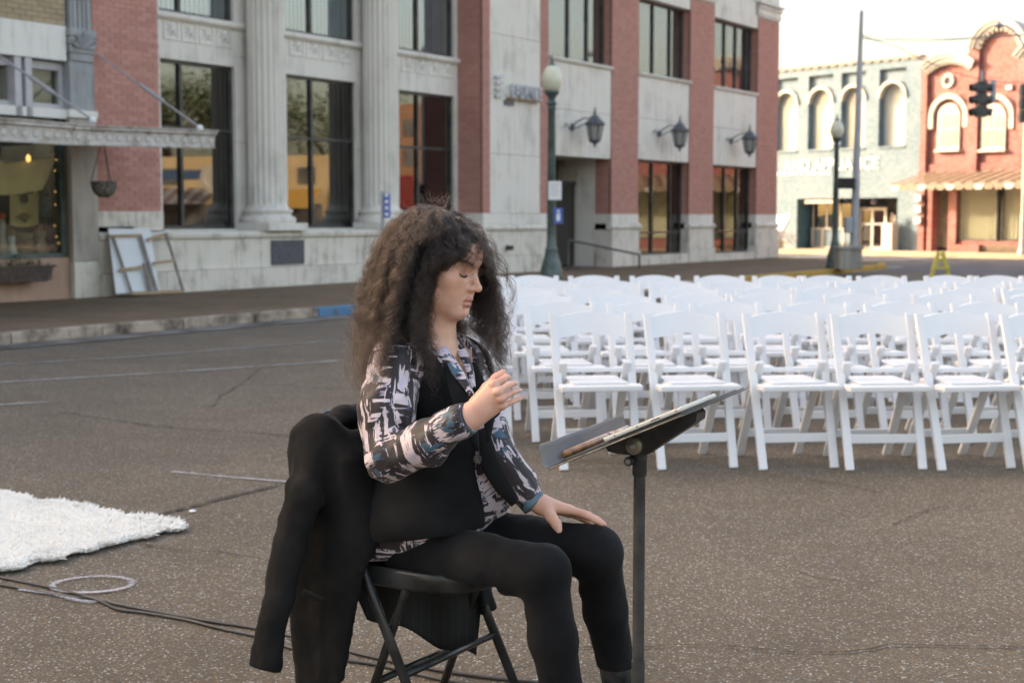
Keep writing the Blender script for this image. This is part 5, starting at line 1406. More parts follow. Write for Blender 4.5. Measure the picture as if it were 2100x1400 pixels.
b.build('seat', M['enamel'], fc, smooth='all', origin=CC)
b = MB(); nn = 16; vs = []
for k in range(nn + 1):
    u = -1 + 2 * k / nn; bow = -.03 * (1 - u * u)
    for z in (.60, .615, .77, .78): vs.append(cp(-.232 - (z - .60) * .50 + bow, u * W2, z))
b.add(vs, [(k * 4 + j, k * 4 + 4 + j, k * 4 + 5 + j, k * 4 + 1 + j) for k in range(nn) for j in range(3)])
o = b.build('backrest', plain('brown_black_enamel', lin((58, 52, 44)), .3, .1, 9), fc, smooth='all', origin=CC); md = o.modifiers.new('s', 'SOLIDIFY'); md.thickness = .006

# ================================================================= music stand
LT = Vector((.41, .912, 0)).normalized(); SL_ = Vector((.83, -.375, .407)).normalized(); NRM = LT.cross(SL_).normalized()
if NRM.z < 0: NRM = -NRM
D0 = Vector((.070, 2.77, .800))                   # near lower corner of the desk
def dk(l, s, h=0.0): return D0 + LT * l + SL_ * s + NRM * h
PC = Vector((.268, 2.94, 0))
ms = empty('music_stand', PC, 0, 'black orchestral music stand in front of the seated woman', 'music stand')
DL, DS = .49, .298
b = MB()
def slab3(b, l0, l1, s0, s1, h0, h1):
    v = [dk(l, s, h) for h in (h0, h1) for l, s in ((l0, s0), (l1, s0), (l1, s1), (l0, s1))]
    b.add(v, [(0, 3, 2, 1), (4, 5, 6, 7), (0, 1, 5, 4), (1, 2, 6, 5), (2, 3, 7, 6), (3, 0, 4, 7)])
slab3(b, 0, DL, 0, DS, -.004, -.001)
b.build('desk', M['black_metal'], ms, bevel=.001, origin=PC)
M['desk_grey'] = plain('worn_charcoal_enamel', lin((128, 124, 124)), .55, .12, 7, bump=.15, bscale=220)
b = MB(); ll = np.linspace(0, DL, 2); prof = [(0.0, -.001), (-.005, .003), (-.008, .010), (-.003, .040), (.001, .049)]
vs = []
for l in ll:
    for s, h in prof: vs.append(dk(l, s, h))
m_ = len(prof); b.add(vs, [(j, j + 1, m_ + j + 1, m_ + j) for j in range(m_ - 1)])
o = b.build('ledge', M['desk_grey'], ms, smooth='all', origin=PC); md = o.modifiers.new('s', 'SOLIDIFY'); md.thickness = .0022
b = MB(); b.tube([dk(0, s, h) for s, h in prof], .0009, 5); b.tube([dk(0, 0, -.002), dk(0, DS, -.002)], .0010, 5); b.build('worn_edge', plain('bare_steel_edge', lin((66, 60, 54)), .4, .6, 60, metal=.3), ms, origin=PC)
# bracket under the desk, traced as a solid plate pair
lm_ = .235
poly = [(.048, -.0045), (.256, -.0045), (.260, -.012), (.252, -.026), (.137, -.048), (.1175, -.0515), (.066, -.026), (.050, -.015)]
for q in (lm_ - .03, lm_ + .03):
    vs = [dk(q + dx, s, h) for dx in (-.0025, .0025) for s, h in poly]; k = len(poly)
    b = MB(); b.add(vs, [tuple(range(k)), tuple(range(2 * k - 1, k - 1, -1))] + [(i, (i + 1) % k, (i + 1) % k + k, i + k) for i in range(k)]); b.build('bracket_plate', M['black_metal'], ms, origin=PC)
b = MB(); vs = [dk(q, s, h) for q in (lm_ - .03, lm_ + .03) for s, h in poly[:8]]; k = 8
b.add(vs, [(i, (i + 1) % k, (i + 1) % k + k, i + k) for i in (1, 2, 3, 5, 6)]); b.build('bracket_web', M['black_metal'], ms, origin=PC)
pv = dk(lm_, .110, -.024)
b = MB(); b.lathe([(.001, .006), (.012, .0055), (.0175, .003), (.0185, 0), (.0185, -.012)], pv - LT * .038, 28, axis=-LT); b.build('pivot_washer', plain('brushed_steel', lin((142, 136, 124)), .35, .15, 30, metal=.7), ms, smooth=30, origin=PC)
b = MB(); b.lathe([(.001, .006), (.004, .006), (.005, .003), (.005, 0)], pv - LT * .044, 12, axis=-LT); b.build('screw', M['galv'], ms, origin=PC)
top = pv.z - .014
PC2 = Vector((pv.x, pv.y, 0))
b = MB(); b.lathe([(.0135, top - .055), (.0155, top - .05), (.0155, top - .005), (.0135, top + .01)], PC2, 16); b.build('collar', M['black_metal'], ms, smooth=30, origin=PC)
b = MB(); b.tube([Vector((PC2.x, PC2.y, z)) for z in (.36, .37, top - .06, top - .05)], [.0118, .0125, .0125, .011], 16); b.build('upper_tube', M['black_metal'], ms, smooth=30, origin=PC)
b = MB(); b.tube([Vector((PC2.x, PC2.y, z)) for z in (.03, .10, .36)], [.0135, .0142, .0142], 16); b.build('lower_tube', M['black_metal'], ms, smooth=30, origin=PC)
b = MB(); b.lathe([(.001, .004), (.009, .004), (.010, 0), (.010, -.02)], Vector((PC2.x - .024, PC2.y - .012, top - .022)), 14, axis=(-.5, -1, 0)); o = b.build('thumb_screw', M['black_metal'], ms, smooth=30, origin=PC)
b = MB(); b.lathe([(.001, .0055), (.0055, .0055), (.006, .003)], Vector((PC2.x - .024, PC2.y - .012, top - .022)), 10, axis=(-.5, -1, 0)); b.build('screw_head', M['galv'], o, origin=(0, 0, 0)); b = None
bpy.data.objects['screw_head'].location = -Vector(PC) ; bpy.data.objects['screw_head'].parent = ms
for k in range(3):
    a = .5 + k * 2.094; d = Vector((math.cos(a), math.sin(a), 0)); b = MB()
    b.tube([PC2 + UP * .10 + d * .018, PC2 + UP * .055 + d * .14, PC2 + UP * .012 + d * .28, PC2 + UP * .008 + d * .30], .0095, 8); b.build('leg', M['black_metal'], ms, smooth='all', origin=PC)
# papers / folder on the desk
fo = empty('black_folder', dk(.1, .1, 0), 0, 'open black folder lying on the music stand under the tablet', 'folder')
b = MB(); slab3(b, .02, .46, .03, .297, .0, .0025); b.build('cover', plain('matt_black_card', lin((46, 44, 44)), .6, .15, 9), fo, origin=fo.location)
b = MB(); slab3(b, .04, .44, .02, .285, .003, .0055); b.build('paper_sheets', plain('music_paper', lin((92, 97, 97)), .5, .06, 4), fo, origin=fo.location)
tb = empty('tablet', dk(.05, .14, .006), 0, 'silver white tablet lying on the open folder', 'tablet')
b = MB(); slab3(b, .020, .25, .125, .299, .0062, .0145); b.build('tablet_case', plain('white_tablet_shell', lin((206, 206, 200)), .35, .06, 6), tb, bevel=.0028, origin=tb.location)
b = MB(); slab3(b, .027, .243, .132, .292, .01455, .0149); b.build('screen', plain('dark_screen', (.02, .022, .025), .08, .1, 3), tb, origin=tb.location)
b = MB()
for s in (.15, .20, .285): 
    c0 = dk(.0198, s, .0103); b.lathe([(.0016, .0006), (.0016, 0)], c0, 8, axis=-LT)
c0 = dk(.0198, .24, .0103); b.add([c0 + SL_ * .01 + NRM * .001, c0 + SL_ * .01 - NRM * .001, c0 - SL_ * .01 - NRM * .001, c0 - SL_ * .01 + NRM * .001], [(0, 1, 2, 3)]); b.build('side_buttons', M['black_metal'], tb, origin=tb.location)
pe = empty('pencil_roll', dk(.1, .015, .01), 0, 'amber brown pencil lying in the tray of the music stand', 'pencil')
k = N('amber_lacquer'); a = k.noise(k.obj((1, 1, 1)), 30, 3); k.col(k.ramp(a, [(.3, lin((92, 54, 26))), (.7, lin((186, 122, 62)))])); k.rough(.18); k.b.inputs['Coat Weight'].default_value = .7
b = MB(); b.tube([dk(.075, .010, .013), dk(.080, .010, .013), dk(.30, .020, .015), dk(.305, .020, .015)], [.004, .0078, .0082, .008], 12); b.build('barrel', k.m, pe, smooth=40, origin=pe.location)
b = MB(); b.tube([dk(.303, .0205, .015), dk(.33, .0215, .015), dk(.333, .0215, .015), dk(.42, .0245, .0155)], [.009, .009, .0078, .0072], 12); b.build('sleeve', k.m, pe, smooth=40, origin=pe.location)

# ================================================================= the seated woman: fields and surfaces
def su(a, b, k):
    h = np.maximum(k - np.abs(a - b), 0) / k
    return np.minimum(a, b) - h * h * k * .25
def smax(a, b, k): return -su(-a, -b, k)
def rc(p, a, b, ra, rb):
    a = np.array(a, np.float32); b = np.array(b, np.float32); ba = b - a
    h = np.clip(((p - a) @ ba) / ba.dot(ba), 0, 1)
    return np.linalg.norm(p - a - h[:, None] * ba, axis=1) - (ra + (rb - ra) * h)
def chain(p, pts, rad, k=.01):
    d = None
    for i in range(len(pts) - 1):
        e = rc(p, pts[i], pts[i + 1], rad[i], rad[i + 1]); d = e if d is None else su(d, e, k)
    return d
def el(p, c, r, R=None):
    q = p - np.array(c, np.float32)
    if R is not None: q = q @ R
    r = np.array(r, np.float32); k0 = np.linalg.norm(q / r, axis=1); k1 = np.linalg.norm(q / (r * r), axis=1) + 1e-9
    return k0 * (k0 - 1) / k1
def sdf_mesh(fn, lo, hi, h, B=10):
    lo = np.array(lo, np.float32); hi = np.array(hi, np.float32)
    nb = np.ceil((hi - lo) / (h * B)).astype(int); n = nb * B + 1
    cx = [lo[a] + (np.arange(nb[a]) + .5) * B * h for a in range(3)]
    C = np.stack(np.meshgrid(*cx, indexing='ij'), -1).reshape(-1, 3).astype(np.float32)
    d = fn(C).reshape(nb); act = np.abs(d) < B * h * .866 * 1.5 + .006
    D = np.ones(n, np.float32)
    full = np.repeat(np.repeat(np.repeat(np.where(d < 0, -1, 1), B, 0), B, 1), B, 2).astype(np.float32)
    D[:-1, :-1, :-1] = full
    idx = np.argwhere(act); g = np.arange(B + 1)
    off = np.stack(np.meshgrid(g, g, g, indexing='ij'), -1).reshape(-1, 3)
    for s in range(0, len(idx), 400):
        I = (idx[s:s + 400, None, :] * B + off[None]).reshape(-1, 3)
        v = fn((lo + I * h).astype(np.float32)); D[I[:, 0], I[:, 1], I[:, 2]] = v
    ins = D < 0
    c = [slice(None, -1), slice(1, None)]
    cnt = np.zeros(tuple(k - 1 for k in n), np.int8)
    for a in c:
        for b_ in c:
            for e in c: cnt += ins[a, b_, e]
    cells = np.argwhere((cnt > 0) & (cnt < 8)); m = len(cells)
    idm = -np.ones(cnt.shape, np.int32); idm[cells[:, 0], cells[:, 1], cells[:, 2]] = np.arange(m)
    acc = np.zeros((m, 3)); w = np.zeros(m)
    cor = [(i, j, k) for i in (0, 1) for j in (0, 1) for k in (0, 1)]
    for a in cor:
        for ax in range(3):
            if a[ax] == 0:
                b_ = list(a); b_[ax] = 1
                A = D[cells[:, 0] + a[0], cells[:, 1] + a[1], cells[:, 2] + a[2]]; Bv = D[cells[:, 0] + b_[0], cells[:, 1] + b_[1], cells[:, 2] + b_[2]]
                s_ = (A < 0) != (Bv < 0); t = np.where(s_, A / (A - Bv + 1e-12), 0)
                pos = np.array(a, float)[None] + np.eye(3)[ax][None] * t[:, None]
                acc += np.where(s_[:, None], pos, 0); w += s_
    V = lo + (cells + acc / w[:, None]) * h
    Fs = []
    for ax in range(3):
        sl0 = [slice(None)] * 3; sl1 = [slice(None)] * 3; sl0[ax] = slice(None, -1); sl1[ax] = slice(1, None)
        A = ins[tuple(sl0)]; Bv = ins[tuple(sl1)]; E = np.argwhere(A != Bv)
        u, v = [(1, 2), (2, 0), (0, 1)][ax]
        E = E[(E[:, u] > 0) & (E[:, v] > 0) & (E[:, u] < n[u] - 1) & (E[:, v] < n[v] - 1)]
        q = []
        for du, dv in ((0, 0), (-1, 0), (-1, -1), (0, -1)):
            I = E.copy(); I[:, u] += du; I[:, v] += dv; q.append(idm[I[:, 0], I[:, 1], I[:, 2]])
        q = np.stack(q, 1); fl = ~A[E[:, 0], E[:, 1], E[:, 2]]; q[fl] = q[fl][:, ::-1]
        Fs.append(q)
    Fq = np.concatenate(Fs); Fq = Fq[(Fq >= 0).all(1)]
    return V, Fq
def np_mesh(name, V, Fq, mat, parent=None, origin=(0, 0, 0), colors=None, smooth_it=1):
    if smooth_it:
        e = np.concatenate([Fq[:, [0, 1]], Fq[:, [1, 2]], Fq[:, [2, 3]], Fq[:, [3, 0]]]); e = np.concatenate([e, e[:, ::-1]])
        for _ in range(smooth_it):
            s = np.zeros_like(V); c = np.zeros(len(V)); np.add.at(s, e[:, 0], V[e[:, 1]]); np.add.at(c, e[:, 0], 1)
            V = V * .5 + .5 * s / c[:, None]
    me = bpy.data.meshes.new(name); me.vertices.add(len(V)); me.vertices.foreach_set('co', (V - np.array(origin)).astype(np.float32).ravel())
    me.loops.add(Fq.size); me.loops.foreach_set('vertex_index', Fq.astype(np.int32).ravel())
    me.polygons.add(len(Fq)); me.polygons.foreach_set('loop_start', np.arange(0, Fq.size, 4, dtype=np.int32)); me.polygons.foreach_set('loop_total', np.full(len(Fq), 4, np.int32))
    me.update(calc_edges=True); me.validate()
    me.polygons.foreach_set('use_smooth', [True] * len(me.polygons))
    if colors:
        for nm, arr in colors.items():
            at = me.attributes.new(nm, 'FLOAT_COLOR', 'POINT'); c = np.ones((len(V), 4), np.float32); c[:, :arr.shape[1]] = arr; at.data.foreach_set('color', c.ravel())
    me.materials.append(mat); me.update()
    return link(name, me, parent) if name else me
def nz(p, f, seed=0):
    """cheap smooth pseudo noise, roughly -1..1"""
    q = p * f; s = seed
    return (np.sin(q[:, 0] * 1.7 + 2.1 * np.sin(q[:, 1] * 1.3 + s) + s) + np.sin(q[:, 1] * 1.9 + 1.7 * np.sin(q[:, 2] * 1.1 + s * 2)) + np.sin(q[:, 2] * 1.6 + 1.9 * np.sin(q[:, 0] * 1.2 + s * 3))) / 3
A3 = lambda v: np.array(v, np.float32)
woman = empty('person', CC, 0, 'seated person with long curly dark hair, black vest and printed blouse, right hand raised', 'person')
RT = np.stack([A3(fF), A3(lL), A3(UP)], 1)                         # local axes as columns
def lw(f, l, z, base=(-.20, 3.525)): return A3((base[0], base[1], 0)) + A3(fF) * f + A3(lL) * l + A3((0, 0, z))
# joints
HIPr, HIPl = A3((-.243, 3.476, .525)), A3((-.150, 3.640, .530))
KNr, ANr = A3(pt(1114, 1170, 3.24)), A3(pt(1176, 1540, 3.22))
KNl, ANl = A3(pt(1224, 1130, 3.42)), A3(pt(1278, 1440, 3.60))
SHr, SHl = A3(pt(799, 745, 3.36)), A3(pt(962, 745, 3.63))
ELr = A3(pt(797, 938, 3.27)); WRr = A3(pt(962, 858, 3.15))
ELl = A3(pt(1018, 935, 3.50)); WRl = A3(pt(1102, 1036, 3.46))
MSH = (SHr + SHl) / 2
def torso(p, o=0.0):
    d = el(p, lw(-.015, 0, .545), (.135 + o, .178 + o, .105 + o), RT)
    d = su(d, el(p, lw(.0, 0, .69), (.100 + o, .138 + o, .15 + o), RT), .08)
    d = su(d, el(p, lw(.0, 0, .855), (.100 + o, .148 + o, .15 + o), RT), .07)
    d = su(d, rc(p, SHr + A3((0.016, .015, -.005)), SHl + A3((-.01, -.02, -.005)), .052 + o, .052 + o), .06)
    for s in (-1, 1): d = su(d, el(p, lw(.075, s * .068, .828), (.058 + o, .062 + o, .062 + o), RT), .035)
    return d
NK0, NK1 = A3(pt(892, 735, 3.47)), A3(pt(898, 640, 3.47))
# ---- head ------------------------------------------------------------------
HC = A3(pt(903, 548, 3.455)); yaw, pit, rol = math.radians(-25), math.radians(11), math.radians(-3)
def headR():
    m = Matrix.Rotation(yaw, 3, 'Z') @ Matrix.Rotation(pit, 3, 'Y') @ Matrix.Rotation(rol, 3, 'X'); return np.array(m, dtype=np.float32)
HR = headR()
HS = 1.07
def h2w(q): return (np.asarray(q, np.float32) * HS @ HR.T) + HC
def w2h(p): return (p - HC) @ HR / HS
def head(p):
    q = w2h(p); y = np.abs(q[:, 1]); qs = np.stack([q[:, 0], y, q[:, 2]], 1)
    d = el(q, (-.012, 0, .032), (.094, .074, .090))
    d = su(d, el(q, (.030, 0, -.022), (.053, .055, .083)), .035)
    d = su(d, el(q, (.044, 0, .048), (.040, .056, .045)), .03)            # forehead
    d = su(d, rc(qs, A3((.0, .050, -.050)), A3((.062, .012, -.083)), .018, .017), .028)   # jaw
    d = su(d, rc(q, A3((.067, -.009, -.0875)), A3((.067, .009, -.0875)), .0155, .0155), .016)   # chin
    d = su(d, el(qs, (.052, .040, -.016), (.024, .026, .022)), .022)          # cheekbones
    d = su(d, el(qs, (.058, .020, -.048), (.022, .024, .026)), .02)           # muzzle
    d = su(d, rc(qs, A3((.078, .010, .026)), A3((.064, .046, .024)), .008, .006), .014)    # brow ridge
    d = smax(d, -el(qs, (.090, .031, .006), (.018, .021, .0135)), .012)       # eye socket
    d = su(d, el(qs, (.0645, .031, .0065), (.0148, .0165, .0140)), .004)        # lidded eye
    d = su(d, rc(q, A3((.078, 0, .014)), A3((.1015, 0, -.024)), .0068, .0078), .009)       # nose bridge
    d = su(d, el(q, (.1015, 0, -.0275), (.0105, .0100, .0088)), .006)
    d = su(d, el(qs, (.091, .0100, -.0305), (.0095, .0068, .0072)), .006)      # wings
    d = smax(d, -el(qs, (.0955, .0062, -.0372), (.0048, .0030, .0036)), .003)  # nostril
    d = su(d, rc(q, A3((.0845, 0, -.040)), A3((.0875, 0, -.052)), .0055, .0065), .010)
    up = chain(qs, [A3((.0878, .000, -.0550)), A3((.0868, .009, -.0545)), A3((.0740, .0285, -.0612))], [.0042, .0044, .0020], .003)
    lo_ = chain(qs, [A3((.0862, .000, -.0685)), A3((.0836, .012, -.0672)), A3((.0738, .0280, -.0618))], [.0054, .0049, .0020], .003)
    d = su(d, up, .005); d = su(d, lo_, .005)
    d = smax(d, -rc(qs, A3((.097, .0, -.0620)), A3((.0790, .023, -.0616)), .0036, .0014), .002)
    d = smax(d, -el(q, (.091, 0, -.0785), (.009, .018, .004)), .008)           # fold under the lip
    d = d * HS
    for s in (1,):
        ear = el(qs, (-.004, .076, -.002), (.016, .010, .030)) * HS; d = su(d, ear, .006)
    n = chain(p, [NK1 + A3((-.01, .0, .03)), NK0, NK0 + A3((-.005, .01, -.07))], [.052, .055, .068], .02)
    return su(d, n, .03)
V, Q = sdf_mesh(lambda p: su(head(p), torso(p), .03), HC + A3((-.13, -.13, -.30)), HC + A3((.15, .13, .15)), .0021)
hq = w2h(V); ys = np.abs(hq[:, 1])
def gauss(d, s): return np.exp(-(d / s) ** 2)
qs_ = np.stack([hq[:, 0], ys, hq[:, 2]], 1).astype(np.float32)
up = chain(qs_, [A3((.0878, .000, -.0550)), A3((.0868, .009, -.0545)), A3((.0740, .0285, -.0612))], [.0042, .0044, .0020]); lo_ = chain(qs_, [A3((.0862, .000, -.0685)), A3((.0836, .012, -.0672)), A3((.0738, .0280, -.0618))], [.0054, .0049, .0020])
lip = np.clip(1 - np.maximum(np.minimum(up, lo_), 0) / .0020, 0, 1)
blush = gauss(np.linalg.norm(qs_ - A3((.060, .048, -.022)), axis=1), .024) * .45 + gauss(np.linalg.norm(qs_ - A3((.108, 0, -.026)), axis=1), .012) * .5
lid_shade = gauss(np.linalg.norm((qs_ - A3((.079, .031, .011))) * A3((1, .8, 1)), axis=1), .013)  # lid shading, painted as a darker skin tone round the eye
masks_head = np.stack([lip, blush, lid_shade], 1)
scalp = np.clip(el(hq.astype(np.float32), (.080, 0, -.035), (.086, .082, .103)) / .008, 0, 1) * (hq[:, 2] > -.07) * (hq[:, 0] > -.2)
def skin_mat():
    k = N('skin'); at = k.n('ShaderNodeAttribute'); at.attribute_name = 'mask'; sp = k.n('ShaderNodeSeparateColor'); k.l(at.outputs['Color'], sp.inputs[0])
    co = k.obj(world=True); f = k.noise(co, 30, 5); g = k.noise(co, 260, 3)
    base = k.ramp(f, [(.3, lin((214, 163, 142))), (.7, lin((227, 181, 160)))])
    base = k.mix(k.math('MULTIPLY', sp.outputs[1], .45), base, lin((206, 128, 112)))
    base = k.mix(k.math('MULTIPLY', sp.outputs[2], .75), base, lin((150, 92, 72)))
    base = k.mix(k.math('MULTIPLY', sp.outputs[0], .65), base, lin((180, 108, 100)))
    a2 = k.n('ShaderNodeAttribute'); a2.attribute_name = 'scalp'; s2 = k.n('ShaderNodeSeparateColor'); k.l(a2.outputs['Color'], s2.inputs[0]); base = k.mix(s2.outputs[0], base, (.02, .014, .011))
    k.col(base); k.rough(.42); k.b.inputs['Subsurface Weight'].default_value = .22; k.b.inputs['Subsurface Radius'].default_value = (.012, .005, .003); k.b.inputs['Subsurface Scale'].default_value = .6
    k.b.inputs['Specular IOR Level'].default_value = .45
    k.bump(g, .12, .001); return k.m
M['skin'] = skin_mat()
# ---- hands -----------------------------------------------------------------
P3 = lambda x, y, Y: A3(pt(x, y, Y))
def right_hand(p):
    w = P3(958, 862, 3.155); kn = [P3(1012, 789, 3.150), P3(1021, 804, 3.138), P3(1027, 818, 3.140), P3(1031, 832, 3.150)]
    mid = [P3(1031, 778, 3.172), P3(1045, 789, 3.160), P3(1050, 805, 3.160), P3(1050, 824, 3.166)]
    dip = [P3(1039, 773, 3.195), P3(1054, 786, 3.184), P3(1061, 801, 3.184), P3(1062, 819, 3.184)]
    tip = [P3(1043, 774, 3.212), P3(1058, 786, 3.204), P3(1066, 800, 3.204), P3(1073, 814, 3.200)]
    d = rc(p, P3(925, 880, 3.165), w, .026, .0235)
    d = su(d, rc(p, P3(925, 874, 3.17), P3(957, 852, 3.16), .026, .0225), .01)
    for i, r in enumerate((.0125, .0128, .0122, .0112)):
        d = su(d, rc(p, w + (A3((0, 0, .009)) if i < 2 else A3((0, 0, -.008))), kn[i] + A3((-.004, .010, 0)), .0175, r), .018)
    fs = None
    for i, r in enumerate((.0082, .0083, .0079, .0071)):
        f = chain(p, [kn[i], mid[i], dip[i], tip[i]], [r + .0004, r - .0008, r - .0014, r - .0024], .003); fs = f if fs is None else su(fs, f, .0012)
        d = su(d, el(p, kn[i] + A3((0, -.002, .001)), (.0092, .0088, .0088)), .004)
    d = su(d, fs, .006)
    th = chain(p, [P3(975, 826, 3.185), P3(1000, 795, 3.205), P3(1018, 776, 3.214), P3(1031, 764, 3.216)], [.016, .0125, .0108, .0080], .01)
    return su(d, th, .012)
def left_hand(p):
    w = P3(1108, 1035, 3.452); kn = [P3(1163, 1044, 3.445), P3(1168, 1045, 3.468), P3(1168, 1047, 3.490), P3(1163, 1051, 3.510)]
    mid = [P3(1197, 1053, 3.425), P3(1206, 1056, 3.450), P3(1204, 1058, 3.478), P3(1192, 1062, 3.503)]
    dip = [P3(1218, 1064, 3.415), P3(1226, 1066, 3.442), P3(1222, 1067, 3.470), P3(1206, 1070, 3.498)]
    tip = [P3(1235, 1073, 3.408), P3(1239, 1075, 3.436), P3(1233, 1075, 3.466), P3(1216, 1077, 3.494)]
    d = rc(p, P3(1070, 1010, 3.47), w, .025, .0215)
    for i, r in enumerate((.0128, .0125, .0118, .011)):
        d = su(d, rc(p, w + A3((.004, .006 * i - .004, 0)), kn[i], .0150, r - .001), .02)
    for i, r in enumerate((.0092, .0093, .0088, .0078)):
        d = su(d, chain(p, [kn[i], mid[i], dip[i], tip[i]], [r + .0015, r, r - .0010, r - .0026], .004), .007)
    th = chain(p, [P3(1122, 1046, 3.43), P3(1131, 1060, 3.412), P3(1141, 1074, 3.398), P3(1146, 1086, 3.392)], [.0155, .0122, .0105, .0082], .012)
    return su(d, th, .016)
VR, QR = sdf_mesh(right_hand, P3(918, 905, 3.10), P3(1085, 745, 3.26), .0016)
VL, QL = sdf_mesh(left_hand, P3(1050, 1110, 3.36), P3(1260, 990, 3.54), .0017)
# hidden limbs and torso core, so the body is whole under its clothes
def core(p):
    d = np.maximum(torso(p, -.022), .47 - p[:, 2])
    d = su(d, chain(p, [SHr, ELr, WRr + A3((-.03, .01, -.01))], [.046, .038, .026], .02), .03)
    d = su(d, chain(p, [SHl, ELl, WRl + A3((-.01, .01, .01))], [.046, .038, .026], .02), .03)
    d = su(d, chain(p, [HIPr - A3((0, 0, .05)), KNr, ANr], [.060, .048, .030], .03), .03); d = su(d, chain(p, [HIPl - A3((0, 0, .05)), KNl, ANl], [.060, .048, .030], .03), .03)
    return d
VC, QC = sdf_mesh(core, (-.60, 3.0, .03), (.45, 3.95, 1.02), .011)
Vall = np.concatenate([V, VR, VL, VC]); Qall = np.concatenate([Q, QR + len(V), QL + len(V) + len(VR), QC + len(V) + len(VR) + len(VL)])
mk = np.zeros((len(Vall), 3), np.float32); mk[:len(V)] = masks_head
sc3 = np.zeros((len(Vall), 3), np.float32); sc3[:len(V), 0] = scalp
hv = np.concatenate([VR, VL]); mk[len(V):len(V) + len(hv), 1] = .25 + .25 * np.clip(nz(hv, 60), 0, 1)
body = np_mesh('body', Vall, Qall, M['skin'], woman, CC, {'mask': mk, 'scalp': sc3}, 1)
# nails
M['nail'] = plain('fingernail', lin((226, 178, 164)), .25, .05, 30)
def nail(a, n, ax, w, l):
    a, n, ax = Vector(a), Vector(n).normalized(), Vector(ax).normalized(); s = n.cross(ax).normalized(); b = MB(); vs = []
    for i in range(5):
        for j in range(5):
            u, v = -1 + i / 2, -1 + j / 2; rr = 1 - .25 * v * v if v > 0 else 1
            vs.append(a + ax * (v * l) + s * (u * w * rr) - n * (u * u * w * .45))
    b.add(vs, [(i * 5 + j, i * 5 + j + 1, (i + 1) * 5 + j + 1, (i + 1) * 5 + j) for i in range(4) for j in range(4)]); b.build('fingernail', M['nail'], woman, smooth='all', origin=CC)
nail(P3(1145, 1085, 3.3826), (-.15, -1, .35), (.30, 0, -.9), .0062, .0075)
def on_skin(Pq, lift=.0006):
    w = A3(h2w(Pq))
    for _ in range(4):
        d = head(w); g = np.stack([head(w + A3(v_) * .001) - d for v_ in ((1, 0, 0), (0, 1, 0), (0, 0, 1))], 1); g /= np.linalg.norm(g, axis=1)[:, None] + 1e-9; w = w - g * (d - lift)[:, None]
    return w
# eye slit, lashes and brows
M['lash'] = plain('dark_lash', (.010, .007, .005), .6)
for s in (-1, 1):
    b = MB(); pts = [Vector(q) for q in on_skin(np.array([(.072, s * .0475, .0005), (.0780, s * .0415, -.0030), (.0795, s * .036, -.0046), (.080, s * .031, -.0052), (.079, s * .0255, -.0048), (.077, s * .0215, -.0036), (.0755, s * .0185, -.0022)], np.float32))]
    b.tube(pts, [.0007, .0016, .0022, .0024, .0020, .0013, .0006], 6); b.build('eyelash', M['lash'], woman, smooth='all', origin=CC)
def seg_hair(name, starts, dirs, L, curve, rad, mat, k=6):
    n = len(starts); st = np.zeros((n, k, 3))
    for i in range(k):
        f = i / (k - 1); st[:, i] = starts + dirs * (L[:, None] * f) + curve * (L[:, None] * f * f)
    r = np.repeat(np.linspace(1, .4, k)[None], n, 0) * rad
    return hair_object(name, st, r, mat, woman, CC)
M['browhair'] = plain('brow_hair', (.018, .012, .009), .6)
ns = 300; u = rng.uniform(0, 1, ns); sg_ = np.where(rng.uniform(0, 1, ns) < .5, -1, 1)
bq = np.stack([.0850 - .020 * u ** 1.6, sg_ * (.012 + .036 * u), (.0235 + .0060 * np.sin(u * 2.4) + rng.normal(0, .0016, ns))], 1)
seg_hair('eyebrow', on_skin(bq.astype(np.float32)), (np.stack([-.5 * np.ones(ns), sg_ * .8, .25 - .5 * u], 1)) @ HR.T, rng.uniform(.005, .009, ns), np.zeros((1, 3)), .00032, M['browhair'])
ns = 120; u = rng.uniform(0, 1, ns); sg_ = np.where(rng.uniform(0, 1, ns) < .5, -1, 1)
lq = np.stack([.0802 - .010 * (2 * u - .9) ** 2, sg_ * (.019 + .027 * u), -.0045 + .002 * (2 * u - 1) ** 2], 1)
seg_hair('eyelashes', on_skin(lq.astype(np.float32)), (np.stack([.75 * np.ones(ns), sg_ * (.2 + .5 * u), -.5 * np.ones(ns)], 1)) @ HR.T, rng.uniform(.006, .010, ns), np.array([[0, 0, .35]]), .00034, M['lash'])

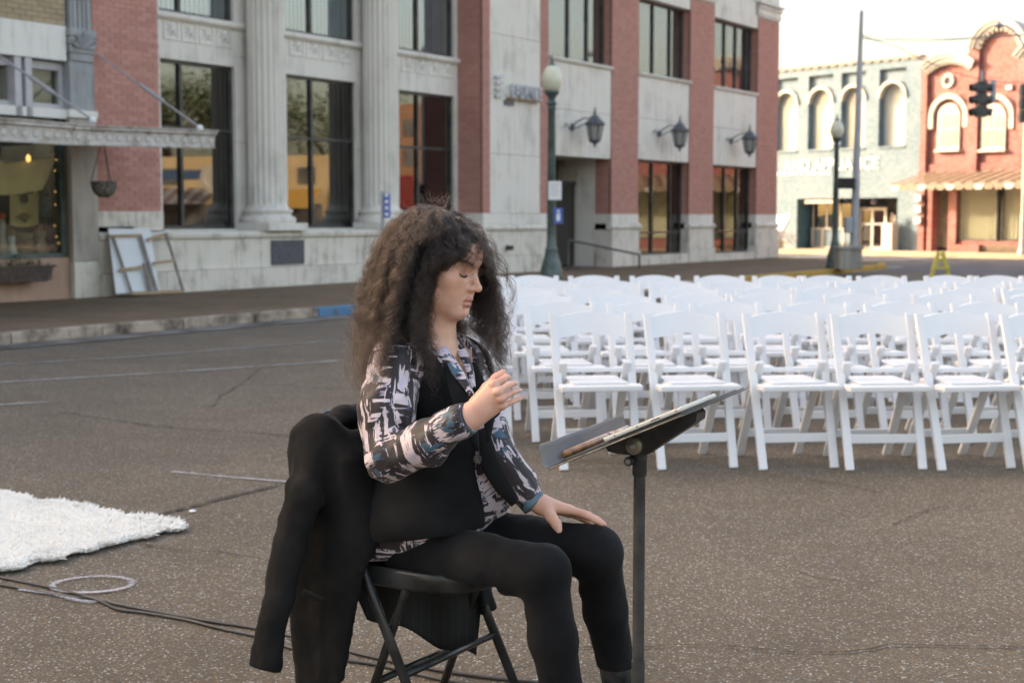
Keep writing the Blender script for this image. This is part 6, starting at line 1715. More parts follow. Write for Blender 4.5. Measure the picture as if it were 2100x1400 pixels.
# ---- clothes ---------------------------------------------------------------
def m_black_cloth(name, c, r=.85, sheen=.25):
    k = N(name); co = k.obj(world=True); f = k.noise(co, 7, 5); k.col(k.ramp(f, [(.3, mix3(c, (0, 0, 0), .3)), (.7, mix3(c, BW(.2), .04))])); k.rough(r)
    k.b.inputs['Sheen Weight'].default_value = sheen; k.b.inputs['Sheen Roughness'].default_value = .5; k.b.inputs['Specular IOR Level'].default_value = .14
    k.bump(k.noise(co, 900, 2), .25, .0006); return k.m
M['trouser'] = m_black_cloth('black_trouser_cloth', (.0062, .0066, .0084), .8, .03)
M['vest'] = m_black_cloth('black_vest_cloth', (.0052, .0053, .0060), .85, .03)
M['jacket'] = m_black_cloth('black_jacket_wool', (.0045, .0046, .0052), .9, .03)
def m_print():
    k = N('brushstroke_print'); at = k.n('ShaderNodeAttribute'); at.attribute_name = 'cloth'; c = at.outputs['Vector']
    def mp(v, sc, loc=(0, 0, 0)):
        m = k.n('ShaderNodeMapping'); k.l(v, m.inputs[0]); m.inputs['Scale'].default_value = sc; m.inputs['Location'].default_value = loc; return m.outputs[0]
    big = k.noise(mp(c, (9, 9, 9)), 1.0, 2, .4, 1.2)
    va = k.noise(mp(c, (60, 60, 6)), 1.0, 4, .65, .35); vb = k.noise(mp(c, (7, 7, 60), (3, 1, 5)), 1.0, 4, .65, .35)
    pat = k.ramp(big, [(.47, BW(0)), (.53, BW(1))]); st = k.mix(pat, va, vb)
    blk = k.noise(mp(c, (13, 13, 9), (4, 2, 7)), 1.0, 2, .45, .8)
    f = k.math('ADD', k.math('MULTIPLY', st, .72), k.math('MULTIPLY', blk, .28))
    a = k.ramp(f, [(.0, (.022, .015, .017)), (.508, (.022, .015, .017)), (.518, lin((70, 66, 104))), (.526, lin((196, 180, 190))), (.56, lin((214, 198, 198))), (.64, lin((190, 182, 206)))])
    tl = k.noise(mp(c, (11, 13, 9), (9, 9, 1)), 1.0, 2, .5, 1.0); tm = k.ramp(k.math('ADD', k.math('MULTIPLY', tl, .65), k.math('MULTIPLY', va, .35)), [(.60, BW(0)), (.615, BW(1))])
    a = k.mix(tm, a, lin((58, 92, 112)))
    k.col(a); k.rough(.6); k.b.inputs['Sheen Weight'].default_value = .15; k.bump(k.noise(k.obj(world=True), 600, 2), .15, .0005); return k.m
M['print'] = m_print()
def folds(p, s=1.0, seed=0): return s * (.0032 * nz(p * A3((1, 1, .8)), 38, seed) + .0014 * nz(p, 90, seed + 2))
def cloth_coords(V, segs):
    """coordinates that run round and along the nearest limb segment"""
    best = np.full(len(V), 1e9); out = np.zeros((len(V), 3), np.float32)
    for i, (a, b_, off) in enumerate(segs):
        ba = b_ - a; L = np.linalg.norm(ba); t = ba / L; h = np.clip((V - a) @ t, -.02, L + .02); r = V - a - h[:, None] * t; d = np.linalg.norm(r, axis=1)
        u = np.cross(t, [0.2, .1, 1.0]); u /= np.linalg.norm(u); w = np.cross(t, u)
        m = d < best; best[m] = d[m]; out[m] = np.stack([r @ u, r @ w, h + off], 1)[m]
    return out
# trousers
def trousers(p):
    o = .010
    d = el(p, lw(-.02, 0, .535), (.14, .178, .10), RT)
    for H, K, An, s in ((HIPr, KNr, ANr, 0), (HIPl, KNl, ANl, 5)):
        mid = H * .45 + K * .55 + A3((0, 0, -.036)); cf = K * .62 + An * .38 + (A3((-.004, .004, .0)))
        e = chain(p, [H + A3((0, 0, -.052)), mid], [.080, .073], .02)
        e = su(e, rc(p, mid, K, .073, .063), .03)
        e = su(e, rc(p, K + A3((0, 0, -.004)), cf, .059, .0545), .022); e = su(e, rc(p, cf, An, .0545, .042), .02)
        kb = K + (A3(H) - K) * .10 + (An - K) * .12
        e = e + folds(p, .55, s) + .0042 * np.sin(((p - kb) @ A3((.35, .2, .9))) * 120) * np.exp(-(np.linalg.norm(p - kb - A3((-.045, .02, -.01)), axis=1) / .060) ** 2)
        d = su(d, e, .035)
    d = np.maximum(d, (SEATZ - .006) - p[:, 2] if False else d)
    # sit on the seat: flatten what would sink into it
    q = (p - A3(CC)) @ RT; on = (np.abs(q[:, 0]) < .19) & (np.abs(q[:, 1]) < .20)
    flat = np.where(on, (SEATZ - .010) - p[:, 2], -1); d = np.maximum(d, flat)
    return np.maximum(d, .148 - p[:, 2])
V_, Q_ = sdf_mesh(trousers, (-.46, 2.98, .10), (.50, 3.98, .68), .0052)
tr = np_mesh('trousers', V_, Q_, M['trouser'], woman, CC, None, 1)
# boots
def boot(p, An, s):
    d0 = A3((.80, -.60, 0)) if s else A3((.85, -.53, 0))
    base = A3((An[0], An[1], 0)); heel = base - d0 * .02
    K_ = KNl if s else KNr
    d = chain(p, [A3(An) + (K_ - An) * .25, A3(An), base + A3((0, 0, .07)), base + A3((0, 0, .05))], [.046, .045, .043, .044], .02)
    d = su(d, rc(p, heel + A3((0, 0, .042)), base + d0 * .10 + A3((0, 0, .036)), .034, .034), .02)
    d = su(d, rc(p, base + d0 * .10 + A3((0, 0, .034)), base + d0 * .165 + A3((0, 0, .026)), .034, .022), .02)
    return np.maximum(d, .004 - p[:, 2])
M['leather'] = plain('black_leather', (.006, .006, .006), .4, .2, 20, spec=.3)
for An, s in ((ANr, 0), (ANl, 1)):
    c = A3((An[0], An[1], .1)); V_, Q_ = sdf_mesh(lambda p: boot(p, An, s), c - A3((.14, .22, .12)), c + A3((.26, .14, .19)), .004)
    bo = np_mesh('ankle_boot', V_, Q_, M['leather'], woman, CC, None, 1)
    d0 = Vector((.80, -.60, 0)) if s else Vector((.85, -.53, 0))
    b = MB(); cc_ = Vector((An[0], An[1], .155)); b.tube([cc_ + Vector((math.cos(a) * .050, math.sin(a) * .050, 0)) for a in np.linspace(0, 2 * math.pi, 25)], .007, 6, flat=.4); b.build('ankle_strap', M['leather'], bo, smooth='all', origin=CC)
    q = cc_ - Vector((0.012, .049, 0)); b = MB(); b.box(q.x - .010, q.x + .010, q.y - .009, q.y - .005, q.z - .009, q.z + .009); b.build('buckle', M['galv'], bo, bevel=.002, origin=CC)
# blouse: body part, sleeves with loose volume, cuffs
def vcut(p, w=.060, z0=.80, slope=1.9):
    q = (p - A3((-.20, 3.525, 0))) @ RT
    return np.maximum(np.abs(q[:, 1] + .005) - np.clip((p[:, 2] - z0) / slope, 0, w) , -(q[:, 0] - .005))
def blouse(p):
    d = torso(p, .010) + folds(p, .8, 7)
    tail = el(p, lw(-.105, -.080, .505), (.090, .125, .085), RT); d = su(d, tail, .04)
    d = su(d, el(p, lw(.10, .10, .60), (.055, .085, .085), RT) + folds(p, 1.2, 3), .03)
    q = (p - A3((-.20, 3.525, 0))) @ RT
    cut = np.maximum(np.abs(q[:, 1] + .002) - np.clip((p[:, 2] - .845) * .55, -.01, .055), -(q[:, 0] - .02))
    d = smax(d, -cut, .006)
    d = np.maximum(d, .455 - p[:, 2]); d = np.maximum(d, p[:, 2] - .1 - (1.0 if False else .905) + 0 * d)
    um = SHr * .5 + ELr * .5
    sl = chain(p, [SHr + A3((.012, .01, .0)), um + A3((-.004, 0, 0)), ELr], [.057, .063, .052], .03)
    fm = ELr * .5 + WRr * .5
    sl = su(sl, chain(p, [ELr + A3((.0, 0, .0)), fm + A3((.0, 0, -.010)), WRr + A3((-.018, .004, -.006)), WRr + A3((-.004, 0, 0))], [.050, .050, .036, .031], .012), .018)
    ax = (ELr - SHr) / np.linalg.norm(ELr - SHr)
    sl = sl + folds(p, 1.3, 11) - .0022 * np.abs(np.sin((p @ A3((.5, .2, -.85))) * 62 + 2.5 * nz(p, 14, 2))) + .0045 * np.sin((p @ A3((.75, 0, .9))) * 105 + 3 * nz(p, 20, 3)) * np.exp(-(np.linalg.norm(p - ELr - A3((.03, -.0, .03)), axis=1) / .055) ** 2)
    e = chain(p, [SHl, ELl], [.056, .050], .03); e = su(e, chain(p, [ELl, ELl * .45 + WRl * .55, WRl + A3((-.010, .004, .008))], [.050, .044, .032], .012), .02) + folds(p, 1.1, 13)
    # open cuffs
    cr = (p - (WRr + A3((.003, -.001, .002)))) @ ((WRr - ELr) / np.linalg.norm(WRr - ELr)); sl = np.maximum(sl, cr)
    cl = (p - (WRl + A3((-.004, 0, .004)))) @ ((WRl - ELl) / np.linalg.norm(WRl - ELl)); e = np.maximum(e, cl)
    return su(su(d, sl, .02), e, .02)
V_, Q_ = sdf_mesh(blouse, (-.46, 3.02, .44), (.20, 3.85, 1.06), .0042)
segs = [(SHr, ELr, 0), (ELr, WRr, .3), (SHl, ELl, .8), (ELl, WRl, 1.2), (lw(0, 0, .45), lw(0, 0, 1.0), 2.0)]
bl = np_mesh('blouse', V_, Q_, M['print'], woman, CC, None, 1)
def corner_cloth(o, segs):
    me = o.data; nv = len(me.vertices); v = np.zeros(nv * 3, np.float32); me.vertices.foreach_get('co', v); v = v.reshape(-1, 3) + A3(CC)
    li = np.zeros(len(me.loops), np.int32); me.loops.foreach_get('vertex_index', li); F4 = li.reshape(-1, 4); cen = v[F4].mean(1)
    D = []; C = []
    for a, b_, off in segs:
        ba = b_ - a; L = np.linalg.norm(ba); t = ba / L
        def co(p): return (p - a) @ t
        h = np.clip(co(cen), 0, L); D.append(np.linalg.norm(cen - a - h[:, None] * t, axis=1))
        u = np.cross(t, [0.2, .1, 1.0]); u /= np.linalg.norm(u); w = np.cross(t, u); p = v[li]; r = p - a
        C.append(np.stack([r @ u, r @ w, r @ t + off], 1))
    D[-1] = D[-1] - .055
    k_ = np.repeat(np.argmin(np.stack(D), 0), 4); out = np.ones((len(li), 4), np.float32)
    for i, c in enumerate(C): out[k_ == i, :3] = c[k_ == i]
    at = me.attributes.new('cloth', 'FLOAT_COLOR', 'CORNER'); at.data.foreach_set('color', out.ravel())
corner_cloth(bl, segs)
M['teal_silk'] = plain('teal_cuff_silk', lin((62, 104, 126)), .55, .3, 18)
def cuff(W_, E_, r, name='cuff'):
    t = Vector(W_ - E_).normalized(); u = t.cross(Vector((0, .3, 1))).normalized(); w = t.cross(u); c = Vector(W_) ; b = MB(); n = 28; vs = []
    for (o_, rr) in ((-.020, r + .003), (.0, r + .0022), (.004, r + .0005), (.002, r - .002), (-.015, r - .002)):
        for k_ in range(n):
            a = 2 * math.pi * k_ / n; vs.append(c + t * o_ + (u * math.cos(a) + w * math.sin(a)) * (rr + .0008 * math.sin(5 * a)))
    b.add(vs, [(i * n + k_, i * n + (k_ + 1) % n, (i + 1) * n + (k_ + 1) % n, (i + 1) * n + k_) for i in range(4) for k_ in range(n)]); b.build(name, M['teal_silk'], bl, smooth='all', origin=CC)
cuff(WRr + A3((.000, -.001, .001)), ELr, .0325); cuff(WRl + A3((-.006, 0, .003)), ELl, .0315)
# vest
def vest(p):
    q = (p - A3((-.20, 3.525, 0))) @ RT
    fl = np.clip((.66 - p[:, 2]) / .12, 0, 1) * .010
    d = torso(p, .020) - fl + .008 * np.clip((p[:, 2] - .88) / .06, 0, 1) + folds(p, .30, 21)
    d = su(d, el(p, lw(-.03, 0, .56), (.138, .182, .09), RT), .03)
    d = su(d, el(p, lw(.045, -.070, .555), (.100, .125, .060), RT), .04)
    inner = torso(p, .006)
    hem = .500 + .034 * np.clip((q[:, 0] + .12) / .24, 0, 1)
    d = np.maximum(d, hem - p[:, 2]); d = np.maximum(d, p[:, 2] - (1.015 - .30 * np.clip(np.abs(q[:, 1]) - .14, 0, 1)))
    # arm holes
    for S_, s in ((SHr, -1), (SHl, 1)):
        a = S_ + A3(lL) * (s * .035); d = smax(d, -(rc(p, a + A3((0, 0, .05)), a + A3((0, 0, -.075)), .052, .058)), .006)
    # open V and front edge, falling open below the button
    opening = np.clip((p[:, 2] - .745) * .62, 0, .085); below = np.clip((.735 - p[:, 2]) * .28, 0, .05)
    cut = np.maximum(np.abs(q[:, 1] - .018 - below * .9) - opening - below, -(q[:, 0] - .0)); d = smax(d, -cut, .005)
    neck = rc(p, NK0 + A3((0, 0, .06)), NK0 + A3((0, 0, -.03)), .075, .070); d = smax(d, -neck, .006)
    return np.maximum(d, -inner)
V_, Q_ = sdf_mesh(vest, (-.45, 3.14, .48), (.12, 3.90, 1.05), .0042)
ve = np_mesh('vest', V_, Q_, M['vest'], woman, CC, None, 1)
# button, lapel and the far front hanging open
bp = Vector(P3(979, 941, 3.23)); b = MB(); b.lathe([(.001, .001), (.006, .0012), (.007, .0035), (.0095, .0035), (.0105, .001), (.0105, -.003)], bp, 20, axis=(.62, -.78, .05)); b.build('button', plain('black_horn_button', (.02, .018, .016), .25), ve, smooth=30, origin=CC)
def ribbon(name, cen, wid, m, parent, thick=.004, nrm=None):
    """cloth strip through centre points with side vectors"""
    n = len(cen); b = MB(); vs = []
    cen = [Vector(c) for c in cen]; wid = [Vector(w) for w in wid]; out = []
    K = 5; C = []; Wd = []
    for i in range(n - 1):
        for j in range(K): C.append(cen[i].lerp(cen[i + 1], j / K)); Wd.append(wid[i].lerp(wid[i + 1], j / K))
    C.append(cen[-1]); Wd.append(wid[-1]); mS = 6
    for i, c in enumerate(C):
        t = (C[min(i + 1, len(C) - 1)] - C[max(i - 1, 0)]).normalized(); nn = t.cross(Wd[i]).normalized()
        for j in range(mS + 1):
            u = -1 + 2 * j / mS; vs.append(c + Wd[i] * u + nn * (.004 * (1 - u * u)))
    b.add(vs, [(i * (mS + 1) + j, i * (mS + 1) + j + 1, (i + 1) * (mS + 1) + j + 1, (i + 1) * (mS + 1) + j) for i in range(len(C) - 1) for j in range(mS)])
    o = b.build(name, m, parent, smooth='all', origin=CC); md = o.modifiers.new('s', 'SOLIDIFY'); md.thickness = thick; md.offset = 0; return o
ribbon('lapel', [P3(918, 745, 3.345), P3(942, 810, 3.285), P3(962, 868, 3.252), P3(978, 925, 3.232)], [(.012, .006, .0), (.020, .010, -.002), (.018, .010, -.003), (.004, .002, 0)], M['vest'], ve)
ribbon('front_panel', [P3(990, 880, 3.36), P3(1004, 950, 3.33), P3(1030, 995, 3.32), P3(1056, 1030, 3.33)], [(.012, .012, .0), (.020, .012, .010), (.015, .01, .012), (.008, .006, .008)], M['vest'], ve)
ribbon('lapel', [P3(968, 745, 3.46), P3(985, 800, 3.42), P3(1003, 850, 3.385), P3(1000, 905, 3.35)], [(.010, .012, .0), (.016, .014, .0), (.014, .012, 0), (.004, .004, 0)], M['vest'], ve)
# printed shirt collar, both sides of the open neck
co_ = ribbon('collar', [P3(903, 716, 3.375), P3(924, 744, 3.345), P3(948, 778, 3.312), P3(968, 812, 3.285)], [(.012, .006, .006), (.013, .007, .004), (.011, .006, .002), (.005, .003, 0)], M['print'], bl)
co2 = ribbon('collar', [P3(930, 690, 3.50), P3(948, 722, 3.455), P3(962, 755, 3.405), P3(970, 795, 3.35)], [(.008, .010, .004), (.010, .012, .002), (.009, .010, 0), (.005, .004, 0)], M['print'], bl)
for o in (co_, co2):
    me = o.data; at = me.attributes.new('cloth', 'FLOAT_COLOR', 'POINT'); v = np.zeros(len(me.vertices) * 3, np.float32); me.vertices.foreach_get('co', v); v = v.reshape(-1, 3) + 3.3
    c4 = np.ones((len(v), 4), np.float32); c4[:, :3] = v; at.data.foreach_set('color', c4.ravel())

# ---- hair ------------------------------------------------------------------
k = N('curly_dark_hair'); 
hp = k.n('ShaderNodeBsdfHairPrincipled'); hp.parametrization = 'COLOR'; hp.inputs['Color'].default_value = (.060, .034, .024, 1)
hi = k.n('ShaderNodeHairInfo'); mxr = k.ramp(hi.outputs['Random'], [(0, (.0020, .0014, .0012)), (.6, (.009, .0052, .0038)), (.93, (.018, .010, .007)), (1, (.035, .028, .025))]); k.l(mxr, hp.inputs['Color'])
hp.inputs['Roughness'].default_value = .42; hp.inputs['Radial Roughness'].default_value = .5; k.l(hp.outputs[0], k.out.inputs[0]); k.t.nodes.remove(k.b); M['hair'] = k.m
# dark under layer that closes the crown
def cap(p):
    q = w2h(p); d = el(q, (-.024, 0, .036), (.094, .079, .094))
    d = su(d, el(q, (-.050, 0, -.06), (.058, .075, .10)), .04)
    # keep the face clear
    face = el(q, (.080, 0, -.030), (.094, .092, .112)); d = smax(d, -face, .012)
    return d
V_, Q_ = sdf_mesh(cap, HC - A3((.14, .13, .20)), HC + A3((.13, .13, .16)), .005)
np_mesh('hair_underlayer', V_, Q_, plain('dark_hair_layer', (.012, .009, .008), .9), woman, CC, None, 2)
hr_ = np.random.default_rng(3)
DOWNh = HR.T @ A3((0, 0, -1))
def rnd(n, a, b): return hr_.uniform(a, b, n)
def gnorm(fn, p, e=.003):
    d = fn(p); g = np.stack([fn(p + A3(v_) * e) - d for v_ in ((1, 0, 0), (0, 1, 0), (0, 0, 1))], 1); g /= np.linalg.norm(g, axis=1)[:, None] + 1e-9
    return d, g
SKC, SKR = np.array([-.012, 0, .032]), np.array([.095, .077, .093])
def body_d(f): return np.minimum(torso(f, .024), np.minimum(rc(f, SHr, ELr, .062, .066), rc(f, SHl, ELl, .060, .056)))
def make_locks(G, T, th, ev, L, layer, side='back', stiff=.17, curl=(.004, .0095), wave=(.036, .066), K=48, thick=.00030, frz=.7, spread=.0044, outw=.25, fwdw=0.0, start_fwd=0.0):
    """guides are dropped step by step over skull, shoulders and arms, then each carries a curly lock"""
    n3 = np.stack([np.cos(th) * np.cos(ev), np.sin(th) * np.cos(ev), np.sin(ev)], 1)
    out = np.stack([np.cos(th), np.sin(th), np.zeros(G)], 1)
    q = SKC + n3 * SKR * .99; d = n3 * .30 + out * .15 - np.array([0, 0, .25]) + np.array([start_fwd, 0, 0]); d /= np.linalg.norm(d, axis=1)[:, None]
    P = np.zeros((G, K, 3)); step = (L / (K - 1))[:, None]; dn = np.array(DOWNh, float); fw = np.asarray(fwdw) * np.ones(G)
    for k_ in range(K):
        P[:, k_] = q
        t = k_ / (K - 1)
        tgt = dn[None] + out * (outw * layer)[:, None] * (.35 + 1.5 * t) + np.array([1.0, 0, 0]) * fw[:, None]
        tgt /= np.linalg.norm(tgt, axis=1)[:, None]
        d = d + tgt * (stiff * (1.6 - layer)[:, None] * (step / .008)); d /= np.linalg.norm(d, axis=1)[:, None]
        q = q + d * step
        # skull
        mg = .002 + .009 * layer * np.clip(k_ / 8, 0, 1)
        v = (q - SKC) / (SKR + mg[:, None]); r = np.linalg.norm(v, axis=1); m = (r < 1) & (q[:, 2] > -.07); q = np.where(m[:, None], SKC + (q - SKC) / np.maximum(r, .2)[:, None], q)
        # keep off the face
        if side != 'fringe':
            z = q[:, 2]
            if side == 'far': lim = np.where(q[:, 1] > .045, .135, .03)
            else:
                lim = (.018 if side == 'front' else -.012) + np.clip(-.10 - z, 0, 1) * (.55 if side == 'front' else .1) + np.clip(z + .0 if side == 'front' else z - .05, 0, 1) * 1.5 + .004 * np.sin(th * 40)
            q[:, 0] = np.minimum(q[:, 0], lim)
        else:
            v = (q - np.array([.030, 0, .0])) / np.array([.062 + .006, .062, .10]); r = np.linalg.norm(v, axis=1); q = np.where((r < 1)[:, None], np.array([.030, 0, .0]) + (q - np.array([.030, 0, .0])) / np.maximum(r, .2)[:, None], q)
        w = (q * HS @ HR.T + HC).astype(np.float32); dd, gg = gnorm(body_d, w); push = np.clip(.004 + .014 * layer - dd, 0, .05)
        w = w + gg * push[:, None]; q2 = (w - HC) @ HR / HS
        mv = q2 - (q if True else 0); q = q2; d = d + mv / step * .35; d /= np.linalg.norm(d, axis=1)[:, None]
    # smooth
    for _ in range(3): P[:, 1:-1] = P[:, 1:-1] * .5 + (P[:, :-2] + P[:, 2:]) * .25
    st = np.zeros((G * T, K, 3)); rad = np.zeros((G * T, K)); s = np.linspace(0, 1, K)
    for g in range(G):
        pth = P[g]; t = np.gradient(pth, axis=0); t /= np.linalg.norm(t, axis=1)[:, None] + 1e-9; arc = s * L[g]
        u = np.cross(t, n3[g] + [.02, .01, 0]); u /= np.linalg.norm(u, axis=1)[:, None] + 1e-9; w = np.cross(t, u)
        R = hr_.uniform(*curl); lam = hr_.uniform(*wave); ph0 = hr_.uniform(0, 6.28); sgn = hr_.choice([-1, 1]); flat_ = hr_.uniform(.35, 1)
        ramp = np.clip(arc / .05, .12, 1) * (1 + .5 * s)
        for j in range(T):
            off = hr_.normal(0, 1, 2) * spread * (.4 + .9 * s[:, None] ** 1.5); ph = ph0 + hr_.normal(0, .17); Rj = R * hr_.uniform(.65, 1.25); lj = lam * hr_.uniform(.95, 1.05)
            if j % 9 == 0: ph += 2.0; off = off * 2.2; Rj *= 1.3
            an = sgn * arc / lj * 6.283 + ph + .4 * np.sin(arc * 35 + ph0 * 3)
            cut = 1 - .42 * hr_.uniform(0, 1) ** 1.6
            qq = pth + u * (np.cos(an) * Rj * ramp + off[:, 0])[:, None] + w * (np.sin(an) * Rj * ramp * flat_ + off[:, 1])[:, None]
            qq += frz * np.cumsum(hr_.normal(0, .00035, (K, 3)), axis=0) * ramp[:, None]
            i = g * T + j
            st[i] = np.stack([np.interp(s * cut, s, qq[:, c_]) for c_ in range(3)], 1); rad[i] = thick * np.linspace(1.0, .4, K)
    return st * HS @ HR.T.astype(float) + HC, rad
def lay(n, p=1.0): return rnd(n, 0, 1) ** p
sets = []
G = 500; th = np.concatenate([-rnd(330, 1.35, 3.14), rnd(170, 1.5, 3.14)]); ev = rnd(G, -.15, 1.3); ly = lay(G, .8)
sets.append(('hair_back', make_locks(G, 16, th, ev, rnd(G, .20, .40) + .06 * np.clip(ev, 0, 2), ly, 'back', outw=.15)))
G = 92; th = -rnd(G, .80, 1.5); ev = rnd(G, .10, 1.25); ly = lay(G, 1.0) * .7
sets.append(('hair_front_lock', make_locks(G, 15, th, ev, rnd(G, .20, .39) + .04 * ev, ly, 'front', outw=.12, fwdw=rnd(G, -.02, .22))))
G = 80; th = rnd(G, .75, 1.75); ev = rnd(G, .0, 1.25); ly = lay(G, .8)
sets.append(('hair_far_side', make_locks(G, 19, th, ev, rnd(G, .22, .38) + .04 * ev, ly, 'far', outw=.16, fwdw=rnd(G, -.02, .22), frz=1.1, spread=.0048)))
G = 110; th = rnd(G, -3.14, 3.14); m_ = np.abs(th) < 1.0; th[m_] = -rnd(m_.sum(), 1.1, 3.0); ev = rnd(G, .8, 1.5); ly = lay(G, .5)
sets.append(('hair_crown', make_locks(G, 20, th, ev, rnd(G, .10, .24), ly, 'back', outw=.3, frz=1.2)))
G = 40; th = -rnd(G, .62, 1.15); ev = rnd(G, .28, .80)
sets.append(('hair_temple', make_locks(G, 22, th, ev, rnd(G, .16, .32), lay(G) * .35, 'front', outw=.06, fwdw=-.35)))
G = 40; th = rnd(G, -1.10, 1.05); ev = rnd(G, .50, 1.2); ly = lay(G) * .8
sets.append(('hair_fringe', make_locks(G, 13, th, ev, rnd(G, .070, .140), ly * .5, 'fringe', stiff=.15, curl=(.005, .009), wave=(.024, .036), K=38, outw=.10, start_fwd=.8, frz=.8, spread=.0020)))
for nm, (W_, r_) in sets: hair_object(nm, W_, r_, M['hair'], woman, CC)
# flyaways
n = 130; th = rnd(n, -3.1, 3.1); ev = rnd(n, .2, 1.5); K = 18; s = np.linspace(0, 1, K); st = np.zeros((n, K, 3))
nr_ = np.stack([np.cos(th) * np.cos(ev), np.sin(th) * np.cos(ev), np.sin(ev)], 1); tan = np.cross(nr_, hr_.normal(0, 1, (n, 3)))
tan /= np.linalg.norm(tan, axis=1)[:, None]; LL = rnd(n, .02, .055)
for i in range(K):
    st[:, i] = np.array([-.018, 0, .036]) + nr_ * (np.array([.105, .088, .104]) + .0) + nr_ * (LL * s[i] * .5)[:, None] + tan * (LL * s[i])[:, None] + tan[:, [1, 2, 0]] * (.006 * np.sin(s[i] * 9 + th * 7))[:, None]
m_ = (np.abs(th) > 1.1) | (ev > 1.0)
hair_object('flyaway_hair', (st[m_] * HS @ HR.T.astype(float) + HC), np.full((m_.sum(), K), .00014), M['hair'], woman, CC)

# ================================================================= jacket on the chair back
jk = empty('blazer', CC, 0, 'black tailored blazer draped over the back of the metal chair', 'jacket')
def jac(p):
    q = (p - A3(CC)) @ RT; a, l, z = q[:, 0], q[:, 1], q[:, 2]
    # draped shell: rounded box ring open to the front, narrowing to the chair top
    tt = np.clip((.84 - z) / .13, 0, 1); ctr = 0
    hw = .205 + .040 * np.sqrt(tt) + .02 * np.clip((.6 - z) / .4, 0, 1); hd = .030 + .075 * tt + .035 * np.clip((.65 - z) / .4, 0, 1)
    ca = -.305 + .045 * tt - (z - .6) * .12
    x = np.abs(l); dx = x - hw + .03; da = np.abs(a - ca) - hd + .03
    ring = np.sqrt(np.maximum(dx, 0) ** 2 + np.maximum(da, 0) ** 2) + np.minimum(np.maximum(dx, da), 0) - .03
    return ring
def jacket(p):
    q = (p - A3(CC)) @ RT; a, l, z = q[:, 0], q[:, 1], q[:, 2]
    fold = .004 * np.sin(l * 30 + 2 * np.sin(z * 9)) * np.clip((.75 - z) / .3, 0, 1) + folds(p, .8, 31)
    o = jac(p) + fold - .0022 * np.abs(np.sin((a * 1.2 + .10 * z) * 26 + 2 * np.sin(z * 5))); sh = np.abs(o) - .0085
    # open front between the front edges; hems
    sh = smax(sh, z - .775, .02)
    op = .185 * np.clip((.765 - z) / .09, 0, 1) - .02 * (z > .765)
    sh = smax(sh, -np.maximum(np.abs(l) - op, -(a + .26)), .006)
    near = l < -.15
    hem = np.where(near, .17 + np.where(a > -.19, 5.0, .8) * (a + .19), .27) ; sh = np.maximum(sh, hem + .03 * np.sin(a * 16) - z)
    # solid shoulders over the chair's top rail
    top = chain(p, [A3(cp(-.300, .226, .735)), A3(cp(-.305, .205, .762)), A3(cp(-.310, .10, .782)), A3(cp(-.310, -.10, .782)), A3(cp(-.305, -.215, .762))], [.038, .036, .034, .034, .036], .02) + folds(p, .5, 8)
    d = su(sh, top, .05)
    d = su(d, sleeve(p, 1), .012 + .03 * 1)
    return np.maximum(d, z - .90)
def sleeve(p, s):
    if s == 1: pts = [P3(660, 888, 3.465), P3(624, 1010, 3.40), P3(590, 1130, 3.37), P3(565, 1250, 3.34), P3(546, 1350, 3.32)]
    else: pts = [A3(cp(-.26, -.225, .77)), A3(cp(-.30, -.26, .6)), A3(cp(-.32, -.265, .4)), A3(cp(-.32, -.26, .26))]
    rr = [.034, .046, .046, .042, .0405][:len(pts)]; ends = pts[-1] + (pts[-1] - pts[-2]) * .4
    qd = A3((.5, -.1, 0)); n_ = np.array([.53, .85, 0], np.float32)
    c = p @ n_ ; cen = pts[2] @ n_
    # flattened: squeeze across the view axis
    p2 = p + (c - cen)[:, None] * n_ * .95
    pp = [q + ((q @ n_) - cen) * n_ * .95 for q in pts + [ends]]
    d = chain(p2, pp, rr + [rr[-1]], .012) * .7 + folds(p, 1.0, 17 + s) - .0035 * np.abs(np.sin((p @ A3((.9, -.3, .28))) * 42 + 2.2 * np.sin(p[:, 2] * 7))) + .004 * np.sin(((p - pts[2]) @ A3((.3, 0, 1))) * 75) * np.exp(-(np.linalg.norm(p - pts[1], axis=1) / .07) ** 2)
    t = (pts[-1] - pts[-2]) / np.linalg.norm(pts[-1] - pts[-2])
    return np.maximum(d, (p - pts[-1] - t * .025) @ t)
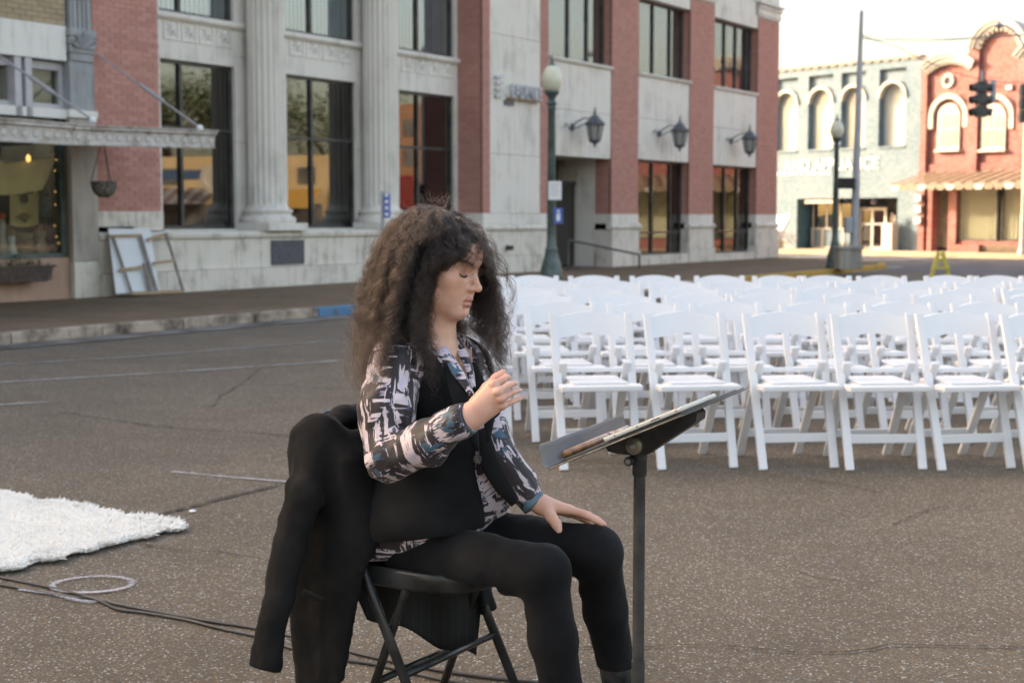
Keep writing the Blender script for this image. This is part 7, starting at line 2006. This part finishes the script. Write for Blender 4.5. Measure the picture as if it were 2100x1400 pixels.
V_, Q_ = sdf_mesh(jacket, A3(CC) + A3((-.66, -.42, .06)), A3(CC) + A3((.16, .50, .95)), .0055)
jb = np_mesh('jacket_body', V_, Q_, M['jacket'], jk, CC, None, 2)
for s in (-1,):
    c = P3(600, 1130, 3.38) if s == 1 else A3(cp(-.30, -.25, .52))
    V_, Q_ = sdf_mesh(lambda p: sleeve(p, s), c - A3((.16, .20, .36)), c + A3((.16, .20, .34)), .005)
    o = np_mesh('jacket_sleeve', V_, Q_, M['jacket'], jk, CC, None, 1)
# collar and lapel fold, pocket flap, striped lining of the back hanging below the seat
ribbon('pocket_flap', [P3(622, 1212, 3.315), P3(645, 1222, 3.305), P3(668, 1232, 3.296)], [(.001, 0, .005), (.001, 0, .006), (.001, 0, .005)], M['jacket'], jk, .003)
def m_pin():
    k = N('pinstripe_lining'); co = k.obj(); w = k.n('ShaderNodeTexWave'); w.wave_type = 'BANDS'; w.bands_direction = 'X'; k.l(co, w.inputs['Vector']); w.inputs['Scale'].default_value = 16; w.inputs['Distortion'].default_value = .3
    k.col(k.ramp(w.outputs[0], [(.0, (.008, .0075, .0075)), (.90, (.006, .0055, .0055)), (.97, (.018, .015, .013))])); k.rough(.8); return k.m
M['lining'] = m_pin()
b = MB(); n1, n2 = 26, 12; vs = []
p00, p10, p01, p11 = P3(700, 1150, 3.62), P3(992, 1185, 3.72), P3(752, 1262, 3.60), P3(975, 1350, 3.70)
for j in range(n2 + 1):
    for i in range(n1 + 1):
        u, v = i / n1, j / n2; q = p00 * (1 - u) * (1 - v) + p10 * u * (1 - v) + p01 * (1 - u) * v + p11 * u * v
        q = q + A3((0, .010 * math.sin(u * 14), -.012 * v * math.sin(u * 11 + 1))); vs.append(q)
b.add(vs, [(j * (n1 + 1) + i, j * (n1 + 1) + i + 1, (j + 1) * (n1 + 1) + i + 1, (j + 1) * (n1 + 1) + i) for j in range(n2) for i in range(n1)])
o = b.build('jacket_lining', M['lining'], jk, smooth='all', origin=CC); md = o.modifiers.new('s', 'SOLIDIFY'); md.thickness = .004
